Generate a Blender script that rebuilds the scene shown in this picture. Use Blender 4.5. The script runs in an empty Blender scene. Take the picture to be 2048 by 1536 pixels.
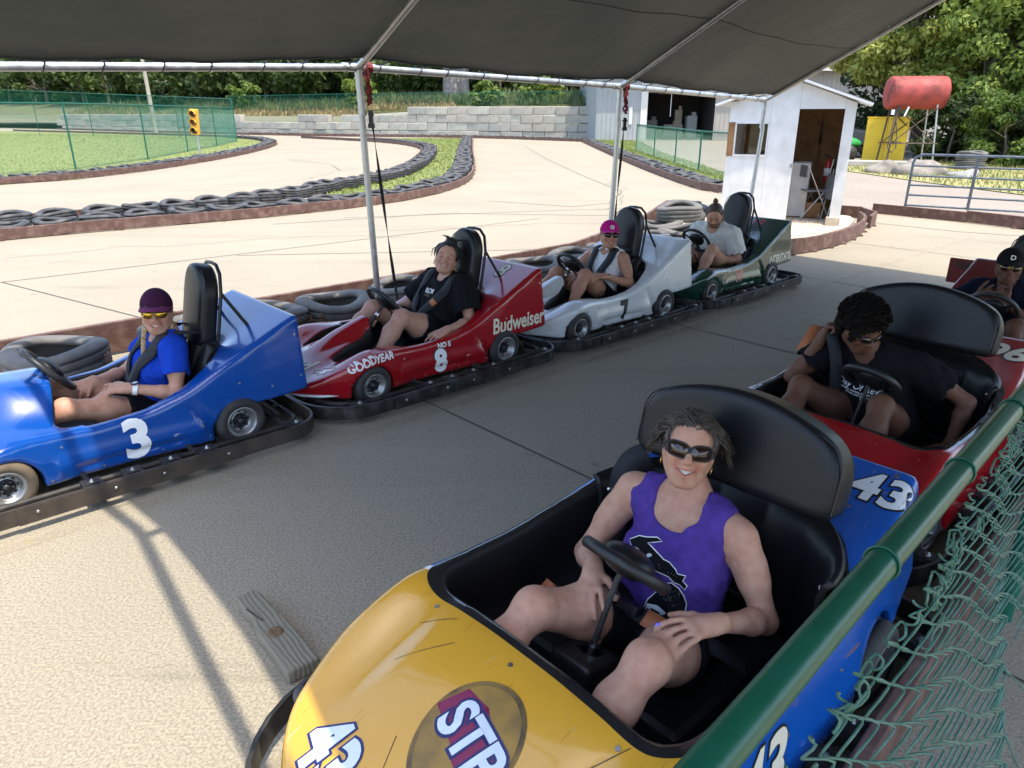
import bpy, bmesh, math, random
import numpy as np
from mathutils import Vector, Matrix, Quaternion
from mathutils.bvhtree import BVHTree

# ------------------------------------------------------------------ camera, sky, sun, exposure
SC = bpy.context.scene
COL = SC.collection
cam_d = bpy.data.cameras.new('camera'); cam = bpy.data.objects.new('camera', cam_d); COL.objects.link(cam)
cam.location = (0, 0, 1.75)
cam.rotation_euler = (math.radians(90) - math.atan(543 / 1440.), 0, 0)
cam_d.sensor_fit = 'HORIZONTAL'; cam_d.sensor_width = 36; cam_d.lens = 36 * 1440 / 2048
cam_d.clip_start = .05; cam_d.clip_end = 2000
SC.camera = cam

SUN_EL, SUN_AZ = math.radians(72), math.radians(137.6)      # azimuth clockwise from +Y
wd = bpy.data.worlds.new('World'); SC.world = wd; wd.use_nodes = True
_nt = wd.node_tree
_sky = _nt.nodes.new('ShaderNodeTexSky'); _sky.sky_type = 'NISHITA'; _sky.sun_disc = False
_sky.sun_elevation = SUN_EL; _sky.sun_rotation = SUN_AZ; _sky.dust_density = 1.8
_bg = _nt.nodes['Background']; _bg.inputs['Strength'].default_value = .15
_nt.links.new(_sky.outputs[0], _bg.inputs['Color'])
sun_d = bpy.data.lights.new('sun', 'SUN'); sun_d.energy = 2.0; sun_d.angle = math.radians(.53); sun_d.color = (1, .93, .80)
sun = bpy.data.objects.new('sun', sun_d); COL.objects.link(sun)
_S = Vector((math.sin(SUN_AZ) * math.cos(SUN_EL), math.cos(SUN_AZ) * math.cos(SUN_EL), math.sin(SUN_EL)))
sun.rotation_euler = _S.to_track_quat('Z', 'Y').to_euler()
sun.location = (6, -6, 30)
vs = SC.view_settings
vs.view_transform = 'Standard'; vs.look = 'None'; vs.gamma = 1; vs.use_curve_mapping = False; vs.exposure = 1.8
SC.cycles.use_denoising = True
SC.cycles.max_bounces = 6; SC.cycles.diffuse_bounces = 4; SC.cycles.glossy_bounces = 3
SC.cycles.transmission_bounces = 4; SC.cycles.transparent_max_bounces = 6
SC.cycles.sample_clamp_indirect = 6
SC.cycles.use_adaptive_sampling = True; SC.cycles.adaptive_threshold = .015

# ------------------------------------------------------------------ lane frame: u along the kart lane, n across it
LA = math.radians(47.6)
UU = Vector((math.sin(LA), math.cos(LA), 0)); NN = Vector((math.cos(LA), -math.sin(LA), 0))
def L(u, n, z=0.): return UU * u + NN * n + Vector((0, 0, z))
KROT = math.atan2(-UU.y, -UU.x)         # local +x = nose (-u), local +y = +n
random.seed(7); RNG = np.random.default_rng(7)
PI = math.pi

# ------------------------------------------------------------------ object helpers
def tag(o, label=None, cat=None, group=None, kind=None):
    if label: o['label'] = label
    if cat: o['category'] = cat
    if group: o['group'] = group
    if kind: o['kind'] = kind
    return o
def empty(name, loc=(0, 0, 0), rz=0., parent=None):
    o = bpy.data.objects.new(name, None); COL.objects.link(o); o.location = loc; o.rotation_euler = (0, 0, rz)
    o.empty_display_size = .1
    if parent: o.parent = parent
    return o
def link(name, me, parent=None, mats=None):
    o = bpy.data.objects.new(name, me); COL.objects.link(o)
    if parent: o.parent = parent
    if mats is not None and len(me.materials) == 0:
        for m in (mats if isinstance(mats, (list, tuple)) else [mats]): me.materials.append(m)
    return o
def copy_tree(o, parent=None):
    c = o.copy(); COL.objects.link(c); c.parent = parent
    for ch in o.children: copy_tree(ch, c)
    return c
def np_mesh(name, V, F, smooth=True, mi=None):
    """V (n,3), F (m,k) arrays"""
    V = np.asarray(V, np.float32); F = np.asarray(F, np.int32)
    me = bpy.data.meshes.new(name)
    me.vertices.add(len(V)); me.vertices.foreach_set('co', V.ravel())
    k = F.shape[1]
    me.loops.add(F.size); me.loops.foreach_set('vertex_index', F.ravel())
    me.polygons.add(len(F)); me.polygons.foreach_set('loop_start', np.arange(0, F.size, k, dtype=np.int32))
    if mi is not None: me.polygons.foreach_set('material_index', np.asarray(mi, np.int32))
    if smooth: me.polygons.foreach_set('use_smooth', np.ones(len(F), bool))
    me.update(calc_edges=True); me.validate()
    return me
class MB:
    def __init__(s): s.v = []; s.f = []; s.m = []; s.sm = []
    def add(s, vs_, fs, mi=0, smooth=False):
        b = len(s.v); s.v += [tuple(p) for p in vs_]
        for f in fs: s.f.append(tuple(i + b for i in f)); s.m.append(mi); s.sm.append(smooth)
        return s
    def box(s, c, d, R=None, mi=0, taper=1.):
        x, y, z = d[0] / 2, d[1] / 2, d[2] / 2; c = Vector(c)
        ps = [Vector((a * x * (taper if k > 0 else 1), b * y * (taper if k > 0 else 1), k * z)) for k in (-1, 1) for a, b in ((-1, -1), (1, -1), (1, 1), (-1, 1))]
        if R is not None: ps = [R @ p for p in ps]
        return s.add([c + p for p in ps], [(3, 2, 1, 0), (4, 5, 6, 7), (0, 1, 5, 4), (1, 2, 6, 5), (2, 3, 7, 6), (3, 0, 4, 7)], mi)
    def bar(s, a, b, w, h, up=(0, 0, 1), mi=0):
        a = Vector(a); b = Vector(b); d = (b - a); ln = d.length; d.normalize(); up = Vector(up)
        y = up.cross(d)
        if y.length < 1e-4: y = Vector((1, 0, 0)).cross(d)
        y.normalize(); z = d.cross(y)
        R = Matrix((d, y, z)).transposed()
        return s.box((a + b) / 2, (ln, w, h), R, mi)
    def tube(s, path, r, n=8, mi=0, cap=True, closed=False, flat=None):
        P = [Vector(p) for p in path]; m = len(P)
        rs = r if isinstance(r, (list, tuple)) else [r] * m
        T = []
        for i in range(m):
            a = P[(i - 1) % m] if (closed or i > 0) else P[0]; b = P[(i + 1) % m] if (closed or i < m - 1) else P[-1]
            t = b - a; T.append(t.normalized() if t.length > 1e-9 else Vector((0, 0, 1)))
        ref = Vector((0, 0, 1)) if abs(T[0].z) < .9 else Vector((1, 0, 0))
        X = T[0].cross(ref).normalized()
        vs_ = []
        for i in range(m):
            X = (X - T[i] * X.dot(T[i]))
            if X.length < 1e-6: X = T[i].orthogonal()
            X.normalize(); Y = T[i].cross(X)
            for k in range(n):
                a = 2 * PI * k / n
                fx, fy = (flat if flat else (1, 1))
                vs_.append(P[i] + X * (math.cos(a) * rs[i] * fx) + Y * (math.sin(a) * rs[i] * fy))
        fs = []
        for i in range(m if closed else m - 1):
            j = (i + 1) % m
            for k in range(n): fs.append((i * n + k, i * n + (k + 1) % n, j * n + (k + 1) % n, j * n + k))
        s.add(vs_, fs, mi, True)
        if cap and not closed:
            s.add(vs_[:n], [tuple(range(n - 1, -1, -1))], mi); s.add(vs_[-n:], [tuple(range(n))], mi)
        return s
    def lathe(s, prof, n=24, axis='z', c=(0, 0, 0), mi=0, smooth=True, closed=False, mfun=None):
        vs_ = []; c = Vector(c)
        for (r, h) in prof:
            for k in range(n):
                a = 2 * PI * k / n
                p = (r * math.cos(a), r * math.sin(a), h)
                if axis == 'y': p = (p[0], p[2], p[1])
                if axis == 'x': p = (p[2], p[0], p[1])
                vs_.append(c + Vector(p))
        b = len(s.v); s.v += [tuple(p) for p in vs_]
        m = len(prof)
        for i in range(m if closed else m - 1):
            j = (i + 1) % m
            for k in range(n):
                f = (i * n + k, i * n + (k + 1) % n, j * n + (k + 1) % n, j * n + k)
                if axis == 'y': f = f[::-1]
                s.f.append(tuple(q + b for q in f)); s.m.append(mfun(i) if mfun else mi); s.sm.append(smooth)
        return s
    def poly(s, pts, mi=0): return s.add(pts, [tuple(range(len(pts)))], mi)
    def prism(s, pts, z0, z1, mi=0):
        n = len(pts); a = [(p[0], p[1], z0) for p in pts]; b = [(p[0], p[1], z1) for p in pts]
        return s.add(a + b, [tuple(range(n - 1, -1, -1)), tuple(range(n, 2 * n))] + [(i, (i + 1) % n, n + (i + 1) % n, n + i) for i in range(n)], mi)
    def mesh(s, name='m'):
        me = bpy.data.meshes.new(name); me.from_pydata(s.v, [], s.f)
        me.polygons.foreach_set('material_index', s.m); me.polygons.foreach_set('use_smooth', s.sm)
        me.update(); return me
    def build(s, name, mats, parent=None, bevel=0, fix=False):
        me = s.mesh(name)
        if fix:
            bm = bmesh.new(); bm.from_mesh(me); bmesh.ops.remove_doubles(bm, verts=bm.verts, dist=1e-5)
            bmesh.ops.recalc_face_normals(bm, faces=bm.faces); bm.to_mesh(me); bm.free()
        o = link(name, me, parent, mats)
        if bevel:
            md = o.modifiers.new('bevel', 'BEVEL'); md.width = bevel; md.segments = 2; md.limit_method = 'ANGLE'
        return o

# ------------------------------------------------------------------ signed-distance sculpting (numpy) -> mesh
def surfnet(F, org, h):
    S = F < 0
    nx, ny, nz = F.shape
    cnt = np.zeros((nx - 1, ny - 1, nz - 1), np.uint8)
    offs = [(a, b, c) for a in (0, 1) for b in (0, 1) for c in (0, 1)]
    for a, b, c in offs: cnt += S[a:nx - 1 + a, b:ny - 1 + b, c:nz - 1 + c]
    act = (cnt > 0) & (cnt < 8)
    I = np.argwhere(act)
    vid = np.full(act.shape, -1, np.int32); vid[act] = np.arange(len(I))
    val = [F[I[:, 0] + a, I[:, 1] + b, I[:, 2] + c] for a, b, c in offs]
    pos = np.zeros((len(I), 3), np.float32); k = np.zeros(len(I), np.float32)
    for i in range(8):
        for j in range(i + 1, 8):
            d = np.array(offs[j]) - np.array(offs[i])
            if np.abs(d).sum() != 1: continue
            m = (val[i] < 0) != (val[j] < 0)
            t = np.where(m, val[i] / np.where(m, val[i] - val[j], 1), 0)
            for ax in range(3): pos[:, ax] += np.where(m, offs[i][ax] + t * d[ax], 0)
            k += m
    V = (I + pos / k[:, None]) * h + np.array(org)
    quads = []
    for ax in range(3):
        a, b = [(1, 2), (2, 0), (0, 1)][ax]
        sl0 = [slice(1, -1)] * 3; sl0[ax] = slice(0, -1); sl1 = list(sl0); sl1[ax] = slice(1, None)
        s0, s1 = S[tuple(sl0)], S[tuple(sl1)]
        E = np.argwhere(s0 != s1)
        if len(E) == 0: continue
        fl = s0[tuple(E.T)]
        E = E.copy(); E[:, a] += 1; E[:, b] += 1
        def cell(da, db):
            q = E.copy(); q[:, a] -= da; q[:, b] -= db
            return vid[q[:, 0], q[:, 1], q[:, 2]]
        c00, c10, c11, c01 = cell(1, 1), cell(0, 1), cell(0, 0), cell(1, 0)
        q = np.stack([c00, c10, c11, c01], 1); q[~fl] = q[~fl][:, ::-1]
        quads.append(q)
    return V.astype(np.float32), np.concatenate(quads)
def relax(V, F, it=2, lam=.5, keep=None):
    E = np.concatenate([F[:, [0, 1]], F[:, [1, 2]], F[:, [2, 3]], F[:, [3, 0]]])
    a = np.concatenate([E[:, 0], E[:, 1]]); b = np.concatenate([E[:, 1], E[:, 0]])
    n = len(V); deg = np.maximum(np.bincount(a, minlength=n), 1)
    for i in range(it):
        for l in (lam, -lam * 1.04):
            A = np.stack([np.bincount(a, weights=V[b, k], minlength=n) for k in range(3)], 1) / deg[:, None]
            V = V + (A - V) * l
    return V.astype(np.float32)
class SDF:
    """grid of signed distances; union / subtraction of tapered capsules and ellipsoids with soft joins"""
    def __init__(s, lo, hi, h):
        s.h = h; s.lo = np.array(lo, np.float32); n = np.ceil((np.array(hi) - s.lo) / h).astype(int) + 1
        s.ax = [s.lo[i] + h * np.arange(n[i], dtype=np.float32) for i in range(3)]
        s.F = np.full(tuple(n), .3, np.float32)
    def _sl(s, lo, hi):
        sl = []
        for i in range(3):
            a = int(np.searchsorted(s.ax[i], lo[i])); b = int(np.searchsorted(s.ax[i], hi[i]))
            if b <= a: return None, None
            sl.append(slice(a, b))
        return tuple(sl), np.ix_(s.ax[0][sl[0]], s.ax[1][sl[1]], s.ax[2][sl[2]])
    def _join(s, sl, d, k, sub):
        A = s.F[sl]
        if sub:
            d = -d
            hh = np.maximum(k - np.abs(A - d), 0) / max(k, 1e-6); s.F[sl] = np.maximum(A, d) + hh * hh * k * .25
        else:
            hh = np.maximum(k - np.abs(A - d), 0) / max(k, 1e-6); s.F[sl] = np.minimum(A, d) - hh * hh * k * .25
    def cap(s, p0, p1, r0, r1=None, k=.02, sub=False):
        r1 = r0 if r1 is None else r1
        p0 = np.array(p0, np.float32); p1 = np.array(p1, np.float32); R = max(r0, r1) + k + .02 + 2 * s.h
        sl, (X, Y, Z) = s._sl(np.minimum(p0, p1) - R, np.maximum(p0, p1) + R)
        if sl is None: return s
        d = p1 - p0; L2 = float(d @ d) + 1e-12
        x, y, z = X - p0[0], Y - p0[1], Z - p0[2]
        t = np.clip((x * d[0] + y * d[1] + z * d[2]) / L2, 0, 1)
        D = np.sqrt((x - t * d[0]) ** 2 + (y - t * d[1]) ** 2 + (z - t * d[2]) ** 2) - (r0 + (r1 - r0) * t)
        s._join(sl, D, k, sub); return s
    def ell(s, c, r, R=None, k=.02, sub=False):
        c = np.array(c, np.float32); r = np.array(r, np.float32); B = float(r.max()) + k + .02 + 2 * s.h
        sl, q = s._sl(c - B, c + B)
        if sl is None: return s
        x, y, z = q[0] - c[0], q[1] - c[1], q[2] - c[2]
        if R is not None:
            R = np.array(R, np.float32)      # columns = local axes
            x, y, z = (x * R[0, 0] + y * R[1, 0] + z * R[2, 0], x * R[0, 1] + y * R[1, 1] + z * R[2, 1], x * R[0, 2] + y * R[1, 2] + z * R[2, 2])
        k0 = np.sqrt((x / r[0]) ** 2 + (y / r[1]) ** 2 + (z / r[2]) ** 2)
        k1 = np.sqrt((x / r[0] ** 2) ** 2 + (y / r[1] ** 2) ** 2 + (z / r[2] ** 2) ** 2)
        D = k0 * (k0 - 1) / np.maximum(k1, 1e-6)
        D = np.where(k1 < 1e-5, -float(r.min()), D)
        s._join(sl, D.astype(np.float32), k, sub); return s
    def grid(s): return np.ix_(*s.ax)
    def mesh(s, it=1):
        V, F = surfnet(s.F, s.lo, s.h)
        return (relax(V, F, it) if it else V), F
def smin(a, b, k): h = np.maximum(k - np.abs(a - b), 0) / k; return np.minimum(a, b) - h * h * k * .25
def smax(a, b, k): return -smin(-a, -b, k)
def nrm(v): v = Vector(v); return v.normalized()

# ------------------------------------------------------------------ materials
def lin(r, g, b):
    f = lambda c: (c / 255 / 12.92) if c <= 10 else ((c / 255 + .055) / 1.055) ** 2.4
    return (f(r), f(g), f(b))
MAT = {}
def mat(name, col, rough=.5, metal=0., col2=None, vs=4., vr=(.35, .65), bump=0., bs=60., coat=0., spec=.5, attr=None, sss=0., det=4., trans=0., space='Object', rvar=0., bdist=.01, sheen=0., alpha=None):
    m = bpy.data.materials.new(name); m.use_nodes = True; MAT[name] = m
    nt = m.node_tree; b = nt.nodes['Principled BSDF']; N = nt.nodes.new; K = nt.links.new
    b.inputs['Roughness'].default_value = rough; b.inputs['Metallic'].default_value = metal
    b.inputs['Coat Weight'].default_value = coat; b.inputs['Coat Roughness'].default_value = .04
    b.inputs['Specular IOR Level'].default_value = spec
    b.inputs['Base Color'].default_value = (*col, 1)
    if sheen: b.inputs['Sheen Weight'].default_value = sheen
    if sss:
        b.inputs['Subsurface Weight'].default_value = sss; b.inputs['Subsurface Radius'].default_value = (.012, .005, .003); b.inputs['Subsurface Scale'].default_value = 1
    if trans: b.inputs['Transmission Weight'].default_value = trans
    tc = N('ShaderNodeTexCoord').outputs[space]
    src = None
    if col2 is not None:
        n = N('ShaderNodeTexNoise'); n.inputs['Scale'].default_value = vs; n.inputs['Detail'].default_value = det; K(tc, n.inputs['Vector'])
        mr = N('ShaderNodeMapRange'); mr.inputs['From Min'].default_value = vr[0]; mr.inputs['From Max'].default_value = vr[1]; K(n.outputs[0], mr.inputs[0])
        mx = N('ShaderNodeMix'); mx.data_type = 'RGBA'; mx.inputs['A'].default_value = (*col, 1); mx.inputs['B'].default_value = (*col2, 1); K(mr.outputs[0], mx.inputs['Factor'])
        src = mx.outputs['Result']
        if rvar:
            ma = N('ShaderNodeMath'); ma.operation = 'MULTIPLY_ADD'; K(mr.outputs[0], ma.inputs[0]); ma.inputs[1].default_value = rvar; ma.inputs[2].default_value = rough; K(ma.outputs[0], b.inputs['Roughness'])
    if attr:
        at = N('ShaderNodeAttribute'); at.attribute_name = attr
        if src is None: src = at.outputs['Color']
        else:
            mm = N('ShaderNodeMix'); mm.data_type = 'RGBA'; mm.blend_type = 'MULTIPLY'; mm.inputs['Factor'].default_value = 1
            K(src, mm.inputs['A']); K(at.outputs['Color'], mm.inputs['B']); src = mm.outputs['Result']
    if src is not None: K(src, b.inputs['Base Color'])
    if bump:
        n2 = N('ShaderNodeTexNoise'); n2.inputs['Scale'].default_value = bs; n2.inputs['Detail'].default_value = 3; K(tc, n2.inputs['Vector'])
        bp = N('ShaderNodeBump'); bp.inputs['Strength'].default_value = bump; bp.inputs['Distance'].default_value = bdist; K(n2.outputs[0], bp.inputs['Height']); K(bp.outputs[0], b.inputs['Normal'])
    return m
def sc(c, k): return tuple(min(1, x * k) for x in c)
# ------------------------------------------------------------------ shared materials
def concrete_mat(name, c1, c2, dark, agg=150., fine=.55):
    m = bpy.data.materials.new(name); m.use_nodes = True; nt = m.node_tree; b = nt.nodes['Principled BSDF']; N = nt.nodes.new; K = nt.links.new
    geo = N('ShaderNodeNewGeometry').outputs['Position']
    def noise(scale, det=4., vec=None, rough=.55):
        n = N('ShaderNodeTexNoise'); n.inputs['Scale'].default_value = scale; n.inputs['Detail'].default_value = det; n.inputs['Roughness'].default_value = rough; K(vec or geo, n.inputs['Vector']); return n.outputs[0]
    def rng(src, a, b_, lo=0., hi=1.):
        r = N('ShaderNodeMapRange'); r.inputs['From Min'].default_value = a; r.inputs['From Max'].default_value = b_; r.inputs['To Min'].default_value = lo; r.inputs['To Max'].default_value = hi; K(src, r.inputs[0]); return r.outputs[0]
    def mix(f, A, B, bl='MIX'):
        x = N('ShaderNodeMix'); x.data_type = 'RGBA'; x.blend_type = bl
        if isinstance(f, float): x.inputs['Factor'].default_value = f
        else: K(f, x.inputs['Factor'])
        for s_, v in (('A', A), ('B', B)):
            if isinstance(v, tuple): x.inputs[s_].default_value = (*v, 1)
            else: K(v, x.inputs[s_])
        return x.outputs['Result']
    base = mix(rng(noise(.45, 5), .3, .7), c1, c2)
    # faint wheel streaks along the lane
    mp = N('ShaderNodeMapping'); mp.inputs['Rotation'].default_value = (0, 0, math.radians(47.6 - 90)); mp.inputs['Scale'].default_value = (.12, 1.6, 1); K(geo, mp.inputs[0])
    base = mix(rng(noise(1., 5, mp.outputs[0], .65), .55, .8, 0, .35), base, dark)
    base = mix(rng(noise(2.2, 6, None, .7), .60, .78, 0, .45), base, dark)
    # rubber scuffs and drips with shapes of their own
    mp2 = N('ShaderNodeMapping'); mp2.inputs['Rotation'].default_value = (0, 0, math.radians(20)); mp2.inputs['Scale'].default_value = (.35, 2.6, 1); K(geo, mp2.inputs[0])
    base = mix(rng(noise(.8, 8, mp2.outputs[0], .7), .60, .72, 0, .38), base, sc(dark, .7))
    vs_ = N('ShaderNodeTexVoronoi'); vs_.inputs['Scale'].default_value = 1.7; vs_.inputs['Randomness'].default_value = 1; K(geo, vs_.inputs['Vector'])
    base = mix(rng(vs_.outputs['Distance'], .035, .075, .38, 0), base, sc(dark, .6))
    sp = rng(noise(agg, 3, None, .6), .36, .62)
    base = mix(mix(fine, (1., 1., 1.), (1., 1., 1.)) if False else rng(sp, 0, 1, fine, 0), base, dark)
    vo = N('ShaderNodeTexVoronoi'); vo.inputs['Scale'].default_value = agg * .55; K(geo, vo.inputs['Vector'])
    base = mix(rng(vo.outputs['Distance'], .06, .2, .5, 0), base, sc(dark, .55))
    K(base, b.inputs['Base Color']); b.inputs['Roughness'].default_value = .85; b.inputs['Specular IOR Level'].default_value = .25
    bp = N('ShaderNodeBump'); bp.inputs['Strength'].default_value = .35; bp.inputs['Distance'].default_value = .004; K(noise(agg, 3), bp.inputs['Height']); K(bp.outputs[0], b.inputs['Normal'])
    MAT[name] = m; return m
concrete_mat('concrete', (.362, .315, .228), (.312, .27, .20), (.118, .104, .084), 100., .62)
concrete_mat('asphalt', (.33, .275, .22), (.27, .23, .185), (.12, .10, .085), 45., .5)
mat('joint', (.06, .052, .045), .95)
mat('lane_paint', (.46, .36, .18), .8, col2=(.42, .36, .27), vs=18, vr=(.3, .52), space='Object')
def worn_paint():
    m = MAT['lane_paint']; nt = m.node_tree; N = nt.nodes.new; K = nt.links.new; b = nt.nodes['Principled BSDF']; g = N('ShaderNodeNewGeometry').outputs['Position']
    n = N('ShaderNodeTexNoise'); n.inputs['Scale'].default_value = 3.; n.inputs['Detail'].default_value = 9; n.inputs['Roughness'].default_value = .75; K(g, n.inputs['Vector'])
    r = N('ShaderNodeMapRange'); r.inputs['From Min'].default_value = .40; r.inputs['From Max'].default_value = .66; r.inputs['To Max'].default_value = .55; K(n.outputs[0], r.inputs[0])
    t = N('ShaderNodeBsdfTransparent'); ms = N('ShaderNodeMixShader'); K(r.outputs[0], ms.inputs[0]); K(t.outputs[0], ms.inputs[1]); K(b.outputs[0], ms.inputs[2]); K(ms.outputs[0], nt.nodes['Material Output'].inputs['Surface'])
worn_paint()
mat('soil', (.10, .085, .05), .95, col2=(.12, .13, .045), vs=.6, bump=.4, bs=8)
mat('lawn', (.115, .155, .035), .9, col2=(.20, .21, .06), vs=1.3, vr=(.3, .75), bump=.5, bs=40)
mat('dry_lawn', (.20, .20, .06), .9, col2=(.33, .27, .12), vs=.8, vr=(.35, .7), bump=.5, bs=40)
mat('grass_blade', (.13, .19, .03), .6, col2=(.25, .26, .075), vs=3.)
mat('dry_blade', (.30, .27, .09), .7, col2=(.16, .22, .05), vs=2.)
mat('curb_paint', (.10, .048, .035), .66, col2=(.19, .115, .085), vs=9, vr=(.45, .72), det=8, bump=.3, bs=30)
mat('wood_weather', (.42, .33, .23), .85, col2=(.58, .50, .40), vs=9, vr=(.3, .7), bump=.3, bs=35)
mat('rubber', (.024, .024, .025), .66, col2=(.09, .086, .078), vs=7, vr=(.42, .72), det=7, bump=.15, bs=60)
mat('rubber_old', (.075, .073, .068), .75, col2=(.16, .148, .13), vs=5, vr=(.35, .7), bump=.2, bs=60)
mat('galv', (.42, .43, .43), .38, .9, col2=(.55, .55, .54), vs=14, rvar=.15)
mat('steel', (.50, .50, .49), .3, 1., col2=(.3, .29, .27), vs=20, rvar=.25)
mat('rust_steel', (.16, .075, .04), .8, .2, col2=(.30, .16, .09), vs=60)
mat('black_metal', (.014, .014, .015), .42, .3)
mat('dark_frame', (.028, .027, .026), .6, .4, col2=(.075, .065, .055), vs=14, vr=(.4, .8))
mat('vinyl', (.010, .010, .011), .36, spec=.32, bump=.08, bs=220, bdist=.002)
mat('plastic_black', (.012, .012, .013), .45, bump=.1, bs=150, bdist=.002)
mat('webbing', (.013, .014, .018), .75, bump=.2, bs=300, bdist=.002)
mat('belt_tan', (.45, .15, .06), .6)
mat('green_pvc', (.004, .07, .036), .30, col2=(.006, .085, .045), vs=20, bump=.04, bs=60)
mat('green_wire', (.022, .11, .072), .42, col2=(.08, .18, .135), vs=30)
mat('green_fence', (.012, .16, .10), .4)
mat('green_post', (.004, .10, .062), .45)
mat('white_paint', (.70, .70, .69), .5, col2=(.60, .60, .58), vs=5, bump=.06, bs=30)
mat('white', (.80, .80, .80), .4)
mat('cream_decal', (.72, .66, .52), .5)
mat('black', (.01, .01, .011), .5)
mat('grey_cloth', (.05, .05, .052), .9)
mat('gold', (.70, .45, .12), .25, 1.)
mat('silver', (.75, .75, .75), .2, 1.)

# ------------------------------------------------------------------ ground, track, lawns
def sheet(name, pts, z, m, parent=None, struct=True):
    mb = MB(); mb.poly([(p[0], p[1], z) for p in pts])
    me = mb.mesh(name)
    bm = bmesh.new(); bm.from_mesh(me); bmesh.ops.triangulate(bm, faces=bm.faces)
    for f in bm.faces:
        if f.normal.z < 0: f.normal_flip()
    bm.to_mesh(me); bm.free()
    o = link(name, me, parent, MAT[m])
    if struct: o['kind'] = 'structure'
    return o
sheet('ground', [(-600, -300), (600, -300), (600, 900), (-600, 900)], -.03, 'soil')
track = sheet('track', [(-60, -14), (16, -14), (13.5, 9.2), (8.4, 10.9), (7.9, 12.5), (6.75, 13.7), (6.0, 15.5), (5.3, 17.2), (4.75, 18.5), (4.6, 25), (4.7, 48.5), (-2.7, 56.5), (-15, 60), (-30, 69), (-62, 92), (-90, 80)], 0, 'concrete')
sheet('asphalt_yard', [(6.6, 12.8), (14, 8.6), (60, 6), (60, 60), (8, 60), (6.1, 40), (5.0, 22), (5.3, 16.5)], -.008, 'asphalt')
LAWN_L = [(-13.6, 18.6), (-12.1, 20.8), (-11.7, 25.1), (-11.9, 32.2), (-12.9, 40), (-14.7, 47), (-18.2, 54), (-24, 59), (-33, 65), (-50, 76), (-70, 80), (-60, 40), (-24, 12)]
LAWN_I = [(-4.6, 17.4), (-3.7, 19.8), (-3.25, 23.3), (-3.35, 28.2), (-3.95, 36.5), (-4.9, 41), (-7.6, 47.4), (-13, 54.2), (-3.4, 55), (-2.95, 52), (-1.95, 34), (-1.45, 24.7), (-1.4, 20.4), (-1.75, 18.2), (-2.35, 16.4), (-3.4, 15.6)]
LAWN_R = [(4.7, 48), (4.5, 36), (4.5, 25), (4.75, 17.5), (5.3, 17.2), (6.4, 20), (6.6, 24), (7.0, 36), (8.3, 50), (5.6, 52.5)]
LAWN_Y = [(10.6, 24.8), (11.0, 20.2), (11.6, 16.6), (13, 13.6), (40, 11), (44, 42), (15.5, 29), (12.3, 28.6)]
sheet('lawn', LAWN_L, .012, 'lawn'); sheet('lawn_strip', LAWN_I, .012, 'lawn'); sheet('lawn_verge', LAWN_R, .012, 'lawn'); sheet('lawn_slope', LAWN_Y, .012, 'dry_lawn')
def in_poly(P, x, y):
    c = np.zeros(len(x), bool); n = len(P)
    for i in range(n):
        x1, y1 = P[i]; x2, y2 = P[(i + 1) % n]
        if y1 == y2: continue
        m = ((y1 > y) != (y2 > y)) & (x < (x2 - x1) * (y - y1) / (y2 - y1) + x1); c ^= m
    return c
def blades(name, poly, n, box, h, m, label, zf=lambda x, y: .01, w=.013, bias=1.6):
    y = box[2] + (box[3] - box[2]) * RNG.random(n * 3) ** bias; x = box[0] + (box[1] - box[0]) * RNG.random(n * 3)
    k = in_poly(poly, x, y); x, y = x[k][:n], y[k][:n]; q = len(x)
    a = RNG.random(q) * 2 * PI; hh = h * (.5 + RNG.random(q)); ww = w * (.6 + .8 * RNG.random(q)) * (1 + y / 40)
    lean = (RNG.random((q, 2)) - .5) * hh[:, None] * .9; z = np.array([zf(a_, b_) for a_, b_ in zip(x, y)]) if zf else 0
    V = np.empty((q, 3, 3)); V[:, 0] = np.stack([x - np.cos(a) * ww, y - np.sin(a) * ww, z], 1); V[:, 1] = np.stack([x + np.cos(a) * ww, y + np.sin(a) * ww, z], 1)
    V[:, 2] = np.stack([x + lean[:, 0], y + lean[:, 1], z + hh], 1)
    o = link(name, np_mesh(name, V.reshape(-1, 3), np.arange(q * 3).reshape(-1, 3), False), None, MAT[m])
    tag(o, label, 'grass', kind='stuff'); return o
blades('grass', LAWN_L, 34000, (-45, -11, 17, 66), .032, 'grass_blade', 'bright green mown grass behind the left chain-link fence')
blades('grass', LAWN_I, 15000, (-14, -1, 15, 55), .05, 'grass_blade', 'green grass between the two rows of tyres on the track')
blades('grass', LAWN_R, 12000, (4, 9, 17, 53), .05, 'grass_blade', 'green grass in front of the low fence by the shed')
blades('grass', LAWN_Y, 14000, (10, 30, 11, 34), .11, 'dry_blade', 'dry patchy grass beyond the metal gate')

# saw joints in the slab, a hair above it
def joint(p, w=.007):
    mb = MB()
    for a, b in zip(p[:-1], p[1:]):
        a = Vector((*a, .003)); b = Vector((*b, .003)); d = (b - a).normalized(); s_ = Vector((-d.y, d.x, 0)) * w
        mb.add([a - s_, b - s_, b + s_, a + s_], [(0, 1, 2, 3)])
    return mb.build('joint', MAT['joint'], track)
U2, N2 = UU.to_2d(), NN.to_2d()
for uu in (2.5, 5.2, 7.9, 10.6): joint([tuple(U2 * uu + N2 * -5.0), tuple(U2 * uu + N2 * -.0)], .006)
for (a, b) in (((-9, 5.0), (.5, 12.9)), ((-5.6, 7.8), (-3.0, 6.1)), ((-3.6, 9.4), (1.0, 9.9)), ((-3, 13), (2.4, 14.4))): joint([a, b], .008)
joint([(-.5, 15.6), (1.2, 14.6), (2.0, 15.2), (2.6, 17.5), (2.1, 22), (1.4, 30), (.6, 44)], .012)
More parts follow.
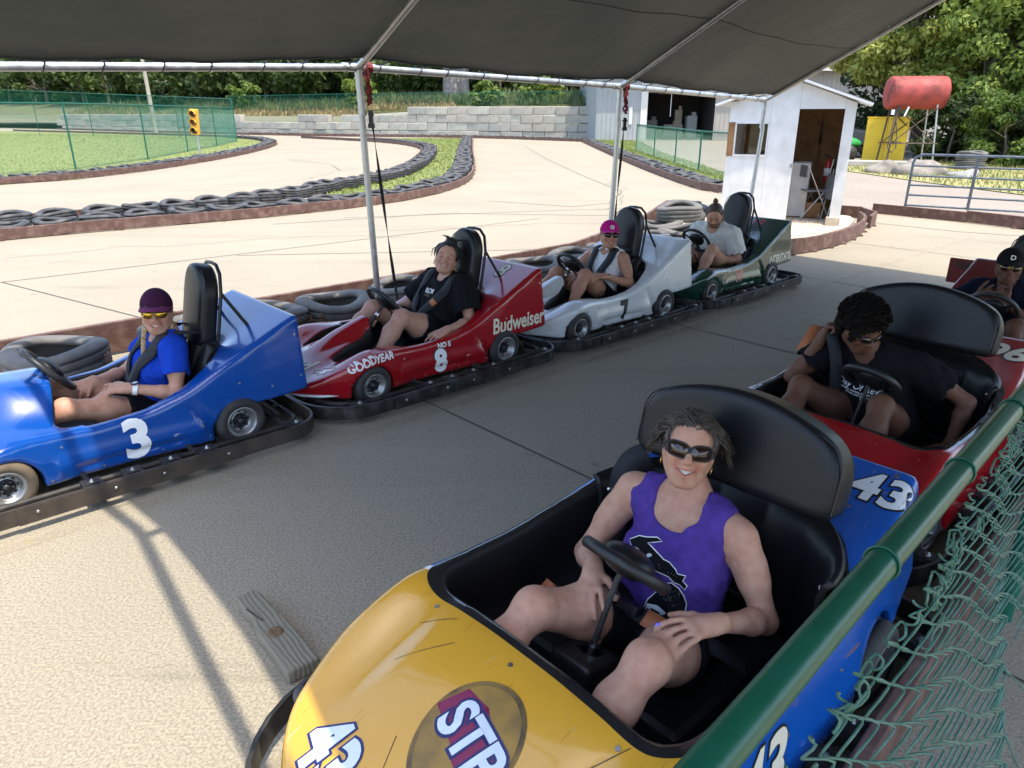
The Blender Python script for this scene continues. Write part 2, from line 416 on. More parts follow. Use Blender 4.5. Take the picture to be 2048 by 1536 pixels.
joint([(-9, 30), (-6.5, 27), (-5.5, 24)], .014); joint([(-16, 38), (-6.5, 38.5)], .02); joint([(-4, 12.2), (-1.2, 13.6), (2.6, 13.2)], .01); joint([(6.0, 12.5), (7.0, 11.4), (9.5, 9.9)], .01); joint([(-3.0, 24), (2.4, 28)], .012)
def crack(pts, w, seed):
    r_ = random.Random(seed); P = [Vector(p) for p in pts]
    for _ in range(4):
        Q = [P[0]]
        for a, b in zip(P[:-1], P[1:]):
            d = b - a; Q += [(a + b) / 2 + Vector((-d.y, d.x)) * r_.uniform(-.13, .13), b]
        P = Q
    joint([tuple(p) for p in P], w)
crack([(1.6, 14.0), (2.4, 16.2), (2.9, 18.4), (2.6, 21)], .006, 1); crack([(-6.5, 9.2), (-4.2, 10.4), (-1.6, 10.9)], .004, 2); crack([(-2.2, 11.6), (.4, 12.3), (2.2, 12.2)], .005, 3); crack([(6.2, 11.0), (7.6, 10.2), (9.4, 9.6)], .004, 4); crack([(-7.5, 19), (-5.6, 21), (-5.2, 25)], .008, 5)
# worn yellow lane line
mb = MB(); rr = random.Random(3)
for i in range(70):
    u0 = -1.5 + i * .2; w = .04
    mb.add([L(u0, -3.40 - w, .0032), L(u0 + .2, -3.40 - w, .0032), L(u0 + .2, -3.40 + w, .0032), L(u0, -3.40 + w, .0032)], [(0, 1, 2, 3)])
mb.build('lane_line', MAT['lane_paint'], track)
mb = MB()
for i in range(8):
    mb.add([L(-.6 + i * .17, -1.62, .0032), L(-.44 + i * .17, -1.62, .0032), L(-.44 + i * .17, -1.48, .0032), L(-.6 + i * .17, -1.48, .0032)], [(0, 1, 2, 3)])
mb.build('lane_line', MAT['lane_paint'], track)

# ------------------------------------------------------------------ tyres
def tyre_mesh(R=.31, w=.19, groove=True, worn=0):
    mb = MB(); prof = []
    ri = R * .62
    side = [(ri, .30), (ri + .008, .46), (ri + .03, .50), (R * .85, .52), (R * .955, .46), (R * .99, .40)]
    tread = []
    if groove:
        for c in (.26, .0, -.26): tread += [(R, c + .10), (R, c + .035), (R - .012, c + .03), (R - .012, c - .03), (R, c - .035), (R, c - .10)]
    else: tread = [(R, .3), (R + .003, 0), (R, -.3)]
    out = [(r, h * w) for r, h in side] + [(r, h * w) for r, h in tread] + [(r, -h * w) for r, h in side[::-1]]
    inn = [(ri + .012, -.27 * w), (R * .9, -.42 * w), (R * .93, 0), (R * .9, .42 * w), (ri + .012, .27 * w)]
    mb.lathe(out + inn, 36, closed=True)
    me = mb.mesh('tyre')
    if worn:
        rr = random.Random(worn)
        a0 = rr.random() * 6.28
        for v in me.vertices:
            a = math.atan2(v.co.y, v.co.x); r = math.hypot(v.co.x, v.co.y)
            v.co.z += .020 * math.sin(2 * a + a0) * (1 if v.co.z > 0 else .4); k = 1 + .02 * math.cos(2 * a + 2 * a0); v.co.x *= k; v.co.y *= k
    bm = bmesh.new(); bm.from_mesh(me); bmesh.ops.recalc_face_normals(bm, faces=bm.faces)
    bm.to_mesh(me); bm.free()
    return me
TY = [tyre_mesh(.31, .20, True, i + 1) for i in range(4)]
for m_ in TY: m_.materials.append(MAT['rubber'])
TYO = [m_.copy() for m_ in TY]
for m_ in TYO: m_.materials.clear(); m_.materials.append(MAT['rubber_old'])
def tyre(x, y, z=.1, label='', group=None, old=False, sc_=1., tilt=0., i=0):
    o = link('tyre', (TYO if old else TY)[i % 4]); o.location = (x, y, z); o.scale = (sc_,) * 3
    rr = random.Random(int(x * 991 + y * 377)); o.rotation_euler = (tilt * math.cos(rr.random() * 6), tilt * (rr.random() - .5) * 2, rr.random() * 6.28)
    return tag(o, label, 'tyre', group)
def resample(P, step):
    P = [Vector((*p[:2], 0)) for p in P]; out = []; acc = 0.
    for a, b in zip(P[:-1], P[1:]):
        d = (b - a).length
        while acc <= d: out.append(a + (b - a) * (acc / d)); acc += step
        acc -= d
    return out
def smoothp(P, it=3):
    P = [Vector((*p[:2], 0)) for p in P]
    for _ in range(it):
        Q = [P[0]]
        for a, b in zip(P[:-1], P[1:]): Q += [a * .75 + b * .25, a * .25 + b * .75]
        P = Q + [P[-1]]
    return P
def offset(P, d):
    out = []
    for i, p in enumerate(P):
        a = P[max(0, i - 1)]; b = P[min(len(P) - 1, i + 1)]; t = (b - a).normalized(); out.append(p + Vector((-t.y, t.x, 0)) * d)
    return out
def curb(path, label, h=.165, step=1.6, z0=.012, th=.045):
    """boards on edge along a path: each board a part"""
    P = smoothp(path, 2); pts = resample([tuple(p) for p in P], step); pts.append(P[-1])
    root = empty('curb_barrier', (pts[0].x, pts[0].y, 0)); tag(root, label, 'barrier')
    for i, (a, b) in enumerate(zip(pts[:-1], pts[1:])):
        if (b - a).length < .2: continue
        rr = random.Random(i * 7 + int(a.x * 10)); d = (b - a).normalized(); side = Vector((-d.y, d.x, 0))
        mb = MB(); j = (rr.random() - .5) * .012
        mb.bar(a - pts[0] + Vector((0, 0, z0 + h / 2 + j)) - d * .004, b - pts[0] + Vector((0, 0, z0 + h / 2 + j)) + d * .0, th, h)
        mb.build('board', MAT['curb_paint'], root, bevel=.006)
        mb = MB(); mid = (a + b) / 2 - pts[0]; mb.box(mid + Vector((0, 0, .012)), (.12, .09, .024)); mb.build('foot_block', MAT['curb_paint'], root)
    return root
IS_NEAR = [(-9.2, 8.9), (-7.5, 10.5), (-6.3, 11.6), (-4.7, 12.7), (-3.7, 13.7), (-2.9, 14.6), (-2.0, 16.0), (-1.4, 18.0), (-1.12, 20.3), (-1.2, 24.7), (-1.8, 34.2), (-2.75, 53)]
IS_BACK = [(-10.2, 10.2), (-8.5, 11.9), (-7.0, 13.1), (-5.4, 15.0), (-4.9, 17.2), (-4.0, 19.6), (-3.55, 23.3), (-3.65, 28.2), (-4.25, 36.5), (-5.2, 41.1), (-7.9, 47.2), (-15.3, 55.2)]
LG = [(-17.5, 14.2), (-13.3, 19.1), (-12.0, 20.8), (-11.5, 25.1), (-11.7, 32.2), (-12.7, 40), (-14.4, 47), (-18, 54.2), (-24, 59.2), (-33, 65.2), (-50, 76.5)]
FARB = [(-50, 84), (-30, 68.2), (-15, 59.4), (-2.7, 56.0), (4.45, 48.4)]
RB = [(4.45, 48.3), (4.35, 36), (4.3, 25), (4.5, 17.3), (5.0, 16.8)]
curb(IS_NEAR, 'long curving red-brown board barrier on the near side of the tyre island')
curb(IS_BACK, 'red-brown board barrier on the far side of the tyre island, round the inner loop')
curb(LG, 'red-brown board barrier curving round the fenced lawn at left')
curb(FARB, 'red-brown board barrier at the far end of the track below the block wall')
curb(RB, 'red-brown board barrier along the right edge of the track towards the shed')
def tyre_row(path, off, step, label, group, z=.10, n=400, skip=None, jit=.05, old=False, tilt=.05):
    P = offset(smoothp(path, 2), off); rr = random.Random(len(label))
    for i, p in enumerate(resample([tuple(q) for q in P], step)[:n]):
        if skip and skip(p): continue
        tyre(p.x + (rr.random() - .5) * jit, p.y + (rr.random() - .5) * jit, z + (rr.random() - .5) * .015, label, group, i=i, tilt=tilt, old=old)
tyre_row(IS_NEAR, .39, .645, 'worn black tyre lying flat in the row behind the near island board', 'tyres along the near island board', z=.115, skip=lambda p: p.x < -9)
tyre_row(IS_BACK, -.40, .655, 'worn black tyre lying flat in the back row of the island beside the inner loop', 'tyres along the inner loop board', z=.135, skip=lambda p: p.x < -10 or p.y > 52)
tyre_row(LG, .42, .66, 'black tyre lying flat in the row edging the fenced lawn at left', 'tyres along the lawn board', skip=lambda p: p.y < 17 or p.y > 56)
tyre_row(RB, .36, .66, 'black tyre lying flat in the row beside the right-hand lawn strip', 'tyres along the right track board', skip=lambda p: p.y < 17.6)
tyre_row(FARB, .36, .68, 'black tyre in the far row at the foot of the block wall', 'tyres below the block wall', skip=lambda p: p.x < -22)
# ------------------------------------------------------------------ canopy over the karts
def tarp_mat():
    m = bpy.data.materials.new('tarp'); m.use_nodes = True; nt = m.node_tree; b = nt.nodes['Principled BSDF']; N = nt.nodes.new; K = nt.links.new
    tc = N('ShaderNodeNewGeometry').outputs['Position']
    n = N('ShaderNodeTexNoise'); n.inputs['Scale'].default_value = 1.1; n.inputs['Detail'].default_value = 6; K(tc, n.inputs[0])
    cr = N('ShaderNodeValToRGB'); cr.color_ramp.elements[0].position = .33; cr.color_ramp.elements[0].color = (.055, .062, .052, 1); cr.color_ramp.elements[1].position = .72; cr.color_ramp.elements[1].color = (.13, .128, .11, 1); K(n.outputs[0], cr.inputs[0])
    # scuffs where the coating has worn thin
    mp = N('ShaderNodeMapping'); mp.inputs['Scale'].default_value = (3, 1.2, 1); K(tc, mp.inputs[0])
    n2 = N('ShaderNodeTexNoise'); n2.inputs['Scale'].default_value = 2.2; n2.inputs['Detail'].default_value = 9; n2.inputs['Roughness'].default_value = .75; K(mp.outputs[0], n2.inputs[0])
    mr = N('ShaderNodeMapRange'); mr.inputs['From Min'].default_value = .63; mr.inputs['From Max'].default_value = .70; mr.inputs['To Max'].default_value = .45; K(n2.outputs[0], mr.inputs[0])
    mx = N('ShaderNodeMix'); mx.data_type = 'RGBA'; K(mr.outputs[0], mx.inputs['Factor']); K(cr.outputs[0], mx.inputs['A']); mx.inputs['B'].default_value = (.28, .24, .16, 1)
    K(mx.outputs['Result'], b.inputs['Base Color']); b.inputs['Roughness'].default_value = .55; b.inputs['Specular IOR Level'].default_value = .35
    n3 = N('ShaderNodeTexNoise'); n3.inputs['Scale'].default_value = 3.; n3.inputs['Detail'].default_value = 3; K(tc, n3.inputs[0])
    bp = N('ShaderNodeBump'); bp.inputs['Strength'].default_value = .5; bp.inputs['Distance'].default_value = .06; K(n3.outputs[0], bp.inputs['Height']); K(bp.outputs[0], b.inputs['Normal'])
    tr = N('ShaderNodeBsdfTranslucent'); tr.inputs['Color'].default_value = (.20, .20, .175, 1)
    ms = N('ShaderNodeMixShader'); ms.inputs[0].default_value = .5; K(b.outputs[0], ms.inputs[1]); K(tr.outputs[0], ms.inputs[2]); K(ms.outputs[0], nt.nodes['Material Output'].inputs['Surface'])
    MAT['tarp'] = m
tarp_mat()
mat('strap_red', (.05, .012, .014), .7, col2=(.30, .02, .03), vs=40)
FU = [.30, 3.115, 6.17, 9.07]          # frame stations along the lane
EH = [1.97, 2.065, 2.0, 1.90]           # eave height at each
EN, RN, NE = -5.12, -1.95, 1.22         # far eave, ridge, near eave
RISE = 1.62
canopy = empty('canopy', L(4.7, EN)); tag(canopy, 'large dark tarpaulin canopy on galvanised pipe frame over the karts', 'canopy')
CO = Vector(canopy.location)
def C_(u, n, z): return L(u, n, z) - CO
PR = .026
for i, u in enumerate(FU):
    lean = (.05, .06, -.05, -.12)[i]
    mb = MB(); mb.tube([C_(u + lean, EN - .02, 0), C_(u, EN, EH[i] - .33)], PR, 12); mb.tube([C_(u + lean * .2, EN, EH[i] - .34), C_(u, EN, EH[i] - .01)], PR + .004, 12); mb.build('post', MAT['galv'], canopy)
    mb = MB(); mb.tube([C_(u, NE, 0), C_(u, NE, EH[i])], PR, 12); mb.build('post', MAT['galv'], canopy)
    ur = u + (.34 if i == 0 else 0)
    mb = MB(); mb.tube([C_(u, EN, EH[i]), C_(u, EN + .10, EH[i] + .045), C_(ur, RN - .1, EH[i] + RISE - .05), C_(ur, RN, EH[i] + RISE)], PR, 12); mb.build('rafter', MAT['galv'], canopy)
    mb = MB(); mb.tube([C_(u, NE, EH[i]), C_(ur, RN, EH[i] + RISE)], PR, 12); mb.build('rafter', MAT['galv'], canopy)
    mb = MB(); mb.tube([C_(u - .14, EN, EH[i]), C_(u + .14, EN, EH[i])] if 0 < i < 3 else [C_(u, EN, EH[i]), C_(u + (.14 if i == 0 else -.14), EN, EH[i])], PR + .005, 12); mb.build('pipe_fitting', MAT['galv'], canopy)
    mb = MB(); mb.lathe([(0, .012), (.009, .012), (.012, .006), (.012, 0), (0, 0)], 8, 'x', C_(u - .1, EN + .031, EH[i])); mb.build('bolt', MAT['steel'], canopy)
for i in range(3):
    for (n, dz, nm) in ((EN, 0, 'eave_pipe'), (RN, RISE, 'ridge_pipe'), (NE, 0, 'eave_pipe')):
        mb = MB(); mb.tube([C_(FU[i] + (.34 if i == 0 and dz else 0), n, EH[i] + dz), C_(FU[i + 1], n, EH[i + 1] + dz)], PR, 12); mb.build(nm, MAT['galv'], canopy)
# tarpaulin, slightly slack between the frames and scalloped at its lower edge
nu, nn = 73, 41; V = []; TH = .06
T0, T1 = .47, 9.09
def eave_h(u): return float(np.interp(u, FU, EH))
for i in range(nu):
    u = T0 + (T1 - T0) * i / (nu - 1)
    u_ = u
    for j in range(nn):
        s_ = j / (nn - 1)
        n = EN + .085 + (NE - EN - .17) * s_
        t = min((n - EN) / (RN - EN), (NE - n) / (NE - RN))
        tn = max(0, (n - RN) / (NE - RN)); u = u_ + (.25 * (t if n < RN else 1) - 1.25 * tn ** 3) * max(0, 1 - (u_ - T0) / 2.4)
        # sag between frames
        k = max([q for q in range(4) if FU[q] <= u] or [0]); k = min(k, 2)
        w = (u - FU[k]) / (FU[k + 1] - FU[k]); w = min(max(w, 0), 1)
        sag = .085 * math.sin(PI * w) * (.5 + .5 * math.sin(PI * min(1, t * 1.0)))
        z = eave_h(u) + RISE * t + .034 - sag * (.75) + .006 * math.sin(u * 7 + n * 3)
        ed = .028 * abs(math.sin(u * PI / .325 + .4 * math.sin(u * 3))) * (.6 + .4 * math.sin(u * 5.1)) if j in (0, nn - 1) else 0
        d = L(u, n + (ed if j == 0 else -ed), z - .012 * (j in (0, nn - 1)) + ed * .5) - CO
        V.append(d)
Fq = [(i * nn + j, i * nn + j + 1, (i + 1) * nn + j + 1, (i + 1) * nn + j) for i in range(nu - 1) for j in range(nn - 1)]
mb = MB(); mb.add(V, Fq, 0, True); tarp = mb.build('tarp', MAT['tarp'], canopy)
md = tarp.modifiers.new('solid', 'SOLIDIFY'); md.thickness = .004
for t_, nm in ((.30, 'seam'), (.63, 'seam')):
    mb = MB(); jj = int(t_ * .5 * (nn - 1)); mb.tube([V[i * nn + jj] + Vector((0, 0, -.006)) for i in range(nu)], .004, 5); mb.build('seam', MAT['joint'], tarp)
# hem rope and bungee loops along the far eave
mb = MB(); mb.tube([V[i * nn] + Vector((0, 0, -.006)) for i in range(nu)], .006, 6); mb.build('hem', MAT['tarp'], tarp)
for k in range(26):
    u = .72 + k * .325 + .03 * math.sin(k * 3)
    if min(abs(u - f) for f in FU) < .09 or u > 9.0: continue
    h = eave_h(u); w = .03
    mb = MB()
    pts = [C_(u + .045, EN + .10, h + .05), C_(u + .012, EN + .032, h + .030), C_(u, EN - .012, h + .029), C_(u - .006, EN - .031, h), C_(u - .008, EN, h - .031), C_(u - .004, EN + .031, h - .004), C_(u + .004, EN + .036, h + .025), C_(u + .03, EN + .095, h + .05)]
    mb.tube(pts, .0045, 6); mb.build('bungee', MAT['black'], canopy)
for k in range(8):                      # at the left gable end
    t = .1 + k * .11; n = EN + (RN - EN) * t
    mb = MB(); mb.tube([C_(FU[0] + .34 * t, n, EH[0] + RISE * t + .03), C_(FU[0] + .34 * t + .1, n, EH[0] + RISE * t + .03), C_(.49 + .25 * t, n, EH[0] + RISE * t + .03)], .006, 6); mb.build('bungee', MAT['black'], canopy)
# thin rope hanging inside and rope-end hook
def strap(u, h, base, label, seed):
    root = empty('ratchet_strap', L(u, EN, 0)); o_ = Vector(root.location); rr = random.Random(seed)
    mb = MB()
    for k in range(5):                  # wraps round the eave pipe
        c = L(u + .05 + k * .014, EN, h) - o_; r = .034 + .003 * rr.random(); pts = []
        for a in range(13):
            th = a * PI / 6; pts.append(c + NN * (r * math.cos(th)) + Vector((0, 0, r * math.sin(th))) + UU * (.006 * math.sin(th + k)))
        mb.tube(pts, .008, 6, flat=(.35, 1.2))
    mb.build('wrap', MAT['strap_red'], root)
    mb = MB()
    for k in range(4):
        pts = [L(u + .06, EN + .03, h - .02) - o_]
        for a in range(7): pts.append(L(u + .06 + (rr.random() - .5) * .05, EN + .03 + (rr.random() - .5) * .03, h - .05 - a * .03 - k * .012) - o_)
        mb.tube(pts, .009, 6, flat=(.3, 1.3))
    mb.build('knot', MAT['strap_red'], root)
    mb = MB(); p = L(u + .065, EN + .03, h - .36) - o_
    mb.box(p, (.03, .045, .12)); mb.box(p + Vector((0, 0, -.05)), (.045, .05, .035)); mb.tube([p + NN * -.03 + Vector((0, 0, .03)), p + NN * .03 + Vector((0, 0, .03))], .009, 8)
    mb.build('buckle', MAT['black_metal'], root)
    mb = MB(); a = L(u + .062, EN + .03, h - .30) - o_; b = Vector(base) - o_
    n_ = 30; d = (b - a)
    for i in range(n_):                 # flat webbing that twists as it runs down
        t0, t1 = i / n_, (i + 1) / n_
        def e(t):
            w = UU * math.cos(t * 7.5 + seed) + NN * math.sin(t * 7.5 + seed); return w * .013
        p0, p1 = a + d * t0, a + d * t1
        mb.add([p0 - e(t0), p1 - e(t1), p1 + e(t1), p0 + e(t0)], [(0, 1, 2, 3)], 0, True)
    w_ = mb.build('webbing', MAT['webbing'], root); md = w_.modifiers.new('s', 'SOLIDIFY'); md.thickness = .003
    return tag(root, label, 'strap', 'ratchet straps on the canopy posts')
strap(FU[1], EH[1], L(FU[1] + .28, EN - .06, .08), 'black ratchet strap hanging beside the canopy post behind the red kart', 1)
strap(FU[2], EH[2], L(FU[2] + .10, EN - .1, .08), 'black ratchet strap with red hook hanging beside the canopy post behind the white kart', 2)

# ------------------------------------------------------------------ boardwalk strip, deck, patio curb and its tyres
def planks(name, poly, z0, z1, d, w, gap, parent, m, label=None, cat=None):
    d = Vector((*d, 0)).normalized(); s_ = Vector((-d.y, d.x, 0))
    vals = [Vector((*p, 0)).dot(s_) for p in poly]; lo, hi = min(vals), max(vals)
    t = lo; i = 0
    while t < hi:
        bm = bmesh.new(); vs_ = [bm.verts.new((p[0], p[1], 0)) for p in poly]; bm.faces.new(vs_)
        for co, no in ((s_ * (t + gap / 2), -s_), (s_ * (t + w - gap / 2), s_)):
            bmesh.ops.bisect_plane(bm, geom=bm.verts[:] + bm.edges[:] + bm.faces[:], plane_co=co, plane_no=no, clear_outer=True)
        if bm.faces:
            f = max(bm.faces, key=lambda q: q.calc_area()); pts = [v.co.copy() for v in f.verts]
            if f.normal.z < 0: pts = pts[::-1]
            if f.calc_area() > .01:
                dz = (random.Random(i).random() - .5) * .008; o0 = Vector(parent.location)
                mb = MB(); mb.prism([(p - o0) for p in pts], z0, z1 + dz); mb.build(name, MAT[m], parent)
        bm.free(); t += w; i += 1
bw = empty('boardwalk', L(3, -5.25)); tag(bw, 'strip of weathered planks between the parked karts and the tyres', 'boardwalk')
bp_ = [tuple(L(u, n).to_2d()) for u, n in ((-2.2, -5.02), (7.5, -5.02), (7.5, -5.62), (-2.2, -5.62))]
planks('plank', bp_, .004, .06, tuple(UU.to_2d()), .145, .008, bw, 'wood_weather')
deck = empty('deck', (4.2, 11.3, 0)); tag(deck, 'low weathered timber deck in front of the white shed', 'deck')
DECK = [(2.45, 9.35), (3.3, 9.42), (3.95, 9.78), (4.55, 10.35), (5.1, 11.05), (5.5, 11.75), (5.62, 12.2), (4.6, 13.7), (3.0, 13.6), (2.3, 11.6)]
planks('plank', DECK, .05, .14, (.83, .56), .14, .01, deck, 'wood_weather')
curb([(2.6, 9.0), (3.4, 9.28), (4.05, 9.66), (4.68, 10.25), (5.25, 10.98), (5.68, 11.72), (5.8, 12.25)], 'curved red-brown board edging the deck of the white shed', h=.2, step=.45)
curb([tuple(L(u, n).to_2d()) for u, n in ((-3, -6.0), (2, -5.98), (5, -5.98), (7.2, -6.1))] + [(1.55, 10.25), (2.1, 11.4), (2.5, 12.6), (2.85, 13.5)], 'red-brown board barrier behind the tyres of the parked karts', h=.24, step=2.4)
curb([(5.75, 11.75), (6.05, 12.15), (6.25, 12.75), (5.6, 13.2)], 'small red-brown planter board beside the shed door', h=.2, step=.6)
curb([(6.7, 13.65), (7.2, 13.0), (7.75, 12.35)], 'red-brown board lying below the near end of the metal gate', h=.17, step=1.6)
curb([(7.7, 12.42), (8.4, 11.2), (9.3, 10.0), (10.4, 9.0)], 'red-brown board barrier curving away right below the metal gate', h=.19, step=1.6)
for i, (u, n, z, old, lab) in enumerate([(.85, -5.52, .17, True, 'grey-black tyre on the boards behind the steering wheel of the blue kart'), (1.72, -5.55, .16, True, 'tyre lying behind the shoulder of the woman in the blue kart'),
        (2.35, -5.52, .16, True, 'grey tyre half hidden behind the tail of the blue kart'), (2.95, -5.5, .16, True, 'chunky grey tyre beside the nose of the red kart'), (3.72, -5.55, .16, True, 'grey tyre right behind the canopy post at the red kart'),
        (5.36, -5.52, .16, True, 'pale grey tyre behind the tail of the red kart'), (6.05, -5.55, .16, True, 'pale grey tyre behind the woman with the pink cap'), (6.75, -5.6, .15, True, 'pale tyre behind the tail of the white kart')]):
    p = L(u, n); t_ = tyre(p.x, p.y, z, lab, None, old, 1.06, i=i)
    for sgn in (-1, 1):                 # rusty tie-down springs
        c = Matrix.Rotation(KROT - t_.rotation_euler.z, 3, 'Z') @ Vector((sgn * .235, .225, 0)); mb = MB()
        mb.tube([c + Vector((.014 * math.cos(a), .014 * math.sin(a), -.09 + a * .0033)) for a in [q * PI / 4 for q in range(56)]], .0045, 5); mb.build('spring', MAT['rust_steel'], t_)
for i, (x, y, z, lab) in enumerate([(1.75, 9.55, .15, 'pale worn tyre nearest the man in the white shirt'), (2.32, 9.95, .15, 'pale tyre lying behind the arm of the man in the white shirt'), (2.15, 10.5, .15, 'bottom tyre of the far pile beside the shed'), (2.45, 10.75, .36, 'second tyre up in the pile beside the shed'),
        (3.0, 12.9, .15, 'tyre at the far end of the pile beside the shed'), (2.75, 11.7, .15, 'tyre lying behind the pile beside the shed'), (2.95, 12.3, .15, 'dark tyre at the far corner of the deck')]):
    tyre(x, y, z + .03, lab, 'tyres piled at the deck', i < 5, 1.04, i=i, tilt=.08)

# ------------------------------------------------------------------ white shed
SA, SB = Vector((3.36, 11.85, .14)), Vector((4.98, 11.13, .14))
sx = (SB - SA).normalized(); sy = Vector((-sx.y, sx.x, 0)); SW = (SB - SA).length
shed = empty('shed', SA, math.atan2(sx.y, sx.x)); tag(shed, 'small white gabled wooden shed with an open doorway and a window', 'shed')
mat('plywood', (.30, .155, .06), .7, col2=(.20, .095, .035), vs=6, vr=(.35, .7), bump=.15, bs=20)
mat('shingle', (.075, .075, .075), .9, col2=(.13, .13, .125), vs=12)
HW, HP, DP = 1.74, 2.05, 1.7
def shed_wall(pts2, y0, y1, name, m):
    mb = MB(); n = len(pts2); a = [(p[0], y0, p[1]) for p in pts2]; b = [(p[0], y1, p[1]) for p in pts2]
    mb.add(a + b, [tuple(range(n)), tuple(range(2 * n - 1, n - 1, -1))] + [((i + 1) % n, i, n + i, n + (i + 1) % n) for i in range(n)]); return mb.build(name, MAT[m], shed)
m_ = SW / 2; dl, dr, dh = 1.0, 1.62, 1.66
wx0, wx1, wz0, wz1 = .10, .60, .97, 1.47
gz = lambda x: HP - (HP - HW) * abs(x - m_) / m_
shed_wall([(0, 0), (wx1, 0), (wx1, wz0), (0, wz0)], 0, .05, 'wall_panel', 'white_paint')
shed_wall([(0, wz1), (wx1, wz1), (wx1, gz(wx1)), (0, gz(0))], 0, .05, 'wall_panel', 'white_paint')
shed_wall([(wx1 + .002, 0), (dl, 0), (dl, gz(dl)), (m_, HP), (wx1 + .002, gz(wx1))], 0, .05, 'wall_panel', 'white_paint')
shed_wall([(dl + .002, dh), (dr, dh), (dr, gz(dr)), (dl + .002, gz(dl))], 0, .05, 'wall_panel', 'white_paint')
shed_wall([(dr + .002, 0), (SW, 0), (SW, gz(SW)), (dr + .002, gz(dr))], 0, .05, 'wall_panel', 'white_paint')
mb = MB(); mb.box((.05, .03, (wz0 + wz1) / 2), (.10, .07, wz1 - wz0)); mb.build('corner_post', MAT['plywood'], shed)
mb = MB()
for (c, d) in (((wx0 + .01, .02, 1.22), (.02, .06, .49)), ((wx1 - .01, .02, 1.22), (.02, .06, .49)), (((wx0 + wx1) / 2, .02, wz0 + .015), (wx1 - wx0, .08, .03)), (((wx0 + wx1) / 2, .02, wz1 - .01), (wx1 - wx0, .06, .02))): mb.box(c, d)
mb.build('window_frame', MAT['white_paint'], shed)
mg = mat('glass', (.85, .9, .9), .02, trans=1.)
mb = MB(); mb.box(((wx0 + wx1) / 2 + .1, .03, 1.22), (.26, .004, .47)); mb.build('pane', MAT['glass'], shed)
mb = MB(); mb.box((.025, DP / 2 + .03, HW / 2), (.05, DP - .06, HW)); mb.build('side_wall', MAT['white_paint'], shed)
mb = MB(); mb.box((SW - .025, DP / 2 + .03, HW / 2), (.05, DP - .06, HW)); mb.build('side_wall', MAT['white_paint'], shed)
mb = MB(); mb.box((m_, DP - .02, HW / 2), (SW - .11, .03, HW)); mb.box((m_, DP - .06, .55), (SW - .12, .04, .08)); mb.box((m_, DP - .06, 1.35), (SW - .12, .04, .08)); mb.box((m_ + .35, DP - .07, .95), (.08, .04, 1.6))
mb.build('back_wall', MAT['plywood'], shed)
mb = MB(); mb.box((SW - .065, DP / 2 + .06, HW / 2), (.012, DP - .25, HW - .05)); mb.box((SW - .09, .95, .9), (.04, .09, 1.6)); mb.build('inner_lining', MAT['plywood'], shed)
for s_ in (-1, 1):
    mb = MB(); a = Vector((m_ - s_ * .0, 0, HP + .03)); b = Vector((m_ + s_ * (m_ + .2), 0, HW - .04))
    d = (b - a).normalized(); nz_ = Vector((-d.z * s_, 0, d.x * s_)) * .035
    P = [a, b, b + nz_, a + nz_]; q = [p + Vector((0, -.16, 0)) for p in P] + [p + Vector((0, DP + .1, 0)) for p in P]
    mb.add(q, [(0, 1, 2, 3), (7, 6, 5, 4), (0, 4, 5, 1), (1, 5, 6, 2), (2, 6, 7, 3), (3, 7, 4, 0)]); mb.build('roof', MAT['white_paint'], shed, fix=True)
    P = [a + nz_ * 1.06, b + nz_ * 1.06, b + nz_ * 1.3, a + nz_ * 1.3]; q = [p + Vector((0, -.14, 0)) for p in P] + [p + Vector((0, DP + .1, 0)) for p in P]
    mb = MB(); mb.add(q, [(0, 1, 2, 3), (7, 6, 5, 4), (0, 4, 5, 1), (1, 5, 6, 2), (2, 6, 7, 3), (3, 7, 4, 0)]); mb.build('shingles', MAT['shingle'], shed, fix=True)
for i in range(9):
    mb = MB(); mb.box((dl - .35 + i * .125, .85, .012), (.118, 1.55, .02)); mb.build('floor_plank', MAT['wood_weather'], shed)
mb = MB(); mb.box((dr + .06, -.05, .06), (.2, .1, .12)); mb.build('door_step', MAT['wood_weather'], shed)
mb = MB(); mb.box((dl - .02, -.01, .85), (.02, .015, .06)); mb.build('hinge', MAT['steel'], shed)
M_SH = shed.matrix_basis
def SH(x, y, z): return SA + sx * x + sy * y + Vector((0, 0, z))
SR = math.atan2(sx.y, sx.x)
# inside the shed
mb = MB(); mb.box((0, 0, .42), (.28, .5, .82)); mb.box((.142, 0, .42), (.008, .46, .76)); o = mb.build('cabinet', MAT['white_paint'], bevel=.01); o.location = SH(dl + .10, .75, .03); o.rotation_euler.z = SR; tag(o, 'white cabinet standing inside the shed doorway', 'cabinet')
mat('ext_red', (.42, .02, .015), .35, coat=.3)
ex = empty('fire_extinguisher', SH(dr - .13, .95, .55), SR); tag(ex, 'red fire extinguisher hanging on the wall inside the shed', 'fire extinguisher')
mb = MB(); mb.lathe([(0, 0), (.05, 0), (.058, .015), (.058, .28), (.045, .33), (.02, .35), (.02, .38), (0, .38)], 20); mb.build('cylinder', MAT['ext_red'], ex)
mb = MB(); mb.lathe([(.0585, .10), (.0592, .10), (.0592, .22), (.0585, .22)], 20); mb.build('label_band', MAT['white'], ex)
mb = MB(); mb.tube([(0, -.02, .38), (0, -.02, .41), (-.08, -.02, .43)], .009, 6); mb.tube([(0, -.02, .39), (-.07, -.02, .40)], .007, 6); mb.tube([(.02, 0, .385), (.07, -.03, .36), (.075, -.03, .2), (.07, -.03, .08)], .009, 6); mb.build('handle', MAT['black_metal'], ex)
mat('chair_grey', (.20, .20, .21), .4, .4)
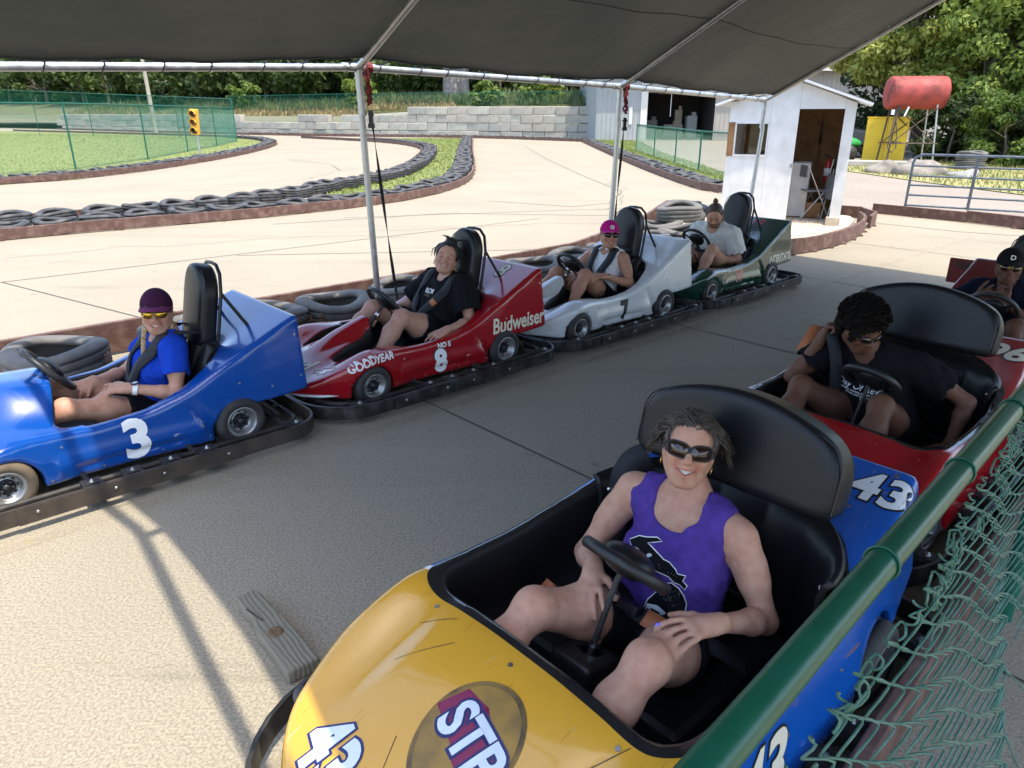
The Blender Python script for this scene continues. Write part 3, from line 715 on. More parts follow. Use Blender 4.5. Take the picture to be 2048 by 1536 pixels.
def folding_chair(loc, rz, lab, folded=False):
    r = empty('folding_chair', loc, rz); tag(r, lab, 'chair')
    if not folded:
        mb = MB(); mb.box((0, 0, .43), (.38, .38, .025)); mb.build('seat', MAT['chair_grey'], r, bevel=.01)
        mb = MB(); mb.box((0, .22, .72), (.38, .02, .18)); mb.build('backrest', MAT['chair_grey'], r, bevel=.008)
        for s_ in (-.19, .19):
            mb = MB(); mb.tube([(s_, -.22, 0), (s_, .22, .82)], .011, 8); mb.build('leg', MAT['galv'], r)
            mb = MB(); mb.tube([(s_ * .9, .24, 0), (s_ * .9, -.12, .45)], .011, 8); mb.build('leg', MAT['galv'], r)
    else:
        for s_ in (-.19, .19):
            mb = MB(); mb.tube([(s_, 0, 0), (s_, .12, .9)], .011, 8); mb.build('leg', MAT['galv'], r)
            mb = MB(); mb.tube([(s_ * .9, .04, 0), (s_ * .9, .14, .75)], .011, 8); mb.build('leg', MAT['galv'], r)
        mb = MB(); mb.box((0, .05, .5), (.36, .02, .36), Matrix.Rotation(-.13, 3, 'X')); mb.build('seat', MAT['chair_grey'], r)
    return r
folding_chair(SH(dl + .34, .52, .03), SR + 2.0, 'grey folding chair standing open in the shed doorway')
folding_chair(SH(dr - .1, .33, .03), SR - 1.2, 'folded metal chair leaning at the right side of the shed doorway', True)
mb = MB(); mb.box((0, 0, .12), (.24, .24, .24)); o = mb.build('crate', MAT['plywood'], bevel=.01); o.location = SH(dl + .36, .62, .03); o.rotation_euler.z = SR; tag(o, 'dark wooden box under the folding chair in the shed', 'box')
mb = MB(); mb.tube([(0, 0, .16), (0, 0, .02)], .02, 6); mb.box((0, 0, .2), (.03, .02, .3)); o = mb.build('hand_tool', MAT['black_metal']); o.location = SH(dl + .28, DP - .1, 1.1); o.rotation_euler.z = SR; tag(o, 'dark tool hanging on the back wall of the shed', 'tool')
# ------------------------------------------------------------------ karts
PAINTS = {}
def paint(name, c, c2=None):
    PAINTS[name] = c
    return mat(name, c, .22, col2=c2 or sc(c, .8), vs=3, coat=.8, rvar=.06, bump=.02, bs=3, bdist=.02)
paint('paint_blue', (.003, .062, .31)); paint('paint_red', (.34, .006, .012)); paint('paint_white', (.66, .68, .68)); paint('paint_green', (.006, .045, .028))
paint('paint_yellow', (.68, .345, .030)); paint('paint_sky', (.006, .10, .46)); paint('paint_darkred', (.17, .006, .008)); paint('paint_teal', (.02, .05, .06))
mat('interior', (.010, .010, .011), .5, bump=.1, bs=40)
mat('rim_gloss', (.012, .012, .014), .22, coat=.4)
mat('tyre_slick', (.022, .022, .022), .7, col2=(.055, .05, .045), vs=9, vr=(.4, .75))
mat('tyre_dusty', (.16, .115, .07), .85, col2=(.09, .07, .05), vs=9)
mat('rim_grey', (.48, .48, .48), .4, .8, col2=(.30, .30, .29), vs=20)
mat('hub', (.04, .04, .042), .5, .6)
mat('bumper', (.045, .036, .03), .5, .3, col2=(.10, .075, .055), vs=8, vr=(.4, .75), rvar=.2, bump=.15, bs=30)
mat('bumper_dark', (.03, .029, .028), .38, .5, col2=(.11, .105, .10), vs=12, vr=(.45, .8), rvar=.2)
mat('shoe', (.62, .61, .58), .7)
def ip(x, xs, ys): return np.interp(x, xs, ys).astype(np.float32)
def smooth_ip(x, xs, ys):
    d = np.linspace(xs[0] - .2, xs[-1] + .2, 400); y = np.interp(d, xs, ys); k = np.hanning(31); k /= k.sum()
    return np.interp(x, d, np.convolve(np.pad(y, 15, 'edge'), k, 'valid')).astype(np.float32)
def kart_shell(kind):
    h = .0125
    s = SDF((-1.12, -.66, .02), (1.14, .66, .72), h); X, Y, Z = s.grid(); A = np.abs(Y)
    if kind == 'single' or kind == 'cowl':
        W = smooth_ip(X, [-1.02, -.6, -.35, -.1, .2, .38, .52, .66, .80, .92, 1.0], [.505, .51, .50, .475, .47, .495, .525, .51, .45, .36, .26])
        top = smooth_ip(X, [-1.02, -.80, -.62, -.50, -.36, -.15, .1, .35, .5, .64, .8, .93, 1.0], [.675, .58, .50, .445, .375, .315, .30, .315, .315, .285, .22, .165, .12])
        T = top + np.zeros_like(A)
        # raised fenders over the front wheels with a dip beside the spine
        T = T + .025 * np.exp(-((X - .5) / .16) ** 2 - ((A - .40) / .08) ** 2) - .035 * np.exp(-((X - .58) / .2) ** 2 - ((A - .24) / .09) ** 2)
        if kind == 'single':
            sp = np.clip((.72 - X) / .46, 0, 1); T = T + (.135 * sp ** 1.2) * np.exp(-(Y / .075) ** 4) * (X > .16)
        else:
            cw = np.clip((.80 - X) / .42, 0, 1); cw = cw * cw * (3 - 2 * cw)
            T = T + (.19 * cw) * np.exp(-(A / .30) ** 4) * (X > .14)
        # tail: shallow scoop behind the seat
        T = T - .03 * np.exp(-((X + .62) / .12) ** 2 - (Y / .24) ** 4)
        Wz = W - .05 * np.clip((Z - .2) / .4, 0, 1) + .012 * np.exp(-((Z - .15) / .05) ** 2) * ((X > -.4) & (X < .3))
        d = smax((Z - T) * .92, A - Wz, .028)
        bot = smooth_ip(X, [-1.02, -.86, -.80, -.5, .7, .82, .98], [.235, .215, .20, .07, .075, .10, .115])
        d = smax(d, bot - Z, .012); d = smax(d, -(X + 1.015), .01)
        # nose rounding in plan
        d = smax(d, (X - .985 + 1.1 * np.maximum(A - .12, 0) ** 2 * 2.2), .03)
        # cockpit
        d = smax(d, -cockpit_single(X, A, Z, kind), .018)
        # wheel arches, vent scallop on the flank
        for (wx, wz, r) in ((.51, .105, .150), (-.60, .105, .150)):
            c = smax(np.sqrt((X - wx) ** 2 + (Z - wz) ** 2) - r, .30 - A, .02); d = smax(d, -c, .016)
        rr_ = smax(smax(np.abs(X + .86) - .2, Z - .22, .03), .30 - A, .02); d = smax(d, -rr_, .02)
        q = np.clip(((X + .36) * (-.10) + (Z - .30) * (-.19)) / (.01 + .0361), 0, 1)
        sl = np.sqrt((X + .36 + q * .10) ** 2 + (Z - .30 + q * .19) ** 2 + ((A - W - .004) * 1.2) ** 2) - .026; d = smax(d, -sl, .02)
        q2 = np.sqrt(((Z - .125) * 1.0) ** 2 + ((A - W - .010) * .9) ** 2) - .012; q2 = smax(q2, np.abs(X + .05) - .27, .05); d = smax(d, -q2, .02)
    else:                                # wide body with one big open cockpit
        W = smooth_ip(X, [-1.06, -.7, -.4, 0, .3, .5, .66, .80, .94, 1.04], [.46, .52, .545, .545, .545, .55, .54, .49, .42, .33])
        top = smooth_ip(X, [-1.06, -.85, -.7, -.55, -.3, .0, .3, .42, .6, .8, .95, 1.05], [.60, .545, .515, .49, .445, .415, .42, .425, .365, .28, .205, .14])
        T = top + .02 * np.exp(-((X - .62) / .25) ** 2 - (A / .2) ** 4) - .03 * np.exp(-((X - .6) / .22) ** 2 - ((A - .36) / .07) ** 2) + .015 * np.exp(-((X - .5) / .2) ** 2 - ((A - .48) / .06) ** 2)
        Wz = W - .04 * np.clip((Z - .2) / .3, 0, 1)
        d = smax((Z - T) * .94, A - Wz, .05)
        bot = smooth_ip(X, [-1.06, -.86, -.80, -.5, .7, .82, .98], [.225, .205, .19, .07, .075, .10, .11])
        d = smax(d, bot - Z, .012); d = smax(d, -(X + 1.05), .015); d = smax(d, X - 1.02 + 1.15 * np.maximum(A - .1, 0) ** 2, .04)
        ck = cockpit_wide(X, A, Z); d = smax(d, -ck, .022)
        for (wx, wz, r) in ((.56, .135, .165), (-.60, .135, .165)):
            c = smax(np.sqrt((X - wx) ** 2 + (Z - wz) ** 2) - r, .34 - A, .02); d = smax(d, -c, .016)
    s.F = d.astype(np.float32); V, F = s.mesh(2)
    return V, F
def cockpit_single(X, A, Z, kind):
    cy_ = smooth_ip(X, [-.62, -.5, -.3, .0, .25, .4], [.24, .33, .385, .40, .385, .36])
    fr = (X - .24) if kind == 'single' else (X - .20 - .35 * np.clip(.45 - Z, -.1, .2))
    ck = smax(smax(A - cy_, fr, .05), smax(-(X + .56) - .25 * (Z - .3), .10 - Z, .03), .05)
    if kind == 'single':
        lg = smax(smax(np.abs(A - .205) - (.125 - .11 * np.clip((X - .28) / .36, 0, 1)), X - .62, .03), smax(-(X - .1), .11 - Z, .02), .02)
        ck = smin(ck, lg, .02)
    return ck
def cockpit_wide(X, A, Z, g=0.):
    cy_ = smooth_ip(X, [-.75, -.62, -.45, -.2, .2, .42], [.20, .32, .42, .455, .45, .43]) + g
    return smax(smax(A - cy_, X - .37 - g, .09), smax(-(X + .66) - g, .10 - Z, .04), .12)
def face_c(V, F): return V[F].mean(1)
SH_S = kart_shell('single'); SH_C = kart_shell('cowl'); SH_W = kart_shell('wide')
def shell_obj(V, F, kind, mats, parent, split=None):
    X, A, Z = V[:, 0], np.abs(V[:, 1]), V[:, 2]
    ck = cockpit_wide(X, A, Z) if kind == 'wide' else cockpit_single(X, A, Z, kind)
    inn = ck - .010
    wx0 = .56 if kind == 'wide' else .51
    for wx, r in ((wx0, .152), (-.60, .152)):
        inn = np.minimum(inn, np.maximum(np.hypot(X - wx, Z - (.135 if kind == 'wide' else .105)) - r + (-.012 if kind != 'wide' else .004), A - (.46 if kind != 'wide' else .48)))
    inn = np.minimum(inn, np.maximum(Z - .085, A - .40))
    rim = np.maximum(np.abs(ck - .026) - .018, np.maximum(.37 - Z, X - .5)) if kind == 'wide' else np.full(len(V), 1.)
    spl = (X - (split if split is not None else -9) - .10 * np.clip((.44 - Z) / .3, 0, 1))
    me = np_mesh('body', V, F, True)
    for nm, ar in (('inn', inn), ('rim', rim), ('spl', spl)):
        at = me.attributes.new(nm, 'FLOAT', 'POINT'); at.data.foreach_set('value', np.asarray(ar, np.float32))
    me.materials.append(shell_mat(mats[0], mats[3] if len(mats) > 3 else mats[0]))
    return link('body', me, parent)
PCOL = PAINTS
def shell_mat(front, rear):
    key = 'shell_%s_%s' % (front, rear)
    m = bpy.data.materials.new(key); m.use_nodes = True; nt = m.node_tree; b = nt.nodes['Principled BSDF']; N = nt.nodes.new; K = nt.links.new
    def attr(n): q = N('ShaderNodeAttribute'); q.attribute_name = n; return q.outputs['Fac']
    def lt(src, v):
        q = N('ShaderNodeMapRange'); q.inputs['From Min'].default_value = v - .0006; q.inputs['From Max'].default_value = v + .0006; q.inputs['To Min'].default_value = 1; q.inputs['To Max'].default_value = 0; K(src, q.inputs[0]); return q.outputs[0]
    def mixc(f, A, B):
        q = N('ShaderNodeMix'); q.data_type = 'RGBA'; K(f, q.inputs['Factor'])
        for s_, v in (('A', A), ('B', B)):
            if isinstance(v, tuple): q.inputs[s_].default_value = (*v[:3], 1)
            else: K(v, q.inputs[s_])
        return q.outputs['Result']
    tc = N('ShaderNodeTexCoord').outputs['Object']
    def noise(sc_, d=4):
        q = N('ShaderNodeTexNoise'); q.inputs['Scale'].default_value = sc_; q.inputs['Detail'].default_value = d; K(tc, q.inputs['Vector']); return q.outputs[0]
    n1 = noise(4.); cf, cr = PCOL[front], PCOL[rear]
    c = mixc(n1, cf, sc(cf, .82))
    if rear != front:
        sp = attr('spl'); c = mixc(lt(sp, .013), c, (.78, .78, .76)); c = mixc(lt(sp, -.013), c, mixc(n1, cr, sc(cr, .82)))
    # chips and rubbed grime
    g = N('ShaderNodeMapRange'); g.inputs['From Min'].default_value = .64; g.inputs['From Max'].default_value = .72; g.inputs['To Max'].default_value = .35; K(noise(9., 8), g.inputs[0]); c = mixc(g.outputs[0], c, sc(cf, .55))
    # long thin scratches
    for rot, st_ in ((.5, 1), (-.9, 2), (1.9, 3)):
        mp = N('ShaderNodeMapping'); mp.inputs['Rotation'].default_value = (0, 0, rot); mp.inputs['Scale'].default_value = (1.1, 34, 9); mp.inputs['Location'].default_value = (st_, st_, st_); K(tc, mp.inputs[0])
        q = N('ShaderNodeTexNoise'); q.inputs['Scale'].default_value = 2.6; q.inputs['Detail'].default_value = 2; K(mp.outputs[0], q.inputs['Vector'])
        g = N('ShaderNodeMapRange'); g.inputs['From Min'].default_value = .735; g.inputs['From Max'].default_value = .76; g.inputs['To Max'].default_value = .55; K(q.outputs[0], g.inputs[0]); c = mixc(g.outputs[0], c, sc(cf, .45) if st_ != 2 else (.45, .43, .40))
    rimf = lt(attr('rim'), 0); innf = lt(attr('inn'), 0)
    c = mixc(rimf, c, (.012, .012, .014)); c = mixc(innf, c, (.010, .010, .011))
    K(c, b.inputs['Base Color'])
    r = N('ShaderNodeMath'); r.operation = 'MULTIPLY_ADD'; K(innf, r.inputs[0]); r.inputs[1].default_value = .33; 
    r2 = N('ShaderNodeMath'); r2.operation = 'MULTIPLY_ADD'; K(noise(6., 5), r2.inputs[0]); r2.inputs[1].default_value = .16; r2.inputs[2].default_value = .13; K(r2.outputs[0], r.inputs[2]); K(r.outputs[0], b.inputs['Roughness'])
    ct = N('ShaderNodeMath'); ct.operation = 'MULTIPLY_ADD'; K(innf, ct.inputs[0]); ct.inputs[1].default_value = -.6; ct.inputs[2].default_value = .6; K(ct.outputs[0], b.inputs['Coat Weight']); b.inputs['Coat Roughness'].default_value = .05
    bp = N('ShaderNodeBump'); bp.inputs['Strength'].default_value = .04; bp.inputs['Distance'].default_value = .03; K(noise(3.5, 2), bp.inputs['Height']); K(bp.outputs[0], b.inputs['Normal']); K(bp.outputs[0], b.inputs['Coat Normal'])
    MAT[key] = m; return m

def wheel(parent, x, y, r, w, dusty=False):
    side = 1 if y > 0 else -1
    root = empty('wheel', (x, y, r + .002), 0, parent)
    mb = MB(); ro = r; ri = r * .60
    prof = [(ri, -.42), (ri + .006, -.5), (r * .82, -.52), (r * .94, -.46), (ro, -.34)]
    for c in (-.2, 0, .2): prof += [(ro, c - .05), (ro - .004, c - .035), (ro - .004, c + .035), (ro, c + .05)]
    prof += [(ro, .34), (r * .94, .46), (r * .82, .52), (ri + .006, .5), (ri, .42)]
    mb.lathe([(a, b * w) for a, b in prof], 40, 'y'); t = mb.build('tyre', MAT['tyre_dusty' if dusty else 'tyre_slick'], root, fix=True)
    mb = MB(); e = side * w * .5
    P = [(ri + .004, e * .98), (ri - .004, e * 1.02), (ri - .012, e * .86), (ri - .02, e * .52), (ri * .55, e * .40), (ri * .52, e * .46), (0.02, e * .46)]
    mb.lathe(P, 32, 'y'); o = mb.build('rim', MAT['rim_grey'], root, fix=False)
    mb = MB(); mb.lathe([(ri * .50, e * .47), (ri * .50, e * .55), (ri * .22, e * .62), (ri * .2, e * .85), (0, e * .85)], 20, 'y')
    for k in range(6):
        a = k * PI / 3 + .3; mb.lathe([(.009, e * .5), (.009, e * .68), (0, e * .68)], 6, 'y', (ri * .36 * math.cos(a), 0, ri * .36 * math.sin(a)))
    for k in range(8):
        a = k * PI / 4; mb.lathe([(.010, e * .44), (.010, e * .475), (0, e * .475)], 8, 'y', (ri * .68 * math.cos(a), 0, ri * .68 * math.sin(a)))
    mb.build('hub', MAT['hub'], root)
    return root
def round_path(x0, x1, w, rf, rr_, n=8):
    pts = []
    for (cx_, cy_, r, a0) in ((x1 - rf, w - rf, rf, 0), (x0 + rr_, w - rr_, rr_, 90), (x0 + rr_, -w + rr_, rr_, 180), (x1 - rf, -w + rf, rf, 270)):
        for k in range(n + 1):
            a = math.radians(a0 + 90 * k / n); pts.append((cx_ + r * math.cos(a), cy_ + r * math.sin(a)))
    return pts
def bumper(parent, m, x0=-.985, x1=.985, w=.735, rf=.36, rr_=.20):
    P = round_path(x0, x1, w, rf, rr_); n = len(P)
    Q = round_path(x0 + .014, x1 - .014, w - .014, rf - .014, rr_ - .014)
    z0, z1 = .045, .125; v = []
    for p, q in zip(P, Q): v += [(p[0], p[1], z0), (p[0], p[1], z1), (q[0], q[1], z1), (q[0], q[1], z0)]
    f = []
    for i in range(n):
        j = (i + 1) % n
        for k in range(4): f.append((i * 4 + k, j * 4 + k, j * 4 + (k + 1) % 4, i * 4 + (k + 1) % 4))
    mb = MB(); mb.add(v, f); o = mb.build('bumper_rail', MAT[m], parent, fix=True)
    # side band plates that lap over the rail
    for s_ in (1, -1):
        mb = MB(); mb.bar((-.50, s_ * (w + .006), .084), (.52, s_ * (w + .006), .084), .008, .078); pl = mb.build('side_plate', MAT[m], o)
        mb = MB()
        for x in (-.42, -.1, .12, .44): mb.lathe([(.008, s_ * (w + .008)), (.008, s_ * (w + .014)), (0, s_ * (w + .014))], 8, 'y', (x, 0, .09))
        mb.build('bolt', MAT['steel'], pl)
    return o
def chassis(parent, ky=1.):
    mb = MB()
    P = round_path(-.90, .86, .60 * ky, .28, .12, 6)
    mb.tube([(p[0], p[1], .085) for p in P], .016, 8, closed=True)
    for x in (-.80, -.3, .2, .6): mb.tube([(x, -.60 * ky, .085), (x, .60 * ky, .085)], .014, 8)
    for s_ in (-1, 1): mb.tube([(-.9, s_ * .3, .09), (.8, s_ * .3, .09)], .016, 8)
    mb.tube([(-.60, -.46, .137), (-.60, .46, .137)], .016, 8); mb.tube([(.51, -.42, .13), (.51, .42, .13)], .014, 8)
    mb.tube([(-.86, -.2, .09), (-.86, -.2, .3)], .014, 8); mb.tube([(-.86, .2, .09), (-.86, .2, .3)], .014, 8); mb.tube([(-.84, .42, .09), (-.74, .42, .2)], .014, 8)
    mb.box((0, 0, .065), (1.3, .58, .012)); mb.box((-.78, .0, .18), (.26, .3, .2))
    fr = mb.build('chassis', MAT['dark_frame'], parent)
    for s_ in (-1, 1):
        for x in (-.84, -.34, -.16, .02, .20, .72):
            mb = MB(); mb.box((x, s_ * .664 * ky, .085), (.085, .105, .06)); mb.box((x, s_ * .664 * ky, .118), (.06, .06, .008)); b_ = mb.build('bracket', MAT['dark_frame'], fr)
            if True:
                mb = MB(); mb.lathe([(.013, .121), (.013, .128), (.006, .128), (.006, .136), (0, .136)], 8, 'z', (x, s_ * .668 * ky, 0)); mb.build('bolt', MAT['steel'], fr)
    return fr
def steering(parent, c, axis, base, R=.15, tuft=True):
    c = Vector(c); ax = nrm(axis)
    a = ax.orthogonal().normalized(); a = (Vector((0, 1, 0)) - ax * ax.y).normalized(); b = ax.cross(a)
    root = empty('steering_wheel', c, 0, parent)
    mb = MB(); mb.tube([a * (R * math.cos(t)) + b * (R * math.sin(t)) for t in [i * PI / 20 for i in range(40)]], .0185 if R < .14 else .016, 10, closed=True); mb.build('grip', MAT['plastic_black'], root)
    s = SDF((-.12, -.12, -.08), (.12, .12, .08), .006); s.ell((0, 0, 0), (.088, .080, .046) if R < .14 else (.085, .075, .036)); V, F = s.mesh(0)
    Rm = np.array(Matrix((a, b, ax)).transposed())
    V = V @ Rm.T + np.array(ax * .012); link('hub_pad', np_mesh('hub_pad', V, F), root, MAT['vinyl'])
    for t in (PI * .5, PI * 1.17, PI * 1.83):
        mb = MB(); p = a * math.cos(t) + b * math.sin(t); mb.bar(p * .04 - ax * .015, p * R, .022, .005, ax); mb.build('spoke', MAT['black_metal'], root)
    base = Vector(base) - c
    mb = MB(); mb.tube([-ax * .01, -ax * .05, base], .0095, 10); col_ = mb.build('column', MAT['dark_frame'], root)
    mb = MB(); d = base.normalized()
    for t in (.10, .26):
        mb = MB(); q = d * t; mb.tube([q - d * .010, q + d * .010], .0175, 12)
        mb.build('collar', MAT['silver'], col_)
    return root
def pad(name, w, h, t, arch, parent, loc, tilt, seam=True):
    """upholstered pad: outline in y-z, thickness in x, arched top"""
    res = .0085
    s = SDF((-t, -w - .06, -.06), (t, w + .06, h + .06), res); X, Y, Z = s.grid()
    topz = h - arch * (np.abs(Y) / w) ** 2
    q = smax(smax(np.abs(Y) - w, Z - topz, .10 if arch < .12 else .06), -Z, .05)
    cr = .02 * (1 - np.clip(np.abs(Y) / w, 0, 1) ** 2)
    d = smax(q, np.abs(X) - t / 2 - cr * (X > 0), .035)
    s.F = d.astype(np.float32) + np.zeros_like(s.F); V, F = s.mesh(1)
    R = np.array(Matrix.Rotation(tilt, 3, 'Y'))
    o = link(name, np_mesh(name, V @ R.T, F), parent, MAT['vinyl']); o.location = loc
    if seam:
        mb = MB(); pts = []
        yy = np.concatenate([np.full(8, -w + .006), np.linspace(-w + .006, w - .006, 40)[1:-1], np.full(8, w - .006)])
        zz = np.concatenate([np.linspace(.03, h - arch - .03, 8), (h - arch * (np.abs(np.linspace(-w + .006, w - .006, 40)[1:-1]) / w) ** 2 - .006), np.linspace(h - arch - .03, .03, 8)])
        for y_, z_ in zip(yy, zz): pts.append(Matrix.Rotation(tilt, 3, 'Y') @ Vector((t / 2 - .012, y_, z_)))
        P = [Vector(p) for p in pts]
        for _ in range(2): P = [P[0]] + [(P[i - 1] + P[i] * 2 + P[i + 1]) / 4 for i in range(1, len(P) - 1)] + [P[-1]]
        mb.tube([p + Vector((.004, 0, 0)) for p in P], .0035, 6); mb.build('piping', MAT['plastic_black'], o)
    return o

# ---- lettering that follows a surface
def text_bm(txt, size, bold=0., shear=0., sx_=1., space=1.):
    cu = bpy.data.curves.new('t', 'FONT'); cu.body = txt; cu.size = size; cu.offset = bold; cu.shear = shear; cu.align_x = 'CENTER'; cu.align_y = 'CENTER'; cu.resolution_u = 4; cu.space_character = space
    o = bpy.data.objects.new('t', cu); COL.objects.link(o); bpy.context.view_layer.update()
    me = bpy.data.meshes.new_from_object(o.evaluated_get(bpy.context.evaluated_depsgraph_get())); bpy.data.objects.remove(o)
    bm = bmesh.new(); bm.from_mesh(me)
    for v in bm.verts: v.co.x *= sx_
    return bm
def shape_bm(polys):
    bm = bmesh.new()
    for p in polys:
        try: bm.faces.new([bm.verts.new((a, b, 0)) for a, b in p])
        except Exception: pass
    return bm
def bvh_of(o):
    me = o.data; return BVHTree.FromPolygons([v.co for v in me.vertices], [tuple(p.vertices) for p in me.polygons])
def decal(name, bm, body, bvh, org, ex, ey, m, lift=.002, cell=.02, label=None, maxd=.5):
    ex = nrm(ex); ey = Vector(ey); ey = (ey - ex * ey.dot(ex)).normalized(); nz_ = ex.cross(ey); org = Vector(org)
    if cell and bm.verts:
        for k in (0, 1):
            lo = min(v.co[k] for v in bm.verts); hi = max(v.co[k] for v in bm.verts); t = lo + cell
            while t < hi:
                no = (1, 0, 0) if k == 0 else (0, 1, 0); co = (t, 0, 0) if k == 0 else (0, t, 0)
                bmesh.ops.bisect_plane(bm, geom=bm.verts[:] + bm.edges[:] + bm.faces[:], plane_co=co, plane_no=no); t += cell
    kill = []
    for v in bm.verts:
        p = org + ex * v.co.x + ey * v.co.y + nz_ * .25
        h = bvh.ray_cast(p, -nz_, .25 + maxd)
        if h[0] is None: kill.append(v); v.co = p
        else: v.co = h[0] + nz_ * lift
    if kill: bmesh.ops.delete(bm, geom=kill, context='VERTS')
    bmesh.ops.triangulate(bm, faces=bm.faces)
    me = bpy.data.meshes.new(name); bm.to_mesh(me); bm.free()
    for p in me.polygons: p.use_smooth = True
    o = link(name, me, body, MAT[m] if isinstance(m, str) else m)
    # lie with the shell: face outwards
    if len(me.polygons) and me.polygons[0].normal.dot(nz_) < 0: me.flip_normals()
    if label: o['label'] = label
    return o
RX = (-1, 0, 0); UPZ = (0, 0, 1)        # right and up for lettering on the flank that faces the camera
def numeral(txt, size, body, bvh, org, ex, ey, fill, edge=None, bold=.012, eb=.012, shear=0, sx_=1., label=None):
    if edge: decal('number_outline', text_bm(txt, size, bold + eb, shear, sx_), body, bvh, org, ex, ey, edge, .0016)
    return decal('number', text_bm(txt, size, bold, shear, sx_), body, bvh, org, ex, ey, fill, .003, label=label)

def single_kart(u, n, label, shell, mats, dusty=False, group='karts parked in two rows', swc=(.09, 0, .50), hr=True, rz=0.):
    k = empty('go_kart', L(u, n), KROT + rz); tag(k, label, 'kart', group)
    body = shell_obj(*shell[0], shell[1], mats, k)
    bumper(k, 'bumper' if dusty else 'bumper_dark'); chassis(k)
    for s_ in (1, -1):
        wheel(k, .51, s_ * .445, .128, .13, dusty and s_ > 0); wheel(k, -.60, s_ * .432, .138, .17)
    steering(k, swc, (-.78, 0, .62), (.34, 0, .24), .145)
    # seat shell
    s = SDF((-.7, -.4, .06), (.2, .4, .66), .014)
    s.cap((-.45, -.2, .13), (-.45, .2, .13), .05, k=.03); s.ell((-.25, 0, .10), (.28, .26, .035)); s.cap((-.42, -.17, .15), (-.60, -.17, .48), .05, k=.05); s.cap((-.42, .17, .15), (-.60, .17, .48), .05, k=.05); s.cap((-.43, 0, .14), (-.61, 0, .50), .07, k=.08)
    for q in (-1, 1): s.cap((-.42, q * .26, .16), (-.54, q * .27, .38), .035, k=.04)
    link('seat', np_mesh('seat', *s.mesh(1)), k, MAT['vinyl'])
    if hr:
        p = pad('headrest', .155, .46, .095, .085, k, (-.60, 0, .49), -.20)
        mb = MB(); P = []
        for (y, z) in ((.165, -.02), (.168, .15), (.166, .33), (.13, .44), (.07, .485), (0, .49), (-.07, .485), (-.13, .44), (-.166, .33), (-.168, .15), (-.165, -.02)):
            P.append(Matrix.Rotation(-.20, 3, 'Y') @ Vector((-.048, y * .97, z * .955)) + Vector((-.60, 0, .49)))
        mb.tube(P, .0105, 8)
        fr = mb.build('headrest_frame', MAT['black_metal'], k)
        for s_ in (-1, 1):
            mb = MB(); mb.tube([P[2 if s_ > 0 else 8], Vector((-.83, s_ * .19, .58))], .010, 8); mb.build('brace', MAT['black_metal'], fr)
    return k, body, bvh_of(body)

def screws(body, bvh, pts):
    for (x, z) in pts:
        h = bvh.ray_cast(Vector((x, .9, z)), Vector((0, -1, 0)), .8)
        if h[0] is None: continue
        mb = MB(); c = h[0]; n_ = h[1]; mb.tube([c - n_ * .002, c + n_ * .0028], .0062, 8); mb.build('screw', MAT['steel'], body)
SCR = [(.33, .10), (.10, .10), (-.18, .10), (-.42, .11), (-.80, .30), (-.98, .32), (-.98, .56), (-.62, .36), (.66, .17), (.26, .25)]
# blue kart 3
K3, B3, T3 = single_kart(.77, -4.23, 'glossy blue go-kart with a white 3 on its side, leftmost', (SH_C, 'cowl'), ['paint_blue', 'interior'], True, swc=(.17, 0, .50))
numeral('3', .27, B3, T3, (-.07, .6, .185), RX, (.05, 0, 1), 'white', None, .011, label='white number 3')
# red kart 8
K8, B8, T8 = single_kart(2.74, -4.23, 'red go-kart numbered 8 with beer lettering, parked behind the blue kart', (SH_S, 'single'), ['paint_red', 'interior'], swc=(.08, 0, .50))
numeral('8', .205, B8, T8, (-.03, .6, .165), RX, UPZ, 'white', 'black', .010, .010, sx_=.95)
decal('lettering', text_bm('Budweiser', .15, .0035, .18, .80), B8, T8, (-.735, .6, .315), RX, (.10, 0, 1), 'cream_decal', .003)
decal('lettering', text_bm('NO S', .045, .002), B8, T8, (-.07, .6, .272), RX, UPZ, 'white', .003)
decal('lettering', text_bm('GOOD', .062, .0022, .2), B8, T8, (.585, .7, .282), (-1, 0, .22), UPZ, 'white', .003); decal('lettering', text_bm('YEAR', .062, .0022, .2), B8, T8, (.42, .7, .296), (-1, 0, -.02), UPZ, 'white', .003)
decal('number', text_bm('8', .21, .008), B8, T8, (-.88, .15, .8), (0, 1, 0), (-1, 0, 0), 'black', .0016); decal('number', text_bm('8', .20, .003), B8, T8, (-.88, .15, .8), (0, 1, 0), (-1, 0, 0), 'cream_decal', .003)
decal('lettering', text_bm('Bud', .17, .006, .3), B8, T8, (.79, .02, .5), (-.12, 1, 0), (-1, -.12, 0), 'cream_decal', .003); decal('lettering', text_bm('BEERS', .05, .001, .3), B8, T8, (.885, .12, .5), (-.12, 1, 0), (-1, -.12, 0), 'cream_decal', .003)
def bowtie(w, h, t):
    a = [(-w, -h * .45), (-w * .42, -h * .45), (-w * .30, -h), (w * .42, -h), (w * .36, -h * .45), (w, -h * .45), (w * .86, h * .45), (w * .42, h * .45), (w * .30, h), (-w * .42, h), (-w * .36, h * .45), (-w * .86, h * .45)]
    out = []
    for i in range(len(a)):
        p, q = Vector(a[i]), Vector(a[(i + 1) % len(a)]); d = (q - p).normalized(); s_ = Vector((-d.y, d.x)) * t; p = p - d * t; q = q + d * t; out.append([tuple(p - s_), tuple(q - s_), tuple(q + s_), tuple(p + s_)])
    return out
decal('emblem', shape_bm(bowtie(.085, .04, .004)), B8, T8, (.74, .29, .5), (-.4, 1, 0), (-1, -.4, 0), 'cream_decal', .003)
mb = MB(); mb.tube([(.33, .446, .083), (-.0, .447, .078), (-.42, .455, .078)], .016, 6, flat=(1.2, .5)); mb.build('skirt_stripe', MAT['white'], B8)
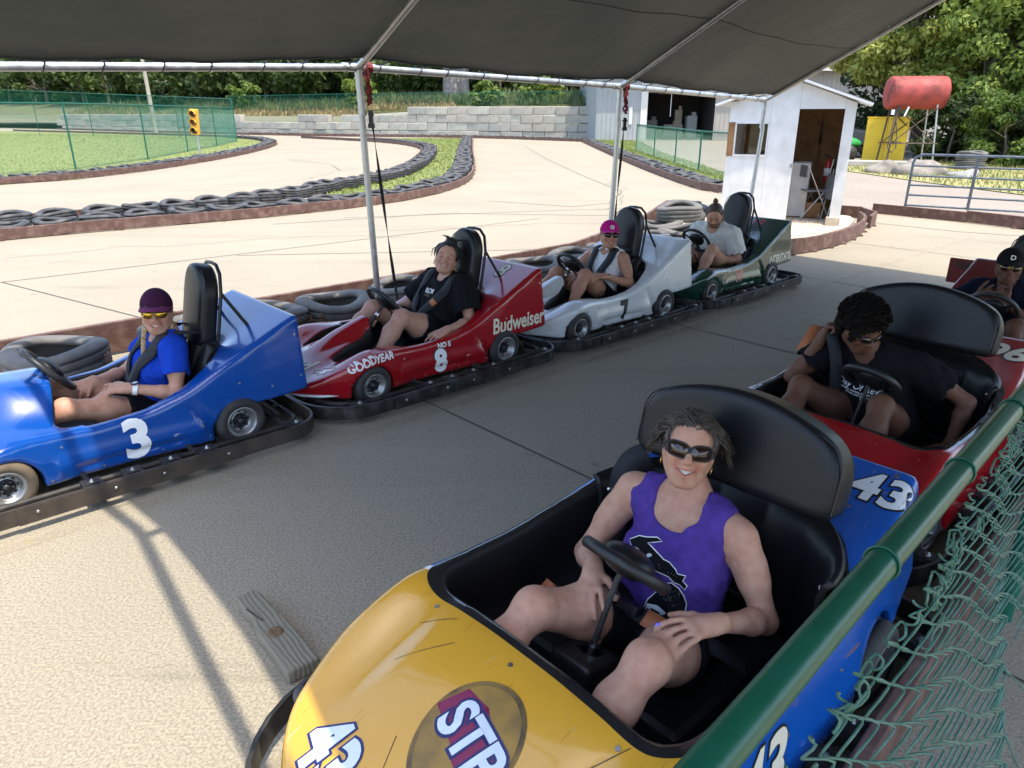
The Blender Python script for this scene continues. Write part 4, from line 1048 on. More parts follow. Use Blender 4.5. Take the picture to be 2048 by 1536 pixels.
mb = MB(); mb.tube([(.70, .44, .105), (.82, .38, .108), (.90, .30, .112), (.95, .2, .114), (.97, .06, .115), (.97, -.06, .115)], .014, 6, flat=(1.2, .6)); mb.build('nose_stripe', MAT['white'], B8)
screws(B3, T3, SCR); screws(B8, T8, SCR)
# white kart 7
K7, B7, T7 = single_kart(4.66, -4.23, 'white go-kart with a black 7 on its side', (SH_S, 'single'), ['paint_white', 'interior'], swc=(.09, 0, .50))
numeral('7', .20, B7, T7, (-.06, .5, .175), RX, UPZ, 'black', None, .014, sx_=.85)
# green kart 19
K19, B19, T19 = single_kart(6.52, -4.23, 'dark green go-kart with battery lettering on its tail, farthest of the left row', (SH_S, 'single'), ['paint_green', 'interior'], swc=(.09, 0, .52))
decal('lettering', text_bm('INTERSTATE', .10, .003, .15, .78), B19, T19, (-.755, .7, .30), RX, (.10, 0, 1), 'cream_decal', .003)
numeral('19', .15, B19, T19, (-.0, .5, .21), RX, UPZ, 'ext_red', 'cream_decal', .004, .005, sx_=.9)
decal('number', text_bm('19', .17, .004), B19, T19, (-.88, .12, .8), (0, 1, 0), (-1, 0, 0), 'ext_red', .003)
decal('lettering', text_bm('MOTOR', .05, .002, .2), B19, T19, (.10, .5, .285), RX, UPZ, 'cream_decal', .003)
decal('flash', shape_bm([[(0, 0), (.10, .06), (.075, .02), (.2, .07), (.05, -.01), (.08, .04)], [(.03, -.02), (-.05, -.07), (-.01, -.05)]]), B19, T19, (.30, .5, .17), RX, UPZ, 'cream_decal', .003)

screws(B7, T7, SCR); screws(B19, T19, SCR)
# wide karts of the right-hand row
def wide_kart(u, n, label, mats, split=None):
    k = empty('go_kart', L(u, n), KROT); tag(k, label, 'kart', 'karts parked in two rows')
    body = shell_obj(*SH_W, 'wide', mats, k, split)
    bumper(k, 'bumper_dark', -1.04, 1.07, .635, .40, .2); chassis(k, .87)
    for s_ in (1, -1): wheel(k, .56, s_ * .47, .128, .13); wheel(k, -.60, s_ * .465, .138, .17)
    steering(k, (.005, 0, .515), (-.66, .05, .75), (.13, -.03, .20), .128, True)
    # column housing on the floor
    s = SDF((-.2, -.2, .05), (.4, .2, .36), .01); X, Y, Z = s.grid()
    d = smax(smax(np.abs(X - .13) - .085 + .1 * (Z - .2), np.abs(Y + .03) - .08, .03), smax(Z - .26 - .25 * (X - .13), .06 - Z, .02), .03)
    d = smax(d, -(np.sqrt((X - .105) ** 2 + (Y + .03) ** 2) - .035 + (Z < .17) * .1), .01); s.F = (d + np.zeros_like(s.F)).astype(np.float32)
    link('column_housing', np_mesh('column_housing', *s.mesh(1)), k, MAT['plastic_black'])
    # pleated seat back wrapped round the rear of the cockpit
    V = []; F = []; nu_, nv = 97, 14
    for i in range(nu_):
        t = i / (nu_ - 1); a = -PI * .5 + PI * t           # across
        yy = .43 * math.sin(a); xx = -.36 - .25 * math.cos(a)
        ple = .020 * abs(math.sin(t * PI * 7)) ** .6
        nx, ny = math.cos(a), -math.sin(a) * .5
        for j in range(nv):
            v = j / (nv - 1); z = .10 + v * (.47 - .06 * (1 - math.cos(a) ** 2))
            b_ = ple * math.sin(PI * min(1, v * 1.15)) ** .5 + .02 * math.sin(PI * v); lean = -.07 * v
            roll = -.05 * max(0, (v - .86) / .14) ** 2
            V.append((xx + nx * b_ + lean * math.cos(a) + roll * nx, yy + ny * b_ - (lean * .15) * math.sin(a) * -1 - roll * ny * -1, z))
    for i in range(nu_ - 1):
        for j in range(nv - 1): F.append((i * nv + j, (i + 1) * nv + j, (i + 1) * nv + j + 1, i * nv + j + 1))
    mb = MB(); mb.add(V, F, 0, True); so = mb.build('seat_back', MAT['vinyl'], k); md = so.modifiers.new('s', 'SOLIDIFY'); md.thickness = .02; md.offset = 0
    mb = MB(); mb.box((-.12, 0, .12), (.5, .6, .07)); mb.build('seat', MAT['vinyl'], k, bevel=.03)
    for y, z in ((.405, .435), (-.405, .435)):
        mb = MB(); mb.lathe([(0, .006), (.009, .004), (.012, 0), (.012, -.01)], 10, 'z', (-.40, y, z + .02)); mb.build('snap', MAT['silver'], so)
    hp = pad('headrest', .365, .315, .125, .10, k, (-.535, 0, .595), -.24)
    mb = MB()
    for s_ in (-1, 1): mb.tube([(-.72, s_ * .2, .45), (-.66, s_ * .2, .70)], .016, 8)
    mb.build('headrest_frame', MAT['galv'], k)
    return k, body, bvh_of(body)
K43, B43, T43 = wide_kart(1.45, -1.09, 'yellow and blue go-kart numbered 43 in the foreground behind the green rail', ['paint_yellow', 'interior', 'rim_gloss', 'paint_sky', 'white'], .36)
K96, B96, T96 = wide_kart(3.55, -1.26, 'bright red open-cockpit go-kart numbered 96 behind the yellow and blue one', ['paint_red', 'interior', 'rim_gloss', 'paint_red', 'paint_red'])
screws(B43, T43, [(.30, .30), (.0, .28), (-.3, .3), (-.85, .36), (-.98, .5)])
for (x, y) in ((.44, .34), (.44, -.34), (.46, .0), (.93, .1), (.90, -.12), (-.78, .3), (-1.0, .36), (-1.0, .0)):
    h = T43.ray_cast(Vector((x, y, 1)), Vector((0, 0, -1)), 1)
    if h[0] is not None: mb = MB(); mb.tube([h[0] - h[1] * .002, h[0] + h[1] * .003], .007, 10); mb.build('screw', MAT['steel'], B43)
FX, FY = (0, 1, 0), (-1, 0, 0)           # lettering on decks read from the nose
mat('decal_navy', (.012, .016, .10), .4); mat('decal_plum', (.20, .012, .06), .45); mat('decal_pale', (.56, .62, .68), .4, col2=(.66, .70, .73), vs=20); mat('worn_brown', (.07, .045, .018), .6, col2=(.25, .14, .03), vs=9, vr=(.45, .65)); mat('worn_tan', (.20, .12, .03), .5, col2=(.34, .19, .03), vs=14)
# round oil-brand patch, half peeled, on the hood
disc = [[(.135 * math.cos(a), .15 * math.sin(a)) for a in [i * PI / 24 for i in range(48)]]]
SO = (.655, .06, .7)
decal('worn_patch', shape_bm(disc), B43, T43, SO, FX, (-1, .0, 0), 'worn_brown', .0012)
decal('worn_patch_core', shape_bm([[(.122 * math.cos(a), .136 * math.sin(a)) for a in [i * PI / 24 for i in range(48)]]]), B43, T43, SO, FX, (-1, 0, 0), 'worn_tan', .0018)
P1 = nrm((.82, .57, 0)); P2 = nrm((-.57, .82, 0))
decal('patch_ground', shape_bm([[(-.13, -.02), (-.02, -.035), (.02, -.05), (.135, -.06), (.12, .02), (.09, .055), (.03, .05), (-.03, .075), (-.11, .06)]]), B43, T43, SO, (.25, 1, 0), (-1, .25, 0), 'decal_plum', .0025)
for q, (bo, mm_, lf) in enumerate(((.0115, 'decal_navy', .0035), (.004, 'decal_pale', .0045))):
    decal('lettering', text_bm('STP', .135, bo, .1, .92, 1.02), B43, T43, (.655, .065, .7), (.25, 1, 0), (-1, .25, 0), mm_, lf)
for q, (bo, mm_, lf) in enumerate(((.014, 'decal_navy', .0016), (.007, 'decal_pale', .0028))):
    decal('number', text_bm('43', .19, bo, .0, .9, 1.05), B43, T43, (.88, -.225, .6), (.30, 1, -.0), (-1, .30, 0), mm_, lf)
    decal('number', text_bm('43', .20, bo, .0, .9, 1.08), B43, T43, (-.90, .35, .9), FX, FY, ('black', 'white')[q], lf)
    decal('number', text_bm('43', .26, bo, .25, .9), B43, T43, (.14, .6, .22), RX, UPZ, ('black', 'cream_decal')[q], lf)
    decal('number', text_bm('96', .22, bo, .15, .95), B96, T96, (-.86, .33, .9), FX, FY, ('black', 'cream_decal')[q], lf)
    decal('number', text_bm('96', .26, bo, .15, .95), B96, T96, (.68, -.05, .7), FX, FY, ('black', 'cream_decal')[q], lf)
for (a, b_, c_) in (((.62, -.30), (.50, -.18), .0012), ((.80, .2), (.62, .28), .0012), ((.5, -.34), (.44, -.24), .001), ((.55, .30), (.42, .36), .001), ((.9, -.02), (.75, -.1), .001)):
    d = Vector((a[0] - b_[0], a[1] - b_[1])); pts = [(0, 0), (d.length, 0), (d.length, .002), (0, .0025)]
    decal('scratch', shape_bm([pts]), B43, T43, (b_[0], b_[1], .6), (d.x, d.y, 0), (-d.y, d.x, 0), 'worn_brown', c_)
# dark red kart with tall headrest at the right edge
KN, BN, TN = single_kart(5.62, -1.29, 'dark red go-kart with a tall headrest at the right edge, last of its row', (SH_S, 'single'), ['paint_darkred', 'interior'], swc=(.09, 0, .52))
mb = MB(); mb.box((-1.03, -.14, .535), (.03, 1.0, .20)); wing = mb.build('rear_panel', MAT['paint_darkred'], KN, bevel=.008)
decal('lettering', text_bm('NASKART', .085, .002, 0, .9), wing, bvh_of(wing), (-.9, -.42, .585), (0, 1, 0), (0, 0, 1), 'black', .003)
# black steering-linkage boss in the nose of kart 43
s = SDF((.6, -.7, .03), (1.1, -.2, .3), .01); s.cap((.74, -.56, .10), (.86, -.44, .13), .045, .03, k=.03); s.ell((.76, -.55, .14), (.055, .045, .035)); s.cap((.76, -.55, .16), (.76, -.55, .24), .018, k=.0, sub=True)
link('spindle_cover', np_mesh('spindle_cover', *s.mesh(1)), K43, MAT['rubber'])
# ------------------------------------------------------------------ people
def fvec(v): return np.array(v, np.float32)
def skin_mat(name, c): return mat(name, c, .58, col2=(c[0] * .84, c[1] * .70, c[2] * .66), vs=34, vr=(.40, .78), det=9, bump=.22, bs=170, bdist=.0016, attr='Col', sss=.06, spec=.32, rvar=-.08)
def cloth(name, c, c2=None, r=.9): return mat(name, c, r, col2=c2 or sc(c, .82), vs=30, bump=.12, bs=420, bdist=.001, spec=.15)
def hair_mat(name, c, c2): return mat(name, c, .5, col2=c2, vs=40, vr=(.3, .7), bump=.5, bs=160, bdist=.003, spec=.4)
mat('lens_amber', (.035, .016, .010), .05, .35, coat=1.); mat('lens', (.008, .007, .007), .04, coat=1.); mat('lens_gold', (.60, .36, .04), .10, .9); mat('teeth', (.60, .56, .49), .35); mat('lash', (.012, .008, .006), .7); mat('lens_brown', (.03, .012, .005), .06, coat=1.)
mat('mouth_dark', (.06, .012, .012), .6)
def hand(s, wrist, d, back, side, curl=(.25, .35, .25), spread=.10, scl=1., k=.003, tips=None, thumb_in=.3):
    w = Vector(wrist); d = nrm(d); back = Vector(back); back = (back - d * back.dot(d)).normalized(); l = back.cross(d)      # for a left hand the thumb is at -l
    q = -1 if side > 0 else 1
    S_ = scl
    for o, r0, r1 in ((-.026, .0135, .0125), (-.009, .0145, .013), (.009, .0145, .013), (.026, .0135, .012)):
        s.cap(w + l * (o * .7 * S_) + d * .01, w + d * (.082 * S_) + l * (o * S_), r0 * S_, r1 * S_, k=.014)
    s.cap(w - d * .02, w + d * .03, .026 * S_, .024 * S_, k=.02)
    for i, (o, ln) in enumerate(((.034, .072), (.0115, .082), (-.0115, .076), (-.033, .060))):
        l0 = l * (q * o * S_); p = w + d * (.086 * S_) + l0; dd = (d + l * (q * (o / .03) * spread)).normalized()
        for j, (f_, r0, r1) in enumerate(((.46, .0094, .0086), (.31, .0086, .0078), (.23, .0078, .0066))):
            a = curl[j] * (1 + .08 * i); dd = (Matrix.Rotation(a, 3, l) @ dd).normalized()
            e = p + dd * (ln * f_ * S_ * 1.05); s.cap(p, e, r0 * S_, r1 * S_, k=k); p = e
        if tips is not None:
            nb = (Matrix.Rotation(sum(curl), 3, l) @ back); tips.append((p, dd, nb))
    p = w + d * (.022 * S_) + l * (q * .026 * S_); dd = (d * .62 + l * (q * .72) - back * thumb_in).normalized()
    s.cap(w + d * .01, p + dd * .03 * S_, .018 * S_, .0135 * S_, k=.012); p = p + dd * .03 * S_
    for j, (ln, r0, r1) in enumerate(((.034, .0115, .0105), (.028, .0105, .008))):
        dd = (dd + d * .35 - back * .1).normalized(); e = p + dd * ln * S_; s.cap(p, e, r0 * S_, r1 * S_, k=k); p = e
    if tips is not None: tips.append((p, dd, back))
def head_basis(f, up=(0, 0, 1), roll=0.):
    f = nrm(f); up = Vector(up); z = (up - f * up.dot(f)).normalized(); z = Matrix.Rotation(roll, 3, f) @ z; x = f.cross(z)
    return Matrix((x, f, z)).transposed()
def head_sdf(neck_l, smile=.0, fem=True, jaw=1., beard=False, h=.0028, full=1.):
    s = SDF((-.11, -.15, min(-.20, neck_l[2] - .04)), (.11, .15, .15), h)
    s.ell((0, -.014, .030), (.073, .090, .083), k=.02); s.ell((0, .018, -.022), (.061 * full, .066, .082), k=.03)
    for q in (-1, 1):
        s.cap((q * .054 * full * jaw, -.004, -.040), (q * .024 * jaw, .050, -.092), .021, .018, k=.03)
        s.ell((q * .038, .050, -.026 + .004 * smile), (.024, .022, .022), k=.022)
        s.cap((q * .046, .062, .024), (q * .012, .079, .021), .010, .009, k=.018)
        s.ell((q * .031, .096, .002), (.019, .022, .012), k=.014, sub=True)
        s.ell((q * .031, .064, .002), (.0175, .0155, .012), k=.004)          # lid-covered eyes
        s.ell((q * .072, -.006, -.006), (.009, .019, .031), k=.006); s.ell((q * .078, .0, .0), (.005, .010, .018), k=.004, sub=True)
    s.ell((0, .050, -.090), (.026 * jaw, .026, .022), k=.025)
    s.ell((0, .058, .050), (.045, .026, .034), k=.03)
    s.cap((0, .079, .014), (0, .099, -.024), .0085, .0115, k=.014); s.ell((0, .100, -.027), (.0125, .011, .010), k=.008)
    for q in (-1, 1): s.ell((q * .0125, .088, -.031), (.0085, .011, .008), k=.006); s.ell((q * .006, .098, -.0385), (.0035, .005, .004), k=.002, sub=True)
    s.ell((0, .071, -.058), (.030, .022, .026), k=.02)                         # muzzle
    mw = .020 + .011 * smile; lift_ = .008 * smile
    s.cap((-mw, .076, -.0555 + lift_), (0, .0885, -.0535), .0045, .0055, k=.006); s.cap((mw, .076, -.0555 + lift_), (0, .0885, -.0535), .0045, .0055, k=.006)
    s.cap((-mw * .9, .075, -.0625 + lift_ * .6), (0, .0855, -.069 - .003 * smile), .0045, .0065, k=.006); s.cap((mw * .9, .075, -.0625 + lift_ * .6), (0, .0855, -.069 - .003 * smile), .0045, .0065, k=.006)
    if smile > .3:
        for q in (-1, 1): s.cap((0, .0885, -.0615), (q * mw * .88, .079, -.0575 + lift_ * .7), .0058 + .0024 * smile, .0035, k=.003, sub=True)
        for q in (-1, 1): s.cap((q * .030, .078, -.036), (q * .036, .066, -.060), .0028, .0022, k=.012, sub=True)
    else:
        for q in (-1, 1): s.cap((0, .094, -.0612), (q * mw, .083, -.0595), .0016, .001, k=.003, sub=True)
    nl = fvec(neck_l)
    s.cap((0, -.022, -.055), nl, .050 if fem else .056, .056 if fem else .062, k=.022)
    V, F = s.mesh(1)
    x, y, z = V[:, 0], V[:, 1], V[:, 2]; C = np.ones((len(V), 3), np.float32)
    def put(m, c): C[:] = C * (1 - m[:, None]) + C * np.array(c, np.float32) * m[:, None]
    lip = np.exp(-((z + .0605 - .004 * smile * (np.abs(x) / .02) ** 2) / (.0095 + .003 * smile)) ** 4) * np.exp(-(x / (mw + .004)) ** 6) * (y > .066); put(lip, (.92, .58, .58))
    ck = np.exp(-((np.abs(x) - .040) / .02) ** 2 - ((z + .026) / .02) ** 2) * (y > .02); put(ck * .5, (1, .80, .76))
    ns = np.exp(-(x / .014) ** 2 - ((z + .027) / .014) ** 2) * (y > .08); put(ns * .5, (1, .80, .76))
    es = np.exp(-((np.abs(x) - .031) / .02) ** 2 - ((z - .003) / .013) ** 2) * (y > .04); put(es * .35, (.80, .70, .66))
    if beard:
        bd = np.clip((-.022 - z) / .012, 0, 1) * (y > -.01) * np.clip((z + .125) / .015, 0, 1); bd *= 1 - np.exp(-(x / .02) ** 4 - ((z + .061) / .010) ** 4); bd *= np.clip(1 - np.exp(-((np.abs(x) - .04) / .02) ** 2 - ((z + .03) / .022) ** 2), 0, 1)
        ms = np.exp(-((z + .047) / .007) ** 4) * (np.abs(x) < .03) * (y > .06); put(np.clip(bd + ms, 0, 1) * .82, (.13, .10, .09))
    return V, F, C, mw
def glasses(root, M, hc, kind='lens', w=.030, hh=.021, frame='black', round_=False, up=0.):
    g = empty('sunglasses', (0, 0, 0), 0, root)
    def P(x, y, z): return Vector(hc) + M @ Vector((x, y, z))
    def yy(x): return .0965 - .55 * (abs(x) ** 1.6) * 3.2
    for q in (-1, 1):
        pts = []; ring = []
        for i in range(20):
            a = i * PI / 10; ca, sa = math.cos(a), math.sin(a); e = 1. if round_ else .62
            x = w * math.copysign(abs(ca) ** e, ca); z = hh * math.copysign(abs(sa) ** e, sa) - (0 if round_ else .003 * (-x * q / w))
            X = q * (.0345 + 0) + x; pts.append(P(X, yy(X), .004 + z + up)); 
        c = P(q * .0345, yy(.0345) + .003, .004 + up)
        mb = MB(); mb.add([c] + pts, [(0, i + 1, (i + 1) % 20 + 1) for i in range(20)], 0, True); o = mb.build('lens', MAT[kind], g); md = o.modifiers.new('s', 'SOLIDIFY'); md.thickness = .002
        mb = MB(); mb.tube(pts, .0022 if round_ else .0030, 6, closed=True); mb.build('frame', MAT[frame], g)
        e0 = P(q * (.0345 + w), yy(.0345 + w), .010 + up); e1 = P(q * .076, .0, .012 + up); e2 = P(q * .077, -.02, .0)
        mb = MB(); mb.tube([e0, P(q * .071, .055, .012 + up), e1, e2], .0026, 6); mb.build('temple', MAT[frame], g)
    mb = MB(); mb.tube([P(-.006, .094, .012 + up), P(0, .097, .015 + up), P(.006, .094, .012 + up)], .0026, 6); mb.build('bridge', MAT[frame], g)
    return g
def cap_hat(root, M, hc, m, brim_m=None, logo=None, logo_m='white', back=False):
    def P(v): return Vector(hc) + M @ Vector(v)
    h = .0045
    s = SDF((-.12, -.14, -.02), (.12, .16, .16), h); X, Y, Z = s.grid()
    k0 = np.sqrt((X / .084) ** 2 + ((Y + .012) / .103) ** 2 + ((Z - .036) / .100) ** 2)
    d = (k0 - 1) * .088; d = smax(d, .036 + .05 * np.clip(-Y, 0, 1) * .3 - Z, .004)
    s.F = (d + np.zeros_like(s.F)).astype(np.float32)
    V, F = s.mesh(1); V = V @ np.array(M).T + np.array(hc)
    o = link('cap', np_mesh('cap', V, F), root, MAT[m])
    mb = MB(); n = 17; rows = []
    for i in range(n):
        a = math.radians(-68 + 136 * i / (n - 1)); bx, by = .084 * math.sin(a), -.012 + .103 * math.cos(a)
        ln = .105 * max(0, math.cos(a * 1.22)) ** .7
        row = []
        for t in (0, .35, .7, 1):
            x = bx * (1 + .04 * t); y = by + ln * t; z = .044 - .004 * t - 1.5 * bx * bx * (1 + t) - .006 * t * t
            row.append(P((x, y, z)))
        rows.append(row)
    v = [p for r in rows for p in r]; f = [(i * 4 + j, (i + 1) * 4 + j, (i + 1) * 4 + j + 1, i * 4 + j + 1) for i in range(n - 1) for j in range(3)]
    mb.add(v, f, 0, True); b = mb.build('brim', MAT[brim_m or m], o); md = b.modifiers.new('s', 'SOLIDIFY'); md.thickness = .004; md.offset = 0
    mb = MB(); mb.lathe([(0, .133), (.006, .131), (.007, .127), (0, .126)], 8); bt = mb.mesh('button')
    for v_ in bt.vertices: v_.co = P((v_.co.x, v_.co.y - .012, v_.co.z))
    link('button', bt, o, MAT[m])
    if logo is not None:
        ex = M @ Vector((-1, 0, 0)); ey = M @ Vector((0, -.35, 1)); org = P((0, .12, .085))
        for bm_, mm_, lf in logo: decal('emblem', bm_, o, bvh_of(o), org, ex, ey, mm_, lf, .008)
    return o
def locks(root, M, hc, m, n, seed, length, wave=.004, r=.006, base=(.078, .096, .088), face=True, gravity=.7, name='hair_locks', spread=.0, top=.0):
    rr = random.Random(seed); mb = MB(); gdir = M.transposed() @ Vector((0, 0, -1))
    for i in range(n):
        a = rr.random() * 2 * PI; el = rr.uniform(.15, 1.35)
        p = Vector((base[0] * math.cos(el) * math.sin(a), -.014 + base[1] * math.cos(el) * math.cos(a), .030 + base[2] * math.sin(el)))
        if face and p.y > .04 and p.z < .07: continue
        d = Vector((math.sin(a) * (.8 if p.y < .02 else 1.1), (math.cos(a) * .5 - .35) if p.y < .02 else -.55, (-.1 - .2 * (1 - el)) if p.y < .02 else .25)); pts = []; ph = rr.random() * 6
        ln = length * rr.uniform(.7, 1.2); st = ln / 9
        q = p.copy()
        for k in range(10):
            pts.append(Vector(hc) + M @ (q + Vector((math.sin(ph + k * 1.3), 0, math.cos(ph + k * 1.1))) * wave * (k / 9 + .3)))
            d = (d + Vector((0, -.03, 0)) + gdir * (gravity * .3)).normalized(); q = q + d * st
            # stay on the outside of the skull
            e = Vector((q.x / base[0], (q.y + .014) / base[1], (q.z - .03) / base[2])); L_ = e.length
            if L_ < 1.02 and q.z > -.05: q = Vector((0, -.014, .03)) + Vector((q.x, q.y + .014, q.z - .03)) / max(L_, .2) * (1.03 + spread * k / 9)
            if face and q.y > .055 and abs(q.x) < .055 and q.z < .06: q.x = math.copysign(.060, q.x if abs(q.x) > .002 else rr.uniform(-1, 1))
        mb.tube(pts, [r * (1 - .75 * k / 9) for k in range(10)], 5)
    o = mb.build(name, MAT[m], root); return o
def hair_cap(root, M, hc, m, infl=.010, line=.045, side=-.03, back=-.09, h=.004, noise=.003, vol=(0, 0, 0)):
    s = SDF((-.13, -.16, -.16), (.13, .13, .17), h); X, Y, Z = s.grid()
    s.ell((0, -.016, .034), (.075 + infl + vol[0], .092 + infl + vol[1], .084 + infl + vol[2]), k=.01)
    s.ell((0, -.055, -.03), (.066 + infl, .045 + infl, abs(back) * .75), k=.03)
    A = np.abs(X)
    # keep the face clear
    fr = smax(smax(.035 + .35 * np.maximum(.06 - A, 0) * 0 - Y, Z - (line + .03 - 6 * A * A), .01), A - .075, .01)
    s.F = smax(s.F, -fr, .006)
    ear = smax(np.abs(Y + .002) - .03, Z - .02, .01); ear = smax(ear, .055 - A, .01); 
    s.F = smax(s.F, -smax(ear, Z - side - .06, .01), .006) if side > -.02 else s.F
    s.F = smax(s.F, (back - Z), .01)
    s.F = s.F + noise * (np.sin(X * 190 + 8 * np.sin(Z * 60)) * np.sin(Y * 150 + 5 * np.sin(Z * 70)) + .6 * np.sin((X + Y) * 330)).astype(np.float32) * .8
    V, F = s.mesh(1); V = V @ np.array(M).T + np.array(hc)
    return link('hair', np_mesh('hair', V, F), root, MAT[m])

def person(kart, label, J, skin, top, bottom, fem=True, build=1., h=.0062, smile=.6, jaw=1., beard=False, hscale=1., full=1., bust=0.):
    """J: joints in kart coordinates. One skinned body, clothes on top of it."""
    g = lambda k: Vector(J[k])
    pel, che, nek, hc = g('pelvis'), g('chest'), g('neck'), g('head')
    M = head_basis(J['face'], J.get('up', (0, 0, 1)), J.get('roll', 0.))
    sl, sr = g('shL'), g('shR')
    lo = Vector((min(J[k][0] for k in J if k not in ('face', 'up', 'roll', 'handL', 'handR')) - .24, -.58, .03)); hi = Vector((max(J['kneeL'][0], J['kneeR'][0], J['ankL'][0], J['ankR'][0]) + .2, .58, max(J['neck'][2], J['wrL'][2], J['wrR'][2], J['elL'][2], J['elR'][2]) + .20))
    b = build
    latv = (sl - sr).normalized(); axis = (nek - pel).normalized(); fwd = latv.cross(axis).normalized()
    TR = np.array(Matrix((fwd, latv, axis)).transposed())
    waist = pel.lerp(che, .48) + fwd * .015
    def torso(s, e=0.):
        s.ell(pel, (.125 * b + e, .165 * b + e, .13 + e), TR, k=.05); s.ell(waist, (.105 * b + e, .142 * b + e, .15 + e), TR, k=.06)
        s.ell(che, (.112 * b + e, .158 * (.6 + .4 * b) + e, .17 + e), TR, k=.06)
        s.cap(sl.lerp(sr, .16) - axis * .01, sr.lerp(sl, .16) - axis * .01, .062 + e, .062 + e, k=.05)
        s.cap(nek + axis * .03, sl.lerp(nek, .25), .036 + e, .040 + e, k=.045); s.cap(nek + axis * .03, sr.lerp(nek, .25), .036 + e, .040 + e, k=.045)
        if bust:
            for q in (-1, 1): s.ell(che + latv * (.075 * q) + fwd * (.085 * b) - axis * .045, (.055 * bust + e, .066 * bust + e, .062 * bust + e), TR, k=.05)
        if b > 1.15: s.ell(waist + fwd * .05 - axis * .03, (.10 * b + e, .13 * b + e, .11 + e), TR, k=.06)
    s = SDF(lo, hi, h); torso(s)
    s.cap(nek - axis * .05, nek + (hc - nek) * .35, .060, .052, k=.04)
    tips = []
    for q, S_ in ((1, 'L'), (-1, 'R')):
        sh, el, wr = g('sh' + S_), g('el' + S_), g('wr' + S_)
        ba = 1 + (b - 1) * .3; s.cap(sh, sh.lerp(el, .5), .050 * ba, .044 * ba, k=.04); s.cap(sh.lerp(el, .35), el, .043 * ba, .036 * ba, k=.03)
        md_ = el.lerp(wr, .3); s.cap(el, md_, .036 * ba, .036 * ba, k=.02); s.cap(md_, wr, .036 * ba, .0235, k=.02)
        hd, bk, cu = J['hand' + S_]
        hand(s, wr, hd, bk, q, cu, .17, hscale * (1. if fem else 1.08), tips=tips if q > 0 else None)
        hip = pel + latv * (.085 * q * b) - axis * .03; kn, an = g('knee' + S_), g('ank' + S_)
        s.cap(hip, hip.lerp(kn, .55), .086 * b, .072 * b, k=.05); s.cap(hip.lerp(kn, .5), kn, .072 * b, .053 * (.5 + .5 * b), k=.04)
        up_ = (Vector((0, 0, 1))); s.ell(kn + up_ * .004, (.053, .053, .053), k=.03)
        cf = kn.lerp(an, .33); bk_ = (kn - an).cross(Vector((0, 1, 0))); bk_ = bk_.normalized() if bk_.length > 0 else Vector((0, 0, 0))
        s.cap(kn, cf - bk_ * .012, .050, .054 * (.6 + .4 * b), k=.03); s.cap(cf - bk_ * .012, an, .054 * (.6 + .4 * b), .034, k=.03)
        s.cap(an, an + Vector((.10, 0, .01)), .034, .028, k=.02)
    V, F = s.mesh(1); C = np.ones((len(V), 3), np.float32)
    nl = M.transposed() @ (nek + axis * .0 - hc)
    hV, hF, hC, mw = head_sdf(tuple(nl), smile, fem, jaw, beard, full=full)
    hV = hV @ np.array(M).T + np.array(hc)
    # tint knees, elbows and finger joints a little warmer
    for k in ('kneeL', 'kneeR', 'elL', 'elR'):
        w_ = np.exp(-((V - fvec(J[k])) ** 2).sum(1) / .05 ** 2)[:, None]; C *= 1 - w_ * np.array([[.02, .12, .12]], np.float32)
    nV = len(V); V = np.concatenate([V, hV]); F = np.concatenate([F, hF + nV]); C = np.concatenate([C, hC])
    me = np_mesh('person', V, F); ca = me.color_attributes.new('Col', 'FLOAT_COLOR', 'POINT'); ca.data.foreach_set('color', np.concatenate([C, np.ones((len(C), 1), np.float32)], 1).ravel())
    o = link('person', me, None, MAT[skin]); o.location = kart.location; o.rotation_euler = kart.rotation_euler; tag(o, label, 'person')
    # eyelashes, brows, teeth
    def P(x, y, z): return hc + M @ Vector((x, y, z))
    if smile > .3:
        mb = MB(); n_ = 9; vv = []
        for i in range(n_):
            t = -1 + 2 * i / (n_ - 1); x = t * mw * .85; y = .0838 - .0105 * t * t; zc = -.0585 + .007 * smile * t * t * .8; hh = (.0060 + .0026 * smile) * (1 - .5 * t * t)
            vv += [P(x, y, zc + .002), P(x, y - .001, zc - hh * 1.25)]
        mb.add(vv, [(2 * i, 2 * i + 1, 2 * i + 3, 2 * i + 2) for i in range(n_ - 1)], 0, True); mb.build('teeth', MAT['teeth'], o)
    for q in (-1, 1):
        mb = MB(); mb.tube([P(q * (.015 + .008 * k), .0785 - (.008 * k - .012) ** 2 * 14, -.0035 - .0035 * math.sin(PI * k / 4)) for k in range(5)], [.001, .0016, .0016, .0014, .001], 5); mb.build('eyelash', MAT['lash'], o)
        mb = MB(); mb.tube([P(q * (.012 + .010 * k), .0885 - (.010 * k) ** 2 * 9, .0215 + .006 * math.sin(PI * (k + .6) / 4.6)) for k in range(5)], [.0022, .003, .003, .0024, .001], 6, flat=(1, .7)); mb.build('eyebrow', MAT['lash'], o)
    # top
    def garment(name, m, mk, lo_, hi_, hh=.0075, wr=.0030, solid=None):
        s2 = SDF(lo_, hi_, hh); mk(s2); X, Y, Z = s2.grid()
        s2.F = s2.F + (wr * (np.sin(X * 46 + 5 * np.sin(Y * 21 + Z * 17)) * np.sin(Z * 52 + 4 * np.sin(X * 19)) + .7 * np.sin((Y - X) * 61 + Z * 33) + 1.1 * np.clip(np.sin(Z * 95 + X * 40 + 3 * np.sin(Y * 14)), 0, 1) * np.clip((pel.z + .14 - Z) / .1, 0, 1))).astype(np.float32)
        return link(name, np_mesh(name, *s2.mesh(1)), o, MAT[m])
    lo2 = lo + Vector((0, .0, .03)); hi2 = Vector((max(pel.x + .45, .25), .58, max(nek.z + .16, hi.z - .02)))
